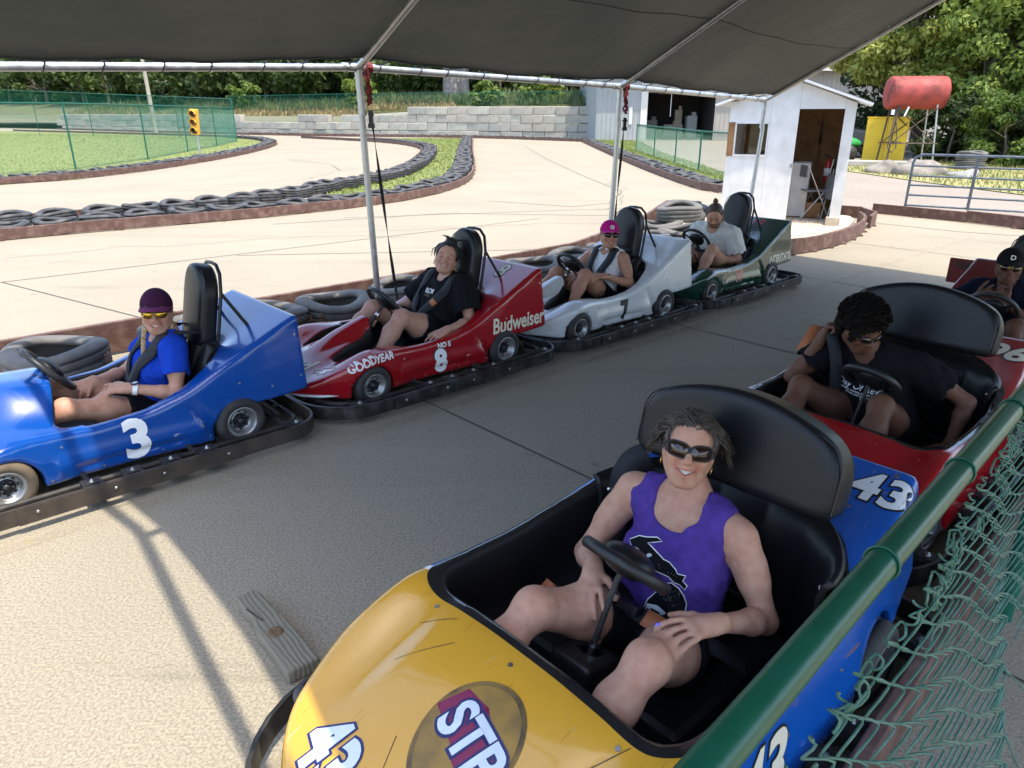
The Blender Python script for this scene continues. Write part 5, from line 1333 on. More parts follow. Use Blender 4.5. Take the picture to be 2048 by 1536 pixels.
    def mk_top(s2):
        e = top.get('e', .012); torso(s2, e)
        for q, S_ in ((1, 'L'), (-1, 'R')):
            sh, el = g('sh' + S_), g('el' + S_)
            if top['kind'] == 'tee':
                t = top.get('slv', .62); s2.cap(sh, sh.lerp(el, t), .060 * b + e, .062 * b + e * 1.4, k=.04); e2 = sh.lerp(el, t); dd = (el - sh).normalized(); s2.cap(e2 + dd * .075, e2 + dd * .3, .092 * b, .11 * b, k=.008, sub=True)
            else:
                dd = (el - sh).normalized(); s2.cap(sh + dd * .03 + latv * (q * .012), sh + dd * .25 + latv * (q * .05), .066 * b, .075 * b, k=.012, sub=True); s2.ell(sh + latv * (q * .006) + axis * .02, (.085, .052, .085), TR, k=.015, sub=True)
        nr = top.get('neck', .075); dp = top.get('deep', .03); c = nek + fwd * (.05 + dp * .4) + axis * (.03)
        s2.cap(c + axis * .10, c - axis * dp, nr, nr * .82, k=.010, sub=True)
        if top.get('vee'): s2.cap(nek + fwd * .09 - axis * .0, nek + fwd * .12 - axis * (.05 + dp), .035, .006, k=.01, sub=True)
        s2.cap(nek + axis * .06, nek + axis * .2, .075, .12, k=.01, sub=True)
        # hem
        hp = pel - axis * top.get('hem', .02); X, Y, Z = s2.grid()
        cut = -((X - hp.x) * axis.x + (Y - hp.y) * axis.y + (Z - hp.z) * axis.z)
        s2.F = smax(s2.F, cut.astype(np.float32), .012)
    shirt = garment('shirt' if top['kind'] == 'tee' else 'tank_top', top['m'], mk_top, lo2, hi2)
    def mk_bot(s2):
        e = .014; s2.ell(pel - axis * .01, (.125 * b + e, .165 * b + e, .12 + e), TR, k=.05); 
        for q, S_ in ((1, 'L'), (-1, 'R')):
            hip = pel + latv * (.085 * q * b) - axis * .03; kn = g('knee' + S_); t = bottom.get('len', .55)
            s2.cap(hip, hip.lerp(kn, t), .088 * b + e, (.074 * b + e * 1.5), k=.04); e2 = hip.lerp(kn, t); dd = (kn - hip).normalized(); s2.cap(e2 + dd * .10, e2 + dd * .3, .115 * b, .13 * b, k=.008, sub=True)
        X, Y, Z = s2.grid(); hp = pel + axis * .11; cut = ((X - hp.x) * axis.x + (Y - hp.y) * axis.y + (Z - hp.z) * axis.z); s2.F = smax(s2.F, cut.astype(np.float32), .012)
    kx = max(J['kneeL'][0], J['kneeR'][0])
    garment('shorts', bottom['m'], mk_bot, Vector((pel.x - .25, -.45, .04)), Vector((kx + .15, .45, pel.z + .36)), .009)
    for S_ in 'LR':
        an = g('ank' + S_); s3 = SDF(an + Vector((-.12, -.09, -.10)), an + Vector((.25, .09, .12)), .009)
        s3.cap(an + Vector((-.03, 0, -.035)), an + Vector((.15, 0, -.03)), .042, .040, k=.02); s3.cap(an, an + Vector((.08, 0, -.02)), .042, .04, k=.03); link('shoe', np_mesh('shoe', *s3.mesh(1)), o, MAT['shoe'])
    return o, M, hc, shirt, tips, dict(fwd=fwd, lat=latv, axis=axis, pel=pel, che=che, nek=nek)
def belt(kart, pts, w=.024, name='seat_belt', m='webbing', nrm_=None):
    """flat webbing along points"""
    P = [Vector(p) for p in pts]
    for _ in range(2): P = [P[0]] + [q for a, b in zip(P[:-1], P[1:]) for q in (a * .75 + b * .25, a * .25 + b * .75)] + [P[-1]]
    mb = MB(); v = []
    for i, p in enumerate(P):
        t = (P[min(i + 1, len(P) - 1)] - P[max(i - 1, 0)]).normalized(); n_ = Vector(nrm_ or (.7, .2, .6)); s_ = t.cross(n_).normalized(); v += [p - s_ * w, p + s_ * w]
    mb.add(v, [(2 * i, 2 * i + 1, 2 * i + 3, 2 * i + 2) for i in range(len(P) - 1)], 0, True)
    o = mb.build(name, MAT[m], kart); md = o.modifiers.new('s', 'SOLIDIFY'); md.thickness = .005; md.offset = 0; return o

def harness(kart, shirt, ax, pts, w=.03, start=None, end=None, name='seat_belt', m='webbing', lift=.007):
    bv = bvh_of(shirt); P = []
    if start: P.append(Vector(start))
    pts2 = []
    for (a, b), (c, d) in zip(pts[:-1], pts[1:]): pts2 += [(a + (c - a) * k / 4, b + (d - b) * k / 4) for k in range(4)]
    pts2.append(pts[-1])
    N_ = [ax['fwd']] * len(P)
    for la, xa in pts2:
        dr = (ax['fwd'] + ax['axis'] * max(0, (xa - .08) * 7)).normalized()
        o_ = ax['che'] + ax['lat'] * la + ax['axis'] * xa + dr * .4; h = bv.ray_cast(o_, -dr, .8)
        if h[0] is not None: P.append(h[0] + h[1] * lift); N_.append(h[1])
    if end: P.append(Vector(end)); N_.append(ax['fwd'])
    mb = MB(); v = []
    for _ in range(2): P = [P[0]] + [(P[i - 1] + P[i] * 2 + P[i + 1]) / 4 for i in range(1, len(P) - 1)] + [P[-1]]; N_ = [N_[0]] + [(N_[i - 1] + N_[i] * 2 + N_[i + 1]).normalized() for i in range(1, len(N_) - 1)] + [N_[-1]]
    for i, p in enumerate(P):
        t = (P[min(i + 1, len(P) - 1)] - P[max(i - 1, 0)]).normalized(); s_ = t.cross(N_[i]).normalized(); v += [p - s_ * w, p + N_[i] * .006, p + s_ * w]
    mb.add(v, [q for i in range(len(P) - 1) for q in ((3 * i, 3 * i + 1, 3 * i + 4, 3 * i + 3), (3 * i + 1, 3 * i + 2, 3 * i + 5, 3 * i + 4))], 0, True)
    o = mb.build(name, MAT[m], kart); md = o.modifiers.new('s', 'SOLIDIFY'); md.thickness = .007; md.offset = 1; return o
skin_mat('skin_fair', (.50, .275, .185)); skin_mat('skin_tan', (.50, .28, .19)); skin_mat('skin_warm', (.50, .28, .20)); skin_mat('skin_dark', (.15, .07, .042)); skin_mat('skin_deep', (.125, .06, .038)); skin_mat('skin_bronze', (.46, .24, .155))
cloth('royal_blue', (.008, .05, .42)); cloth('black_tee', (.008, .008, .010)); cloth('white_polo', (.72, .72, .74)); cloth('white_linen', (.66, .65, .61)); cloth('purple_jersey', (.085, .045, .26), (.065, .035, .21)); cloth('black_shorts', (.008, .008, .010)); cloth('khaki', (.14, .10, .07)); cloth('navy_tee', (.006, .008, .022))
cloth('maroon_cap', (.045, .010, .035)); cloth('pink_cap', (.50, .01, .20)); cloth('black_cap', (.010, .010, .011))
hair_mat('hair_brown', (.10, .055, .03), (.26, .17, .10)); hair_mat('hair_black', (.012, .010, .009), (.03, .025, .02)); hair_mat('hair_grey', (.026, .017, .012), (.095, .075, .06)); hair_mat('hair_dkbrown', (.045, .024, .015), (.09, .05, .03)); mat('hair_coil', (.006, .005, .004), .85, col2=(.014, .010, .008), vs=60, spec=.12); hair_mat('hair_blond', (.22, .13, .06), (.45, .33, .19))
RC = (.20, .25, .15); FIST = (1.0, 1.2, .8); GRIP = (.75, .95, .6)

# woman in blue, kart 3
o, M, hc, shirt, tips, ax = person(K3, 'smiling woman in royal blue shirt, maroon cap and mirrored sunglasses in the blue kart', dict(
    pelvis=(-.27, .02, .215), chest=(-.385, .03, .435), neck=(-.425, .035, .575), head=(-.385, .055, .715), face=(.42, .86, .10), up=(-.1, 0, 1), roll=.05,
    shL=(-.40, .195, .535), shR=(-.41, -.13, .545), elL=(-.35, .295, .315), wrL=(-.135, .205, .375), elR=(-.24, -.23, .33), wrR=(-.02, -.07, .36),
    handL=((.85, -.5, .05), (.1, .35, .9), (.35, .5, .3)), handR=((.8, .3, -.35), (.3, -.2, .9), (.5, .8, .5)), kneeL=(.17, .20, .335), kneeR=(.21, -.10, .375), ankL=(.54, .15, .20), ankR=(.56, -.14, .22)),
    'skin_tan', dict(kind='tee', m='royal_blue', slv=.50, neck=.070, deep=.035, vee=True, hem=.02), dict(m='black_shorts', len=.30), True, .93, smile=1., bust=.95, h=.0066)
hair_cap(o, M, hc, 'hair_brown', .006, .035, -.05, -.075)
cloth('maroon_brim', (.15, .03, .10)); cap_hat(o, M, hc, 'maroon_cap', 'maroon_brim'); glasses(o, M, hc, 'lens_gold', .029, .023, 'hair_dkbrown', True)
for q in (-1, 1):
    mb = MB(); base = hc + M @ Vector((q * .066, -.01, -.05)); end = Vector((-.33, .055 + q * (.085 if q < 0 else -.10) * -1, .50)) if False else hc + M @ Vector((q * .085, .045, -.26))
    for st in range(3):
        pts = []
        for i in range(22):
            t = i / 21; c = base.lerp(end, t) + M @ Vector((0, .03 * math.sin(PI * t), 0)); a = t * 24 + st * 2 * PI / 3; pts.append(c + M @ Vector((math.cos(a) * .008, math.sin(a) * .005, 0)))
        mb.tube(pts, [.0085 * (1 - .35 * i / 21) for i in range(22)], 6)
    mb.build('braid', MAT['hair_blond'], o)
mb = MB(); w = Vector((-.135, .205, .375)); d = (Vector((-.35, .295, .315)) - w).normalized(); c = w + d * .035
mb.tube([c - d * .012, c + d * .012], .0335, 16); wb = mb.build('watch_strap', MAT['white'], o)
mb = MB(); mb.box(c + Vector((.0, .012, .036)), (.036, .03, .010), Matrix.Rotation(.5, 3, 'Z')); mb.build('watch_face', MAT['lens'], o, bevel=.003)
for q in (-1, 1): harness(K3, shirt, ax, [(q * .105, .15), (q * .11, .08), (q * .10, .0), (q * .065, -.09), (q * .02, -.17)], .036, start=(-.55, .03 + q * .11, .585))
belt(K3, [(-.25, .21, .17), (-.14, .12, .31), (-.10, -.05, .33), (-.2, -.2, .18)], .024)
mb = MB(); mb.box((-.09, .015, .335), (.05, .06, .03)); mb.build('buckle', MAT['black_metal'], K3, bevel=.004)

# woman in black, kart 8
o, M, hc, shirt, tips, ax = person(K8, 'laughing dark-haired woman in a black T-shirt, head tipped back, in the red kart', dict(
    pelvis=(-.34, .0, .225), chest=(-.455, .01, .455), neck=(-.485, .01, .60), head=(-.445, .03, .755), face=(.60, .74, .24), up=(-.3, 0, 1), roll=-.08,
    shL=(-.47, .195, .565), shR=(-.47, -.17, .565), elL=(-.40, .345, .345), wrL=(-.155, .375, .335), elR=(-.28, -.29, .36), wrR=(-.10, -.31, .33),
    handL=((.9, .05, -.25), (.15, .25, .95), (.25, .35, .25)), handR=((.9, .1, -.2), (0, 0, 1), RC), kneeL=(.06, .165, .425), kneeR=(.11, -.12, .445), ankL=(.33, .21, .155), ankR=(.34, -.21, .155)),
    'skin_warm', dict(kind='tee', m='black_tee', slv=.72, neck=.072, deep=.03, hem=.06, e=.018), dict(m='black_shorts', len=.62), True, 1.22, smile=.9, bust=1.15, full=1.06, h=.0066)
hair_cap(o, M, hc, 'hair_black', .010, .045, -.05, -.08); locks(o, M, hc, 'hair_black', 60, 5, .13, .006, .005, gravity=.5)
bun = SDF((-.08, -.15, .04), (.08, .05, .20), .006); bun.ell((0, -.05, .125), (.045, .05, .035)); Vb, Fb = bun.mesh(1); link('hair_bun', np_mesh('hair_bun', Vb @ np.array(M).T + np.array(hc), Fb), o, MAT['hair_black'])
rr = random.Random(2)
mb = MB()
for i in range(34):
    a = rr.random() * 6.28; p = Vector((.035 * math.cos(a), -.045 + .045 * math.sin(a), .14)); pts = [hc + M @ p]
    for k in range(5): p = p + Vector((math.cos(a) * .006 + rr.uniform(-.006, .006), math.sin(a) * .006 + rr.uniform(-.006, .006), .008 - .003 * k)); pts.append(hc + M @ p)
    mb.tube(pts, [.0035, .003, .0026, .002, .0015, .001], 5)
mb.build('hair_wisps', MAT['hair_black'], o)
for q in (-1, 1):
    mb = MB(); mb.tube([hc + M @ Vector((q * .078, -.004 + .016 * math.cos(t), -.052 + .018 * math.sin(t))) for t in [i * PI / 8 for i in range(16)]], .0018, 5, closed=True); mb.build('earring', MAT['gold'], o)
sbvh = bvh_of(shirt); ey = ax['axis']; exr = -ax['lat']
ex_ = (ax['lat'] * -1); ORG = ax['che'] + ax['fwd'] * .12
for dz, t, m_, sz in ((.045, 'dots', None, 0), (.012, 'RDR', 'white', .05), (-.02, 'family', 'lane_paint', .03)):
    if m_: decal('print', text_bm(t, sz, .001), shirt, sbvh, ORG + ey * dz, ax['lat'], ey, m_, .003, .012)
for q in (-1, 1): harness(K8, shirt, ax, [(q * .125, .15), (q * .13, .08), (q * .12, -.02), (q * .07, -.11), (q * .02, -.19)], .032, start=(-.61, q * .12, .60))
harness(K8, shirt, ax, [(.115, -.04), (.095, -.075)], .024, name='belt_label', m='belt_tan', lift=.018)
mb = MB(); mb.box((-.15, .01, .335), (.05, .06, .03)); mb.build('buckle', MAT['black_metal'], K8, bevel=.004)

# woman with pink cap, kart 7
o, M, hc, shirt, tips, ax = person(K7, 'smiling woman in white sleeveless polo, bright pink cap and sunglasses in the white kart', dict(
    pelvis=(-.27, .0, .22), chest=(-.36, .01, .435), neck=(-.395, .01, .58), head=(-.35, .03, .725), face=(.56, .80, .12), up=(-.1, 0, 1),
    shL=(-.385, .185, .53), shR=(-.37, -.165, .545), elL=(-.33, .31, .335), wrL=(-.10, .23, .42), elR=(-.20, -.26, .38), wrR=(.0, -.04, .40),
    handL=((.85, -.4, .12), (.1, .3, .9), (.3, .45, .3)), handR=((.8, .35, -.25), (.2, -.3, .9), (.5, .7, .5)), kneeL=(.10, .16, .445), kneeR=(.15, -.13, .43), ankL=(.34, .20, .155), ankR=(.35, -.20, .155)),
    'skin_bronze', dict(kind='tank', m='white_polo', neck=.070, deep=.03, vee=True, hem=.04), dict(m='black_shorts', len=.32), True, .98, smile=.8, bust=1., h=.0072)
hair_cap(o, M, hc, 'hair_brown', .004, .035, -.05, -.06)
lg = [(shape_bm([[(.020 * math.cos(i * PI / 10), .020 * math.sin(i * PI / 10)) for i in range(20)]]), 'white', .002), (shape_bm([[(.014 * math.cos(i * PI / 10), .014 * math.sin(i * PI / 10)) for i in range(20)]]), 'pink_cap', .003), (text_bm('M', .024, .001), 'white', .004)]
cloth('pink_brim', (.62, .03, .30)); cap_hat(o, M, hc, 'pink_cap', 'pink_brim', logo=lg); glasses(o, M, hc, 'lens', .029, .020, 'black', True)
mb = MB()
for q in (-1, 1):
    p0 = ax['nek'] + ax['fwd'] * .03 + ax['axis'] * .035 + ax['lat'] * (q * .062); p1 = ax['nek'] + ax['fwd'] * .115 - ax['axis'] * .015 + ax['lat'] * (q * .045); p2 = ax['nek'] + ax['fwd'] * .10 + ax['axis'] * .0 + ax['lat'] * (q * .012); p3 = ax['nek'] + ax['fwd'] * .06 + ax['axis'] * .028 + ax['lat'] * (q * .045)
    mb = MB(); mb.add([p0, p1, p2, p3], [(0, 1, 2, 3)], 0, True)
    c_ = mb.build('collar', MAT['white_polo'], shirt); md = c_.modifiers.new('s', 'SOLIDIFY'); md.thickness = .006
for q in (-1, 1): harness(K7, shirt, ax, [(q * .09, .15), (q * .095, .08), (q * .08, -.02), (q * .045, -.11), (q * .01, -.18)], .036, start=(-.54, q * .11, .59))
mb = MB(); mb.tube([Vector((-.10, .23, .42)) + d * .0 for d in (Vector((0, 0, 0)),)] + [Vector((-.115, .236, .416))], .031, 14); mb.build('bracelet', MAT['silver'], o)

# man in white shirt, kart 19
o, M, hc, shirt, tips, ax = person(K19, 'bearded man with a hair bun in a white shirt, looking down in the green kart', dict(
    pelvis=(-.30, .0, .22), chest=(-.27, .01, .475), neck=(-.225, .02, .635), head=(-.13, .05, .755), face=(.72, .42, -.46), up=(.4, .2, 1),
    shL=(-.25, .215, .57), shR=(-.22, -.19, .58), elL=(-.26, .30, .31), wrL=(-.045, .15, .33), elR=(-.12, -.28, .36), wrR=(.06, -.06, .40),
    handL=((.8, -.45, -.1), (.1, .2, .9), (.4, .6, .4)), handR=((.75, .3, -.5), (.3, -.2, .9), (.5, .7, .5)), kneeL=(.08, .19, .44), kneeR=(.16, -.17, .45), ankL=(.33, .21, .155), ankR=(.35, -.21, .155)),
    'skin_fair', dict(kind='tee', m='white_linen', slv=.66, neck=.075, deep=.03, vee=True, hem=.05, e=.02), dict(m='khaki', len=.68), False, 1.08, smile=0., beard=True, jaw=1.08, h=.0076)
hair_cap(o, M, hc, 'hair_dkbrown', .006, .048, -.01, -.07)
bun = SDF((-.06, -.18, .0), (.06, -.02, .19), .006); bun.ell((0, -.085, .115), (.026, .03, .024)); bun.cap((0, -.085, .12), (.005, -.09, .142), .014, .008); Vb, Fb = bun.mesh(1); link('hair_bun', np_mesh('hair_bun', Vb @ np.array(M).T + np.array(hc), Fb), o, MAT['hair_dkbrown'])

# woman in purple, kart 43
o, M, hc, shirt, tips, ax = person(K43, 'smiling grey-haired woman with sunglasses and purple tank top in the foreground kart', dict(
    pelvis=(-.215, -.005, .19), chest=(-.315, -.02, .43), neck=(-.345, -.03, .595), head=(-.325, -.035, .765), face=(.78, .52, .34), up=(-.3, -.02, 1), roll=.02,
    shL=(-.335, .17, .54), shR=(-.29, -.215, .575), elL=(-.325, .285, .305), wrL=(-.065, .265, .425), elR=(-.16, -.295, .34), wrR=(-.01, -.135, .425),
    handL=((.93, -.30, .13), (-.1, .25, .95), (.14, .26, .2)), handR=((.80, .55, -.22), (.25, -.1, .95), (.25, .35, .25)), kneeL=(.175, .22, .405), kneeR=(.235, -.145, .40), ankL=(.50, .20, .17), ankR=(.56, -.17, .17)),
    'skin_fair', dict(kind='tank', m='purple_jersey', neck=.092, deep=.06, hem=.05, e=.011), dict(m='black_shorts', len=.46), True, 1.12, smile=1., bust=1.05, full=1.0, jaw=.95, h=.0052)
hair_cap(o, M, hc, 'hair_grey', .012, .066, -.05, -.075, noise=.003); locks(o, M, hc, 'hair_grey', 800, 9, .108, .006, .0030, base=(.086, .104, .096), gravity=.8, spread=.03)
glasses(o, M, hc, 'lens_amber', .0325, .0225, 'black')
mat('nail', (.22, .16, .62), .25, coat=.5)
for (p, d, nb) in tips[:4]:
    s = SDF(p + Vector((-.02, -.02, -.02)), p + Vector((.02, .02, .02)), .0022); R = Matrix((d, nb.cross(d), nb)).transposed(); s.ell(p + nb * .0056 - d * .002, (.0088, .0064, .0036), np.array(R)); link('fingernail', np_mesh('fingernail', *s.mesh(1)), o, MAT['nail'])
for q in (-1, 1):
    mb = MB(); mb.tube([hc + M @ Vector((q * .078, -.002 + .010 * math.cos(t), -.048 + .012 * math.sin(t))) for t in [i * PI / 8 for i in range(16)]], .0018, 5, closed=True); mb.build('earring', MAT['gold'], o)
# printed two-peninsula map on the tank top
UPP = [(-.125, .055), (-.105, .075), (-.085, .082), (-.06, .094), (-.045, .092), (-.062, .082), (-.075, .074), (-.06, .070), (-.04, .062), (-.02, .055), (.0, .058), (.022, .052), (.03, .045), (.05, .05), (.048, .036), (.062, .030), (.06, .018), (.045, .024), (.03, .022), (.012, .028), (-.01, .026), (-.03, .022), (-.045, .026), (-.055, .034), (-.07, .044), (-.09, .050), (-.11, .046)]
LOW = [(.025, .016), (.045, .012), (.06, .0), (.07, -.018), (.072, -.040), (.062, -.055), (.072, -.060), (.088, -.056), (.10, -.072), (.104, -.095), (.095, -.118), (.08, -.135), (.05, -.140), (.0, -.138), (-.018, -.132), (-.012, -.11), (-.018, -.085), (-.016, -.055), (-.008, -.035), (.0, -.02), (-.002, -.005), (.01, .006)]
LAKE = [(-.014, -.064), (.01, -.058), (.04, -.064), (.075, -.062), (.09, -.082), (.088, -.104), (.06, -.108), (.02, -.104), (-.012, -.102)]
def inflate(P, k):
    c = sum((Vector(p) for p in P), Vector((0, 0))) / len(P); out = []
    n = len(P)
    for i in range(n):
        a, b_, c_ = Vector(P[i - 1]), Vector(P[i]), Vector(P[(i + 1) % n]); t = (c_ - a).normalized(); out.append(tuple(b_ + Vector((-t.y, t.x)) * k))
    return out
def area(P): return sum(P[i][0] * P[(i + 1) % len(P)][1] - P[(i + 1) % len(P)][0] * P[i][1] for i in range(len(P)))
UPP, LOW, LAKE = [[(a * 1.22, b * 1.22) for a, b in P_] for P_ in (UPP, LOW, LAKE)]
sb = bvh_of(shirt); ORG = ax['che'].lerp(ax['pel'], .33) + ax['fwd'] * .16 + ax['lat'] * .025; pex = ax['lat'] - ax['axis'] * .05; pey = ax['axis']
for P_ in (UPP, LOW):
    k = .0028 if area(P_) < 0 else -.0028
    decal('print_outline', shape_bm([inflate(P_, k)]), shirt, sb, ORG, pex, pey, 'white', .0022, .01)
    decal('print', shape_bm([P_]), shirt, sb, ORG, pex, pey, 'black_tee', .0034, .01)
decal('print_lake', shape_bm([LAKE]), shirt, sb, ORG, pex, pey, 'decal_pale', .0044, .01)
decal('print_moon', shape_bm([[(-.066 + .009 * math.cos(a), .058 + .009 * math.sin(a)) for a in [i * PI / 6 + .6 for i in range(8)]] + [(-.0615, .060)]]), shirt, sb, ORG, pex, pey, 'decal_pale', .0044, .01)
rr = random.Random(4); st = []
for i in range(46):
    x, y = (rr.uniform(-.05, .045), rr.uniform(.028, .05)) if i < 16 else (rr.uniform(.005, .065), rr.uniform(-.05, .006))
    st.append([(x, y), (x + .0012, y), (x + .0012, y + .0012), (x, y + .0012)])
decal('print_stars', shape_bm(st), shirt, sb, ORG, pex, pey, 'white', .0044, 0)
decal('print_pier', shape_bm([[(-.012, -.09), (.085, -.094), (.085, -.097), (-.012, -.094)], [(.0, -.084), (.03, -.086), (.03, -.091), (.0, -.090)], [(.045, -.07), (.0465, -.07), (.0465, -.094), (.045, -.094)], [(.078, -.066), (.089, -.070), (.089, -.1), (.078, -.098)]]), shirt, sb, ORG, pex, pey, 'black_tee', .0052, .01)
belt(K43, [(-.22, .30, .20), (-.12, .22, .30), (-.05, .08, .325), (-.05, -.06, .32), (-.14, -.2, .27), (-.2, -.32, .2)], .024, nrm_=(.5, 0, .85))
belt(K43, [(-.055, .17, .318), (-.04, .10, .335), (-.036, .05, .338)], .027, 'belt_label', 'belt_tan', nrm_=(.5, 0, .85))
mb = MB(); mb.box((-.035, -.005, .345), (.045, .075, .03), Matrix.Rotation(-.4, 3, 'Y')); mb.build('buckle', MAT['black_metal'], K43, bevel=.004)
belt(K43, [(-.50, -.31, .59), (-.45, -.355, .56), (-.42, -.37, .45), (-.38, -.36, .30), (-.30, -.34, .22)], .05, nrm_=(.8, .5, .2)); belt(K43, [(.04, -.36, .16), (.0, -.345, .22), (-.04, -.34, .25)], .022, 'belt_label', 'belt_tan')

# man adjusting his belt, kart 96
o, M, hc, shirt, tips, ax = person(K96, 'man with curly black hair in black T-shirt, hand raised, in red kart', dict(
    pelvis=(-.24, -.02, .20), chest=(-.20, -.07, .46), neck=(-.145, -.10, .615), head=(-.055, -.115, .745), face=(.34, .80, -.42), up=(.2, .3, 1),
    shL=(-.215, .135, .56), shR=(-.17, -.29, .575), elL=(-.30, .35, .42), wrL=(-.12, .36, .245), elR=(-.02, -.415, .42), wrR=(-.07, -.315, .63),
    handL=((.7, -.1, -.6), (.4, .8, .3), (.3, .4, .3)), handR=((-.15, .25, .9), (.3, -.8, .1), FIST), kneeL=(.10, .10, .43), kneeR=(.12, -.29, .43), ankL=(.40, .16, .17), ankR=(.42, -.26, .17)),
    'skin_dark', dict(kind='tee', m='black_tee', slv=.52, neck=.070, deep=.015, hem=.06, e=.016), dict(m='black_shorts', len=.5), False, 1.12, smile=0., jaw=1.02, h=.0066)
hair_cap(o, M, hc, 'hair_coil', .020, .040, -.01, -.05, noise=.006, vol=(.012, .012, .025))
rr = random.Random(8); mb = MB()
for i in range(520):
    a = rr.random() * 2 * PI; el = rr.uniform(-.05, 1.5); e_ = Vector((math.cos(el) * math.sin(a), math.cos(el) * math.cos(a), math.sin(el)))
    p = Vector((e_.x * .105, -.016 + e_.y * .12, .045 + e_.z * .115))
    if p.y > .05 and p.z < .085: continue
    pts = [hc + M @ (p + Vector((math.cos(t * 2.2 + i), math.sin(t * 2.2 + i), math.cos(t * 1.7 + i)) ) * .0065 + e_ * (t * .003)) for t in range(6)]
    mb.tube(pts, .0036, 4, cap=False)
mb.build('hair_curls', MAT['hair_coil'], o)
glasses(o, M, hc, 'lens_brown', .026, .016, 'black')
mb = MB(); mb.lathe([(0, .004), (.004, 0), (0, -.004)], 8, 'z', hc + M @ Vector((-.077, .004, -.032))); mb.build('earring', MAT['silver'], o)
mb = MB(); n0 = ax['nek'] + ax['axis'] * .015; mb.tube([n0 + ax['lat'] * (.066 * math.cos(t)) + ax['fwd'] * (.068 * math.sin(t)) - ax['axis'] * (.02 * math.sin(t)) for t in [PI * i / 12 - .3 for i in range(15)]], .0022, 5); mb.build('necklace', MAT['silver'], o)
sb = bvh_of(shirt); ORG = ax['che'] + ax['fwd'] * .15 + ax['axis'] * .0
decal('print', text_bm('Day Of Revival', .052, .0006, .35, .86), shirt, sb, ORG + ax['axis'] * .012, ax['lat'], ax['axis'], 'white', .003, .012)
decal('print', text_bm('PREPARE, AWAKE, READY FOR HARVEST', .0145, .0004, .1), shirt, sb, ORG - ax['axis'] * .020, ax['lat'], ax['axis'], 'white', .003, .012)
decal('print', text_bm("IT'S HIS AND MINE ALL", .0125, .0003, .1), shirt, sb, ORG - ax['axis'] * .036 - ax['lat'] * .03, ax['lat'], ax['axis'], 'white', .003, .012)
belt(K96, [(-.30, -.36, .62), (-.16, -.33, .70), (-.05, -.26, .70), (-.03, -.20, .58), (-.05, -.19, .42), (-.08, -.2, .3)], .028); belt(K96, [(-.24, -.42, .66), (-.14, -.40, .62), (-.10, -.42, .54)], .03, 'belt_label', 'belt_tan')

# man with cap, last kart of the right row
o, M, hc, shirt, tips, ax = person(KN, 'man with black cap, round glasses and bracelets, hands at his chest, at right edge', dict(
    pelvis=(-.28, .0, .22), chest=(-.33, -.02, .455), neck=(-.335, -.04, .60), head=(-.285, -.05, .745), face=(.93, .33, .04), up=(-.1, 0, 1),
    shL=(-.335, .17, .555), shR=(-.33, -.22, .555), elL=(-.15, .22, .39), wrL=(-.07, .03, .545), elR=(-.18, -.33, .42), wrR=(-.07, -.15, .545),
    handL=((-.1, -.7, .6), (.9, .1, .2), FIST), handR=((-.1, .75, .5), (.9, -.1, .2), FIST), kneeL=(.12, .16, .43), kneeR=(.13, -.16, .43), ankL=(.34, .20, .155), ankR=(.35, -.20, .155)),
    'skin_deep', dict(kind='tee', m='navy_tee', slv=.62, neck=.07, deep=.02, hem=.05, e=.018), dict(m='black_shorts', len=.55), False, 1.05, smile=0., h=.0076)
hair_cap(o, M, hc, 'hair_coil', .006, .04, -.01, -.05)
cap_hat(o, M, hc, 'black_cap', logo=[(text_bm('D', .045, .001, 0), 'white', .003)]); glasses(o, M, hc, 'lens_brown', .026, .022, 'gold', True)
for (w, e_, ms) in ((Vector((-.07, .03, .545)), Vector((-.15, .22, .39)), ('silver', 'silver', 'silver')), (Vector((-.07, -.15, .545)), Vector((-.18, -.33, .42)), ('lane_paint', 'green_wire', 'pink_cap'))):
    d = (e_ - w).normalized()
    for i, m_ in enumerate(ms):
        c = w + d * (.012 + i * .014); mb = MB(); mb.tube([c - d * .0045, c + d * .0045], .032 + i * .0015, 14); mb.build('bracelet', MAT[m_], o)
# ------------------------------------------------------------------ background: block wall, bank, building, tank, gate, fences, trees
mat('block', (.44, .41, .35), .9, col2=(.56, .52, .44), vs=1.6, vr=(.3, .7), bump=.35, bs=14, space='Generated')
for i_, c_ in enumerate(((.31, .29, .25), (.38, .35, .29), (.35, .31, .26))): mat('block_%d' % i_, c_, .9, col2=sc(c_, 1.25), vs=2.2, bump=.4, bs=12)
WA, WB, WC = Vector((6.0, 57.0, 0)), Vector((-15.5, 66.0, 0)), Vector((-50, 86, 0))
wall = empty('retaining_wall', WB); tag(wall, 'long retaining wall of large pale concrete blocks at the far end of the track', 'wall')
BW, BH = 1.83, .61
def block_mesh(seed):
    rr = random.Random(seed); mb = MB(); w, d, h_ = BW - .03, .6, BH - .025; c = .03
    mb.box((0, 0, 0), (w, d, h_)); me = mb.mesh('block'); bm = bmesh.new(); bm.from_mesh(me); bmesh.ops.bevel(bm, geom=bm.edges[:], offset=c, segments=1, affect='EDGES')
    for v in bm.verts: v.co += Vector((rr.uniform(-.012, .012), rr.uniform(-.012, .012), rr.uniform(-.01, .01)))
    bm.to_mesh(me); bm.free(); return me
BM = [block_mesh(i) for i in range(6)]
for i, m_ in enumerate(BM): m_.materials.append(MAT['block_%d' % (i % 3)])
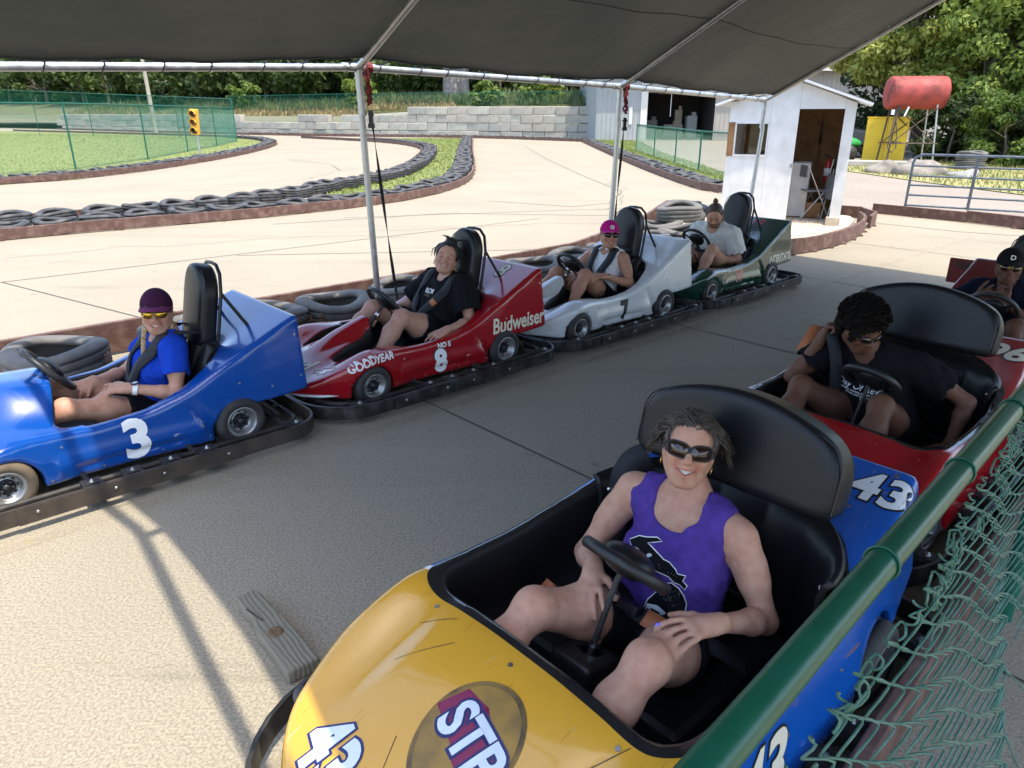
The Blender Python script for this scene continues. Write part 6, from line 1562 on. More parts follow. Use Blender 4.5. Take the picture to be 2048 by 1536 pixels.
def courses(a, b, nfun, seed):
    d = (b - a); ln = d.length; d.normalize(); ang = math.atan2(d.y, d.x); rr = random.Random(seed)
    for r in range(5):
        x = -BW * .5 * (r % 2) + rr.random() * .2
        while x < ln - .2:
            if r < nfun(x + BW / 2):
                o = link('block', BM[rr.randrange(6)], wall); p = a + d * (x + BW / 2) - wall.location; o.location = (p.x, p.y, BH * (r + .5) - .25); o.rotation_euler.z = ang + rr.uniform(-.008, .008) + (PI if rr.random() < .5 else 0)
                sd = Vector((-d.y, d.x, 0)); o.location += sd * (-.05 * r * 0 + rr.uniform(-.03, .03))
            x += BW
courses(WA, WB, lambda x: 4 if x < 15.0 else (3 if x < 22 else 2), 1); courses(WB, WC, lambda x: 3 if x < 3 else (2 if x < 12 else 3), 2)
# bank behind the wall
bk = MB(); prof = [(.3, 1.45), (1.2, 1.75), (4, 2.2), (9, 2.9), (16, 3.6), (60, 5.)]
line = [Vector((9, 57, 0)), WA, Vector((-5, 61.5, 0)), WB, Vector((-30, 74.5, 0)), WC, Vector((-90, 110, 0))]
V = []
for i, p in enumerate(line):
    for (o_, z) in prof: V.append(p + Vector((o_ * .45, o_, 0)) + Vector((0, 0, z + (.55 if (-12 < p.x < 8) else 0) * max(0, 1 - o_ / 10))))
np_ = len(prof)
bk.add(V, [(i * np_ + j + 1, i * np_ + j, (i + 1) * np_ + j, (i + 1) * np_ + j + 1) for i in range(len(line) - 1) for j in range(np_ - 1)], 0, True)
tag(bk.build('bank', MAT['soil'], fix=True), kind='structure')
# rough weeds on the bank
def weeds(name, label, n, seed, seg, m, hgt, off=(.5, 5)):
    r = np.random.default_rng(seed); t = r.random(n); o_ = off[0] + (off[1] - off[0]) * r.random(n) ** 1.5
    P = np.array([[p.x, p.y] for p in seg]); k = np.minimum((t * (len(P) - 1)).astype(int), len(P) - 2); f_ = t * (len(P) - 1) - k
    xy = P[k] * (1 - f_)[:, None] + P[k + 1] * f_[:, None]; x = xy[:, 0] + o_ * .45; y = xy[:, 1] + o_; z = 1.5 + np.interp(o_, [.3, 1.2, 4, 9], [.0, .3, .75, 1.4]) + .5 * ((x > -13) & (x < 9))
    hh = hgt * (.4 + r.random(n)); a = r.random(n) * 6.28; w = .05 + .05 * r.random(n); lx, ly = (r.random(n) - .5) * hh * .7, (r.random(n) - .5) * hh * .7
    V = np.empty((n, 3, 3)); V[:, 0] = np.stack([x - w * np.cos(a), y - w * np.sin(a), z], 1); V[:, 1] = np.stack([x + w * np.cos(a), y + w * np.sin(a), z], 1); V[:, 2] = np.stack([x + lx, y + ly, z + hh], 1)
    o = link(name, np_mesh(name, V.reshape(-1, 3), np.arange(n * 3).reshape(-1, 3), False), None, MAT[m]); return tag(o, label, 'weeds', kind='stuff')
mat('rock', (.17, .15, .125), .95, col2=(.25, .22, .185), vs=5, bump=.5, bs=9); mat('rock_pale', (.27, .27, .25), .95, col2=(.19, .19, .18), vs=5)
mat('weed', (.055, .085, .018), .7, col2=(.15, .16, .05), vs=1.); mat('straw', (.30, .22, .10), .8, col2=(.16, .15, .06), vs=1.)
weeds('weeds', 'tall green weeds on the bank above the block wall', 9000, 3, line[1:6], 'weed', .55, (1.2, 8)); weeds('weeds', 'dry straw-coloured grass along the top of the low block wall', 7000, 4, line[2:6], 'straw', .35, (.2, 2.2))

# chain-link fences in the distance: posts, rail and mesh
def chain_fence(pts, h, label, cat='fence', z=0., step=3.0, wire=.003, cell=.07, mats=('green_post', 'green_fence'), rail=True, deep=False):
    pts = [Vector((*p[:2], p[2] if len(p) > 2 else z)) for p in pts]
    root = empty('chain_link_fence', pts[0]); tag(root, label, cat); o0 = pts[0]
    wires = MB()
    for a, b in zip(pts[:-1], pts[1:]):
        ln = (b - a).length; n = max(1, round(ln / step)); d = (b - a) / ln
        for i in range(n + 1):
            if i == n and b is not pts[-1]: continue
            p = a + (b - a) * (i / n) - o0; mb = MB(); mb.tube([p - Vector((0, 0, min(1.7, p.z + o0.z) if deep else 0)), p + Vector((0, 0, h + .03))], .030 if i in (0, n) else .024, 8); mb.build('post', MAT[mats[0]], root)
        if rail:
            mb = MB(); mb.tube([a - o0 + Vector((0, 0, h)), b - o0 + Vector((0, 0, h))], .021, 8); mb.build('top_rail', MAT[mats[0]], root)
        # diagonal wires
        x = -h; sd = Vector((-d.y, d.x, 0)) * wire
        while x < ln:
            for s_ in (1, -1):
                t0, t1 = x, x + h; z0, z1 = (0, h) if s_ > 0 else (h, 0)
                if t0 < 0: z0 += (z1 - z0) * (-t0 / (t1 - t0)); t0 = 0
                if t1 > ln: z1 = z0 + (z1 - z0) * ((ln - t0) / (t1 - t0)); t1 = ln
                if t1 - t0 < .02: continue
                p = a - o0 + d * t0 + Vector((0, 0, .03 + z0)); q = a - o0 + d * t1 + Vector((0, 0, .03 + z1)); up = Vector((0, 0, wire)); e = sd * .8
                wires.add([p - up, q - up, q + up, p + up], [(0, 1, 2, 3)]); wires.add([p - e, q - e, q + e, p + e], [(0, 1, 2, 3)])
            x += cell
    o = wires.build('mesh', MAT[mats[1]], root); o['kind'] = 'stuff'
    return root
chain_fence([(-15.6, 21.2), (-14.2, 24.4), (-14.4, 29.8), (-15.3, 35.7), (-16.2, 41.6), (-17.6, 48.6)], 2.02, 'green chain-link fence round the lawn, near run beside the traffic light', step=5.6)
chain_fence([(-17.7, 48.8, .35), (-24, 55, .6), (-33, 60, .95), (-56, 70, 1.8)], 2.2, 'green chain-link fence round the lawn, far run going left', step=7, wire=.005, cell=.11, deep=True)
chain_fence([(6.1, 37.2), (6.0, 31.9), (6.0, 27.7), (5.95, 23.9), (6.3, 20.6)], 1.2, 'low green chain-link fence between the lawn strip and the yard left of the shed', step=4.2)
chain_fence([(6.2, 58.3, 1.95), (-4.5, 62.6, 1.95), (-15.2, 67.2, 1.95), (-27, 74.0, 1.9)], 1.3, 'green chain-link fence on the bank above the block wall', step=3.6, cell=.16, wire=.008)
# traffic light
tl = empty('traffic_light', (-13.75, 33.3, 0)); tag(tl, 'yellow three-lamp traffic light on a short white post', 'traffic light')
mat('signal_yellow', (.75, .36, .03), .5); mat('lamp_red', (.035, .012, .010), .3); mat('lamp_amber', (.16, .05, .012), .3); mat('lamp_green', (.010, .014, .016), .3)
mb = MB(); mb.tube([(0, 0, 0), (-.02, 0, .85)], .045, 10); mb.build('post', MAT['galv'], tl)
tr_ = Matrix.Rotation(.06, 3, 'Y')
mb = MB(); mb.box((-.04, 0, 1.36), (.34, .2, 1.06), tr_); hs = mb.build('housing', MAT['signal_yellow'], tl, bevel=.03)
for k, m_ in enumerate(('lamp_green', 'lamp_amber', 'lamp_red')):
    z = 1.02 + .34 * k; x = -.06 + .018 * k * 0 + (z - 1.36) * .06; mb = MB(); mb.lathe([(.135, -.10), (.13, -.085), (.07, -.11), (0, -.12)], 20, 'y', (x + .015, -.02, z)); mb.build('lamp', MAT[m_], hs)
    mb = MB(); P = [(x + .015 + .14 * math.cos(a), -.12, z + .14 * math.sin(a)) for a in [math.radians(q) for q in range(-20, 201, 20)]]; Q = [(p[0], -.30, p[2] - .01) for p in P]
    mb.add(P + Q, [(i, i + 1, len(P) + i + 1, len(P) + i) for i in range(len(P) - 1)], 0, True); vz = mb.build('visor', MAT['signal_yellow'], hs); md = vz.modifiers.new('s', 'SOLIDIFY'); md.thickness = .008
# utility pole, delineator post
mat('pole_wood', (.30, .26, .20), .9, col2=(.42, .38, .31), vs=6)
mb = MB(); mb.tube([(0, 0, 0), (-.25, 0, 9)], [.17, .13], 10); up_ = mb.build('trunk', MAT['pole_wood']); up_.name = 'utility_pole'; up_.location = (-29.5, 63.2, 0); tag(up_, 'leaning grey wooden utility pole behind the left fence', 'pole')
mb = MB(); mb.box((0, 0, .45), (.16, .03, .9)); mk = mb.build('marker_post', MAT['white']); mk.location = (4.95, 35.5, 0); tag(mk, 'white marker post with an orange top at the edge of the lawn strip', 'marker post')
mat('orange', (.75, .22, .04), .6); mb = MB(); mb.box((-.01, -.005, 1.15), (.17, .035, .75)); mb.build('orange_top', MAT['orange'], mk)

# ------------------------------------------------------------------ metal building
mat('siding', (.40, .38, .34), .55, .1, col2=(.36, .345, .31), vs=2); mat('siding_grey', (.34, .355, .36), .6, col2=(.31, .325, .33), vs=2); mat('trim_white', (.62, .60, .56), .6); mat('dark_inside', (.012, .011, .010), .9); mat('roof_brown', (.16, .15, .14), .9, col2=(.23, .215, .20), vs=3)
BY = 51.2
bd = empty('metal_building', (5.6, BY, 0)); tag(bd, 'long tan metal-clad building with dark open garage doors behind the shed', 'building')
def ribbed(x0, x1, z0, z1, m, name='wall', y=0.):
    mb = MB(); mb.box(((x0 + x1) / 2, y + .06, (z0 + z1) / 2), (x1 - x0, .1, z1 - z0)); o = mb.build(name, MAT[m], bd)
    mb = MB(); x = x0 + .12
    while x < x1 - .05: mb.box((x, y - .002, (z0 + z1) / 2), (.05, .03, z1 - z0 - .02)); x += .3
    r = mb.build('rib', MAT[m], o); r['kind'] = 'stuff'
EV = 4.3
ribbed(0, 2.95, 0, EV, 'siding_grey'); ribbed(3.4, 7.9, 3.0, EV, 'siding'); ribbed(7.9, 10.2, 0, EV, 'siding'); ribbed(13.2, 26, 0, EV, 'siding'); ribbed(10.2, 13.2, 3.0, EV, 'siding')
mb = MB(); mb.box((3.17, .03, EV / 2), (.44, .16, EV)); mb.build('door_trim', MAT['trim_white'], bd)
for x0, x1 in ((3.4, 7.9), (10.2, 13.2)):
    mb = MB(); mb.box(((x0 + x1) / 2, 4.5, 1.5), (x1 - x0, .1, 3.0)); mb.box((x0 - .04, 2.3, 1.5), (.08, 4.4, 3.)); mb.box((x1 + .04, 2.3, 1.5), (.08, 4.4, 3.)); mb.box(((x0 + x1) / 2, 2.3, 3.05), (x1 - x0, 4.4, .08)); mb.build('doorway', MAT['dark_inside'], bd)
    mb = MB(); mb.box(((x0 + x1) / 2, 2.5, .02), (x1 - x0, 4.2, .04)); mb.build('floor_slab', MAT['roof_brown'], bd)
mb = MB(); mb.tube([(5.0, .3, 3.0), (5.0, .3, 1.5)], .02, 6); mb.build('pull_cord', MAT['white'], bd)
for (x, y, w, d_, h_, m_) in ((4.3, 3.4, .8, .6, 1.2, 'roof_brown'), (5.9, 3.6, 1.3, .7, .9, 'pole_wood'), (7.1, 3.2, .7, .7, 1.5, 'siding_grey'), (6.3, 3.9, .5, .4, 1.9, 'pole_wood')):
    mb = MB(); mb.box((0, 0, h_ / 2), (w, d_, h_)); mb.box((0, -.02, h_ * .6), (w * 1.03, d_, .05)); mb.box((w * .2, 0, h_ + .12), (w * .4, d_ * .6, .24)); o = mb.build('workbench', MAT[m_]); o.location = (5.6 + x, BY + y, .04); tag(o, {.8: 'low brown workbench inside the open garage, left', 1.3: 'wooden bench inside the open garage, middle', .7: 'grey cabinet inside the open garage, right', .5: 'tall wooden shelf at the back of the garage'}[w], 'workbench')
mb = MB(); mb.box((2.3, -.03, 1.55), (.22, .06, 1.1)); mb.build('meter_box', MAT['trim_white'], bd)
for s_, (y0, z0, y1, z1) in enumerate(((-.5, EV - .05, 6.5, 6.4), (13.5, EV - .05, 6.5, 6.4))):
    mb = MB(); mb.add([(-.4, y0, z0), (26.4, y0, z0), (26.4, y1, z1), (-.4, y1, z1), (-.4, y0, z0 + .18), (26.4, y0, z0 + .18), (26.4, y1, z1 + .18), (-.4, y1, z1 + .18)], [(3, 2, 1, 0), (4, 5, 6, 7), (0, 1, 5, 4), (2, 3, 7, 6), (1, 2, 6, 5), (3, 0, 4, 7)]); mb.build('roof', MAT['roof_brown'], bd, fix=True)
mb = MB(); mb.box((13, -.56, EV + .05), (26.8, .1, .16)); mb.build('gutter', MAT['trim_white'], bd)
mb = MB(); mb.add([(0, .05, EV), (0, 13, EV), (0, 6.5, 6.35)], [(0, 1, 2)]); mb.box((.05, 6.5, EV / 2), (.1, 12.8, EV)); mb.build('end_wall', MAT['siding_grey'], bd)

# ------------------------------------------------------------------ fuel tank on its stand, yellow cabinet, vehicles
mat('tank_red', (.36, .05, .042), .6, col2=(.13, .028, .02), vs=2.2, vr=(.42, .72), bump=.1, bs=10, rvar=.2)
mat('cab_yellow', (.66, .44, .012), .5, col2=(.56, .36, .02), vs=3, vr=(.4, .8)); mat('leg_dark', (.05, .045, .04), .6, .4, col2=(.14, .08, .05), vs=8)
ta = empty('fuel_tank', (13.85, 26.6, 0), -.10); tag(ta, 'faded red cylindrical fuel tank raised on a rusty pipe stand', 'fuel tank')
mb = MB(); R_ = .53; L_ = .90; zc = 2.38
mb.lathe([(0, -L_ - .05), (R_ * .6, -L_ - .045), (R_ * .93, -L_ - .01), (R_, -L_ + .04), (R_ + .004, -.36), (R_, -.35), (R_, .34), (R_ + .004, .35), (R_, L_ - .04), (R_ * .93, L_ + .01), (R_ * .6, L_ + .045), (0, L_ + .05)], 40, 'x', (0, 0, zc)); mb.build('drum', MAT['tank_red'], ta, fix=True)
mb = MB(); mb.box((-L_ - .02, -.30, zc + .1), (.01, .22, .13)); mb.box((-L_ - .02, -.30, zc - .06), (.01, .22, .08)); mb.build('warning_label', MAT['white'], ta)
mb = MB(); mb.tube([(.7, 0, zc + R_ - .02), (.7, 0, zc + R_ + .09)], .05, 10); mb.build('filler_cap', MAT['leg_dark'], ta)
for (x, y) in ((-.62, -.36), (.62, -.36), (-.62, .36), (.62, .36)):
    mb = MB(); mb.tube([(x * 1.25, y * 1.3, 0), (x, y, zc - R_ * .72)], .032, 8); mb.build('leg', MAT['galv' if x > 0 else 'leg_dark'], ta)
for y in (-.42, .42):
    for s_ in (-1, 1): mb = MB(); mb.tube([(-.75 * s_, y, .72), (.66 * s_, y * .95, zc - R_ * .9)], .02, 6); mb.build('cross_brace', MAT['leg_dark'], ta)
    mb = MB(); mb.tube([(-.8, y * 1.05, .75), (.8, y * 1.05, .75)], .022, 6); mb.build('cross_bar', MAT['leg_dark'], ta)
mb = MB(); mb.tube([(-.75, -.45, zc - .5), (-.78, -.5, 1.2), (-.85, -.55, .62), (-.68, -.55, .45), (-.55, -.52, .62), (-.62, -.5, 1.2), (-.7, -.5, 1.5)], .018, 8); mb.build('hose', MAT['rubber'], ta)
mb = MB(); mb.tube([(-.35, -.5, zc - .45), (-.45, -.5, zc - .75)], .03, 8); mb.box((-.85, -.5, zc - .62), (.08, .08, .16)); mb.build('nozzle', MAT['white'], ta)
mb = MB(); mb.box((0, 0, .79), (1.35, .75, 1.56)); mb.box((0, 0, 1.585), (1.40, .8, .03)); cb = mb.build('yellow_cabinet', MAT['cab_yellow'], bevel=.01); cb.location = (13.55, 27.6, 0); cb.rotation_euler.z = -.42; tag(cb, 'tall yellow steel cabinet standing behind the legs of the red tank', 'cabinet')
mb = MB(); mb.box((.335, -.385, .8), (.65, .02, 1.46)); mb.build('door', MAT['cab_yellow'], cb); mb = MB(); mb.box((-.335, -.385, .8), (.65, .02, 1.46)); mb.build('door', MAT['cab_yellow'], cb)
mb = MB(); mb.box((12.2, 26.2, .09), (4.6, .9, .18), Matrix.Rotation(-.35, 3, 'Z')); sl_ = mb.build('slab', MAT['block_0']); sl_.name = 'concrete_pad'; tag(sl_, 'low concrete pad under the yellow cabinet and the tank', 'slab')
def pickup(loc, rz):
    r = empty('pickup_truck', loc, rz); tag(r, 'dark grey pickup truck mostly hidden behind the shed', 'truck')
    paint('truck_paint', (.055, .055, .06))
    prof = [(-2.6, .55), (-2.65, 1.05), (-1.0, 1.10), (-.85, 1.15), (-.55, 1.78), (.65, 1.80), (1.15, 1.18), (2.3, 1.08), (2.55, .95), (2.6, .55), (2.05, .5), (2.0, .72), (1.75, .88), (1.4, .88), (1.15, .72), (1.1, .5), (-1.1, .5), (-1.15, .72), (-1.4, .88), (-1.75, .88), (-2.0, .72), (-2.05, .5)]
    mb = MB(); n = len(prof); a = [(p[0], -.92 + (.12 if p[1] > 1.3 else 0), p[1]) for p in prof]; b = [(p[0], .92 - (.12 if p[1] > 1.3 else 0), p[1]) for p in prof]
    mb.add(a + b, [tuple(range(n)), tuple(range(2 * n - 1, n - 1, -1))] + [((i + 1) % n, i, n + i, n + (i + 1) % n) for i in range(n)]); mb.build('body', MAT['truck_paint'], r, fix=True, bevel=.03)
    for s_ in (-1, 1):
        mb = MB(); y = s_ * .865
        mb.add([(-.68, y, 1.2), (-.45, y * .97, 1.68), (.55, y * .97, 1.70), (.95, y, 1.22)], [(0, 1, 2, 3)]); mb.build('side_window', MAT['lens'], r).modifiers.new('s', 'SOLIDIFY').thickness = .01
        for x in (-1.58, 1.58):
            mb = MB(); mb.lathe([(.0, s_ * .1), (.2, s_ * .1), (.22, s_ * .12), (.36, s_ * .11), (.38, s_ * .06), (.38, -s_ * .08), (.36, -s_ * .12), (0, -s_ * .12)], 24, 'y', (x, s_ * .82, .38)); mb.build('wheel', MAT['rubber'], r, fix=True)
        mb = MB(); mb.box((1.0, s_ * 1.0, 1.25), (.12, .16, .14)); mb.build('mirror', MAT['black_metal'], r, bevel=.02)
    mb = MB(); mb.box((2.585, 0, .85), (.05, 1.5, .2)); mb.build('grille', MAT['black_metal'], r)
pickup((13.6, 33.2, 0), 2.2)
mat('tarp_green', (.02, .24, .05), .6); mb = MB(); s = SDF((-1.4, -.9, 0), (1.4, .9, 1.1), .05); s.ell((0, 0, .62), (1.25, .72, .33), k=.1); X, Y, Z = s.grid(); s.F = np.maximum(s.F, .48 - Z).astype(np.float32)
gt = link('covered_trailer', np_mesh('c', *s.mesh(1)), None, MAT['tarp_green']); gt.location = (12.3, 29.5, 0); tag(gt, 'low trailer under a bright green cover beside the yellow cabinet', 'trailer')
mb = MB(); mb.box((0, 0, .42), (2.3, 1.3, .16)); mb.build('bed', MAT['black_metal'], gt)
for x in (-.6, .6):
    mb = MB(); mb.lathe([(0, -.1), (.26, -.1), (.28, -.06), (.28, .06), (.26, .1), (0, .1)], 18, 'y', (x, -.62, .28)); mb.build('wheel', MAT['rubber'], gt, fix=True)
# ------------------------------------------------------------------ metal gate
gate = empty('gate', (7.5, 14.05, 0), math.atan2(-1.05, 1.6)); tag(gate, 'grey tubular steel farm gate standing open on the yard at right', 'gate')
mat('gate_grey', (.085, .115, .14), .4, .5, col2=(.14, .16, .18), vs=12)
GL, GH = 4.0, 1.02
mb = MB(); mb.tube([(0, 0, .07), (0, 0, GH - .15), (.03, 0, GH - .05), (.13, 0, GH), (GL - .13, 0, GH), (GL - .03, 0, GH - .05), (GL, 0, GH - .15), (GL, 0, .07)], .024, 10); mb.build('frame', MAT['gate_grey'], gate)
for z in (.10, .29, .47, .64, .82): mb = MB(); mb.tube([(0, 0, z), (GL, 0, z)], .018, 8); mb.build('rail', MAT['gate_grey'], gate)
for x in (1.02, 2.05, 3.05): mb = MB(); mb.box((x, -.008, GH / 2 + .04), (.05, .03, GH - .07)); mb.build('upright', MAT['gate_grey'], gate)
mb = MB(); mb.tube([(0, 0, 0), (0, 0, .1)], .03, 8); mb.tube([(GL, 0, 0), (GL, 0, .1)], .03, 8); mb.build('foot', MAT['gate_grey'], gate)
# boulders and stacked tyres beyond it
for i, (x, y, sx_, sy_, sz, m_, lab) in enumerate(((12.3, 22.6, .85, .6, .36, 'rock', 'large grey boulder beyond the gate'), (11.5, 23.2, .5, .4, .30, 'rock', 'small brownish boulder beyond the gate'), (13.1, 21.6, .45, .35, .18, 'rock_pale', 'flat pale rock at the edge of the dry grass'))):
    s = SDF((-1, -1, -.3), (1, 1, .8), .04); s.ell((0, 0, 0), (sx_, sy_, sz), k=.05); s.ell((sx_ * .3, 0, sz * .2), (sx_ * .5, sy_ * .6, sz * .8), k=.1); X, Y, Z = s.grid(); s.F = (s.F + .05 * np.sin(X * 7 + i) * np.sin(Y * 8) + .04 * np.sin(Z * 13 + X * 5)).astype(np.float32)
    o = link('boulder', np_mesh('boulder', *s.mesh(0), smooth=False), None, MAT[m_]); o.location = (x, y, .02); tag(o, lab, 'boulder')
for z in (.14, .42): tyre(15.0, 24.6, z, 'lower wide tyre of the pair stacked beyond the gate' if z < .2 else 'upper wide tyre of the pair stacked beyond the gate', 'tyres stacked beyond the gate', True, 1.42, i=int(z * 10))

# ------------------------------------------------------------------ trees
def leaf_mat(name, c, c2):
    m = bpy.data.materials.new(name); m.use_nodes = True; nt = m.node_tree; b = nt.nodes['Principled BSDF']; N = nt.nodes.new; K = nt.links.new
    oi = N('ShaderNodeNewGeometry'); wn = N('ShaderNodeTexWhiteNoise'); wn.noise_dimensions = '1D'; K(oi.outputs['Random Per Island'], wn.inputs['W'])
    mx = N('ShaderNodeMix'); mx.data_type = 'RGBA'; mx.inputs['A'].default_value = (*c, 1); mx.inputs['B'].default_value = (*c2, 1); K(wn.outputs['Value'], mx.inputs['Factor'])
    K(mx.outputs['Result'], b.inputs['Base Color']); b.inputs['Roughness'].default_value = .5; b.inputs['Specular IOR Level'].default_value = .3
    t = N('ShaderNodeBsdfTranslucent'); K(mx.outputs['Result'], t.inputs['Color']); ms = N('ShaderNodeMixShader'); ms.inputs[0].default_value = .42; K(b.outputs[0], ms.inputs[1]); K(t.outputs[0], ms.inputs[2]); K(ms.outputs[0], nt.nodes['Material Output'].inputs['Surface']); MAT[name] = m
leaf_mat('leaf_wood', (.030, .058, .012), (.105, .15, .035)); leaf_mat('leaf_mid', (.07, .125, .02), (.17, .23, .045)); leaf_mat('leaf_dark', (.018, .036, .009), (.055, .085, .02)); leaf_mat('leaf_bright', (.11, .17, .025), (.25, .30, .06)); leaf_mat('leaf_blue', (.11, .18, .07), (.26, .33, .17)); leaf_mat('leaf_yellow', (.26, .30, .045), (.46, .46, .13)); leaf_mat('leaf_maple', (.15, .23, .045), (.34, .40, .095))
mat('bark', (.11, .09, .07), .95, col2=(.20, .17, .14), vs=6, bump=.6, bs=14, bdist=.05); mat('bark_pale', (.30, .27, .23), .95, col2=(.18, .155, .13), vs=4, bump=.6, bs=10, bdist=.05)
def crown(name, clumps, per, size, m, parent, seed, droop=.3):
    r = np.random.default_rng(seed); C = np.array([c[:3] for c in clumps]); Rr = np.array([c[3] for c in clumps]); n = len(C) * per
    k = np.repeat(np.arange(len(C)), per); d = r.normal(size=(n, 3)); d /= np.linalg.norm(d, axis=1)[:, None]; rad = Rr[k] * (.35 + .75 * r.random(n) ** .6)
    p = C[k] + d * rad[:, None] * np.array([1, 1, .62]); nv = d + r.normal(size=(n, 3)) * .7 + np.array([0, 0, .5]); nv /= np.linalg.norm(nv, axis=1)[:, None]
    t = np.cross(nv, r.normal(size=(n, 3))); t /= np.linalg.norm(t, axis=1)[:, None] + 1e-9; b = np.cross(nv, t); s_ = size * (.6 + .8 * r.random(n))[:, None]
    V = np.empty((n, 4, 3)); V[:, 0] = p - t * s_; V[:, 1] = p + b * s_ * .55; V[:, 2] = p + t * s_ - np.array([0, 0, 1]) * s_ * droop; V[:, 3] = p - b * s_ * .55
    o = link(name, np_mesh(name, V.reshape(-1, 3), np.arange(n * 4).reshape(-1, 4), False), parent, MAT[m]); return o
def tree(x, y, z, H, R, label, m, seed, per=130, ncl=60, size=.16, zlo=.25, bark='bark', trunk=.16, group=None, name='tree', flat=1., lean=0.):
    rr = random.Random(seed); root = empty(name, (x, y, z)); tag(root, label, 'tree', group)
    mb = MB(); mb.tube([(0, 0, -.2), (lean * .3 + rr.uniform(-.1, .1), 0, H * .25), (lean * .6, rr.uniform(-.2, .2), H * .5), (lean, 0, H * .85)], [trunk * 1.3, trunk, trunk * .7, trunk * .2], 9)
    cl = []
    for i in range(ncl):
        a = rr.random() * 6.28; zz = zlo + (1 - zlo) * rr.random() ** flat; rad = R * (math.sin(PI * min(1, (zz - zlo) / (1 - zlo) * .8 + .15)) ** .6) * (.45 + .6 * rr.random())
        cl.append((rad * math.cos(a) + lean * zz, rad * math.sin(a), zz * H, R * rr.uniform(.18, .34)))
    for c in cl[::4]:
        z0 = max(.15 * H, c[2] - .3 * H * rr.random() - .1 * H); mb.tube([(lean * z0 / H, 0, z0), (c[0] * .5, c[1] * .5, (z0 + c[2]) / 2 + .05 * H), c[:3]], [trunk * .35, trunk * .22, trunk * .06], 5)
    mb.build('trunk', MAT[bark], root); crown('crown', cl, per, size, m, root, seed); return root
# wood behind the block wall: only its lower few metres show under the canopy edge
k = 0
names = ['leafy tree in the wood above the block wall', 'dark understorey tree in the wood above the block wall']
WP = [Vector((12, 57, 0)), Vector((-15, 66, 0)), Vector((-50, 86, 0)), Vector((-100, 122, 0))]
for row, (dy, st_) in enumerate(((8, 5.6), (13, 5.0), (19, 5.0))):
    for i, q in enumerate(resample([tuple(p) for p in WP], st_)):
        rr = random.Random(row * 50 + i); x = q.x + dy * .45 + rr.uniform(-1.5, 1.5); y = q.y + dy + rr.uniform(-1.5, 1.5)
        if x > 13: continue
        tree(x, y, 2.4 + .07 * dy, rr.uniform(8, 10.5), rr.uniform(3.4, 4.6), names[row > 0], ('leaf_wood', 'leaf_dark', 'leaf_dark')[row], 100 + k, per=44, ncl=50, size=.32, zlo=(.12, .0, .0)[row], flat=1.5, trunk=.20, group='trees in the wood above the wall'); k += 1
tr1 = tree(-5.2, 68.5, 2.9, 12, 3.6, 'thick pale double trunk of an old tree on the bank above the wall', 'leaf_mid', 55, per=40, ncl=40, size=.28, zlo=.45, bark='bark_pale', trunk=.75)
mb = MB(); mb.tube([(.9, -.1, -.3), (1.0, 0, 2.5), (1.5, 0, 6)], [.55, .45, .3], 9); mb.build('second_trunk', MAT['bark_pale'], tr1)
# shrubs just above the wall
for i, (x, y, h_, m_, lab) in enumerate(((2.5, 61.5, 2.6, 'leaf_bright', 'bright leafy shrub at the right end of the block wall'), (-2.2, 63.5, 2.0, 'leaf_mid', 'low leafy shrub on the bank left of the pale trunk'), (-13.5, 69, 2.6, 'leaf_bright', 'sunlit shrub above the stepped end of the block wall'), (-26, 75, 2.4, 'leaf_mid', 'shrub above the low part of the block wall'), (-36, 80, 2.6, 'leaf_dark', 'dark shrub behind the far fence'))):
    tree(x, y, 2.0, h_, 1.6, lab, m_, 300 + i, per=60, ncl=26, size=.20, zlo=.05, trunk=.06, name='shrub')
# big trees on the right, close behind the tank
tree(17.2, 34.0, 0, 9.5, 2.9, 'tall bright yellow-green tree rising over the shed roof', 'leaf_yellow', 401, per=330, ncl=90, size=.115, zlo=.22, trunk=.2)
tree(19.2, 31.5, 0, 9.5, 3.2, 'dense mid-green maple behind the red tank', 'leaf_maple', 402, per=330, ncl=100, size=.12, zlo=.05, trunk=.22)
tree(21.6, 29.0, 0, 9.0, 2.8, 'feathery blue-green tree at the far right edge', 'leaf_blue', 403, per=330, ncl=90, size=.11, zlo=.04, trunk=.2)
tree(21.5, 40.5, 0, 12, 4.0, 'dark tree behind the yellow-green one', 'leaf_dark', 404, per=160, ncl=90, size=.18, zlo=.1, trunk=.25)
tree(24.0, 36.0, 0, 12, 4.2, 'dark tree filling the top right corner', 'leaf_dark', 405, per=170, ncl=100, size=.18, zlo=.03, trunk=.25)
tree(28, 34.0, 0, 11, 4.0, 'dark tree at the right behind the feathery one', 'leaf_dark', 406, per=120, ncl=80, size=.18, zlo=.03, trunk=.25)
tree(10.3, 46.8, 0, 0.01 + 8, 2.2, 'dark tree behind the ridge of the shed roof', 'leaf_mid', 407, per=90, ncl=50, size=.2, zlo=.5, trunk=.16) if False else None
for i, (x, y, h_, m_, lab) in enumerate(((17.3, 26.6, 2.3, 'leaf_mid', 'leafy shrub right of the tank stand'), (18.8, 24.6, 2.0, 'leaf_blue', 'grey-green shrub at the right edge above the gate'), (16.4, 28.4, 2.2, 'leaf_dark', 'dark shrub in the shade behind the stacked tyres'), (21, 26.5, 3.0, 'leaf_mid', 'rounded shrub behind the far end of the gate'))):
    tree(x, y, 0, h_, 1.5, lab, m_, 500 + i, per=230, ncl=34, size=.085, zlo=.03, trunk=.05, name='shrub')
tree(19.0, 26.2, 0, 8.2, 1.9, 'dry half-bare branches hanging in at the top right', 'leaf_yellow', 411, per=24, ncl=40, size=.09, zlo=.55, trunk=.12, bark='bark_pale')
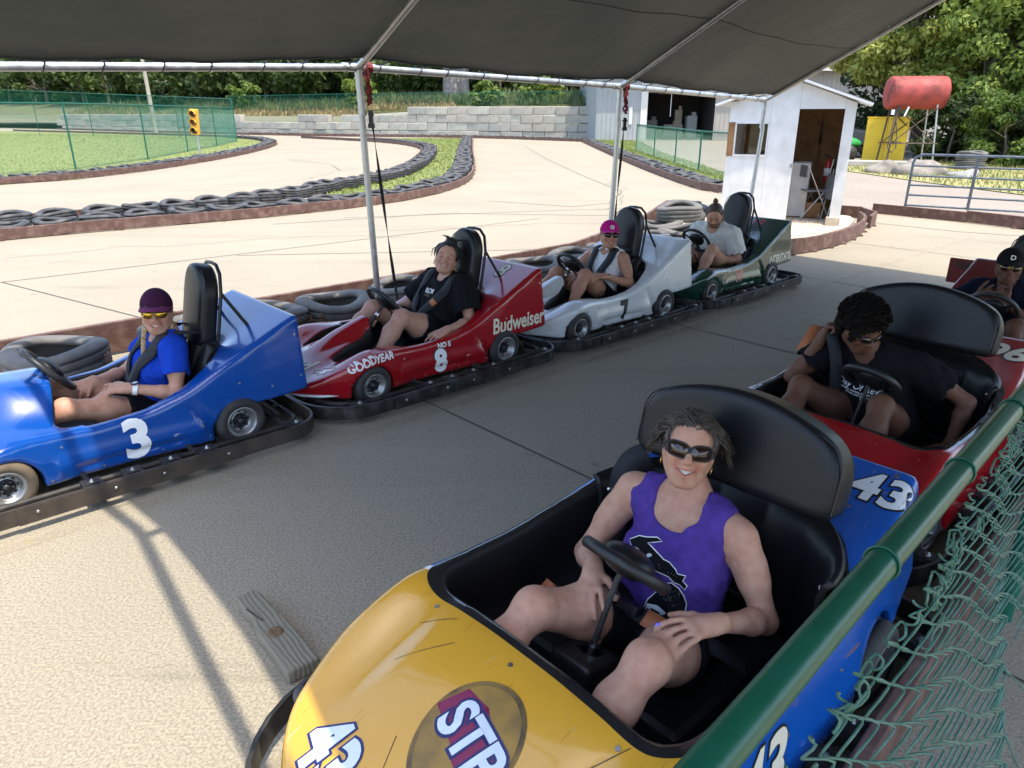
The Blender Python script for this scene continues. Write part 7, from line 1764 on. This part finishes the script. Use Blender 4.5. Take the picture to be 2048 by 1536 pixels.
# ------------------------------------------------------------------ green rail and its torn chain-link, timber on the slab
gf = empty('green_fence', L(2, -.3)); tag(gf, 'green pipe-rail fence with torn, sagging chain-link in the right foreground', 'fence'); GO = Vector(gf.location)
RA, RB_ = Vector((.10, .44, 1.14)), Vector((1.178, 1.54, 1.14)); rd = (RB_ - RA).normalized(); rs = Vector((rd.y, -rd.x, 0))       # rs: towards the camera side
R0 = RA + rd * .02; R1 = RA + rd * 7.5
mb = MB(); mb.tube([R0 - GO, R1 - GO], .0225, 24); mb.build('top_rail', MAT['green_pvc'], gf)
for t in (.62, 1.02, 1.42, 1.95, 2.6): 
    c = RA + rd * t - GO; mb = MB(); mb.tube([c + Vector((0, 0, .0245 * math.sin(a))) + rs * (.0245 * math.cos(a)) + rd * (.004 * math.sin(a)) for a in [i * PI / 12 for i in range(24)]], .0022, 6, closed=True); mb.build('tie_wire', MAT['green_pvc'], gf)
mat('cap_green', (.10, .30, .08), .4)
mb = MB(); c = RA - GO + Vector((0, 0, .0)); mb.lathe([(0, .045), (.03, .04), (.042, .02), (.044, -.03), (.035, -.05)], 20, 'z', c + rd * .0 - rs * .0); mb.build('post_cap', MAT['cap_green'], gf)
for t in (.0, 2.45, 4.9, 7.4):
    p = RA + rd * t - GO; p.z = 0; mb = MB(); mb.tube([p, p + Vector((0, 0, 1.135))], .03, 14); mb.build('post', MAT['green_post'], gf)
# curb board at the foot of the fence, kart side
mb = MB()
for i in range(3):
    mb = MB(); a = RA + rd * (i * 2.44 - .3) - rs * .10 - GO; b = RA + rd * (i * 2.44 + 2.13) - rs * .10 - GO; a.z = b.z = .10; mb.bar(a, b, .045, .19); mb.build('curb_board', MAT['curb_paint'], gf, bevel=.006)
# torn chain-link: woven zigzag wires on a sagging sheet
rr = random.Random(12); CELL = .044
def sheet_pt(s_, w):
    """s_: metres along the rail, w: metres down the mesh"""
    top_z = 1.085 - .03 * math.sin(s_ * 2.1) - .02 * math.sin(s_ * 5.3 + 1)
    out = .035 + .02 * math.sin(s_ * 3.2) + w * (.20 + .10 * math.sin(s_ * 1.9 + .6)) + .05 * w * w
    z = top_z - w * (.93 - .05 * math.sin(s_ * 2.7)) + .012 * math.sin(w * 17 + s_ * 6)
    p = RA + rd * (s_ - .05 * w + .008 * math.sin(w * 9 + s_ * 4)) + rs * (out + .005 * math.sin(s_ * 11 + w * 7)); p.z = z; return p
def depth_at(s_):                       # how far the mesh still hangs down
    base = .62 + .10 * math.sin(s_ * 3.1 + .4) + .08 * math.sin(s_ * 7.7)
    if s_ > 1.9: base = .82
    return max(.2, base)
ncol = int(6.2 / CELL)
for i in range(ncol):
    s0 = .12 + i * CELL; dep = depth_at(s0) + rr.uniform(-.07, .07); pts = []; n = int(dep / (CELL * .62)); r_ = .0019
    # curled top knuckle
    p0 = sheet_pt(s0, 0)
    near = s0 < 3.2
    if near:
        a0 = rr.random() * 6; cr = rr.uniform(.006, .012)
        for k in range(5): pts.append(p0 + Vector((0, 0, .022 + cr * math.sin(a0 + k * .8))) + rs * (cr * math.cos(a0 + k * .8)) + rd * (.004 * k - .02 + rr.uniform(-.006, .006)))
    for k in range(n + 1):
        side = (1 if (k + i) % 2 else -1) * CELL * .5; w = k * CELL * .62; c = sheet_pt(s0 + side, w); nx = sheet_pt(s0 - side, w + CELL * .62)
        wob = rs * (.0078 if (k + i) % 2 else -.0078)
        if near: pts.append(c.lerp(nx, -.12) + wob); pts.append(c.lerp(nx, .10) + wob)
        else: pts.append(c + wob)
    if near:                            # loose frayed tail
        e = pts[-1]; v = (rd * rr.uniform(-.5, .8) + rs * rr.uniform(-.2, .6) + Vector((0, 0, -rr.uniform(.3, 1)))).normalized()
        for k in range(rr.randrange(1, 5)): e = e + v * .022 + rd * rr.uniform(-.012, .012) + rs * rr.uniform(-.008, .008); pts.append(e)
    if near: pts = [pts[0]] + [q for a, b in zip(pts[:-1], pts[1:]) for q in (a * .7 + b * .3, a * .3 + b * .7)] + [pts[-1]]
    mb = MB(); mb.tube([p - GO for p in pts], r_, 5 if near else 4); mb.build('mesh_wire', MAT['green_wire'], gf)
# tangled ends bundled under the rail
for i in range(34):
    s0 = rr.uniform(.15, 2.6); c = sheet_pt(s0, rr.uniform(-.02, .07)); pts = []; a = rr.random() * 6; r = rr.uniform(.012, .03)
    for k in range(rr.randrange(7, 13)): pts.append(c + rd * (r * math.cos(a + k * .75) + .004 * k) + Vector((0, 0, r * math.sin(a + k * .75) * 1.1)) + rs * (rr.uniform(-.008, .008)) - GO)
    pts = [pts[0]] + [q for a, b in zip(pts[:-1], pts[1:]) for q in (a * .7 + b * .3, a * .3 + b * .7)] + [pts[-1]]
    mb = MB(); mb.tube(pts, .0019, 5); mb.build('wire_tangle', MAT['green_wire'], gf)

# weathered timber offcut on the slab in front of kart 43
def timber():
    m = bpy.data.materials.new('old_timber'); m.use_nodes = True; nt = m.node_tree; b = nt.nodes['Principled BSDF']; N = nt.nodes.new; K = nt.links.new
    tc = N('ShaderNodeTexCoord').outputs['Object']
    w = N('ShaderNodeTexWave'); w.wave_type = 'BANDS'; w.bands_direction = 'Y'; w.inputs['Scale'].default_value = 18; w.inputs['Distortion'].default_value = 5; w.inputs['Detail'].default_value = 3; w.inputs['Detail Scale'].default_value = 1.2; mp = N('ShaderNodeMapping'); mp.inputs['Scale'].default_value = (.35, 1, 1); K(tc, mp.inputs[0]); K(mp.outputs[0], w.inputs[0])
    cr = N('ShaderNodeValToRGB'); cr.color_ramp.elements[0].color = (.18, .16, .115, 1); cr.color_ramp.elements[1].color = (.215, .195, .145, 1); K(w.outputs[0], cr.inputs[0]); K(cr.outputs[0], b.inputs['Base Color']); b.inputs['Roughness'].default_value = .9
    bp = N('ShaderNodeBump'); bp.inputs['Strength'].default_value = .5; bp.inputs['Distance'].default_value = .004; K(w.outputs[0], bp.inputs['Height']); K(bp.outputs[0], b.inputs['Normal']); MAT['old_timber'] = m
timber(); mat('knot', (.10, .06, .03), .9, col2=(.19, .125, .065), vs=70, vr=(.3, .7), bump=.4, bs=60)
out = [(.0, -.040), (.02, -.048), (.10, -.046), (.16, -.040), (.19, -.052), (.24, -.060), (.30, -.058), (.50, -.06), (.50, .052), (.30, .050), (.20, .046), (.10, .040), (.03, .036), (.0, .026)]
mb = MB(); mb.prism(out, .004, .055); tb = mb.build('timber_block', MAT['old_timber'], bevel=.008); A0 = Vector((-1.0, 2.27, 0)); B0 = Vector((-.63, 1.83, 0)); tb.location = A0; dd = (B0 - A0); tb.rotation_euler.z = math.atan2(dd.y, dd.x); tag(tb, 'weathered timber offcut with a dark knot lying on the concrete by the yellow kart', 'timber')
mb = MB(); mb.lathe([(0, .0595), (.015, .059), (.026, .058), (.030, .0545)], 20, 'z', (.285, -.012, 0)); mb.build('knot', MAT['knot'], tb)
mb = MB(); mb.bar((.10, -.042, .0562), (.20, -.022, .0566), .006, .003); mb.build('split', MAT['joint'], tb)
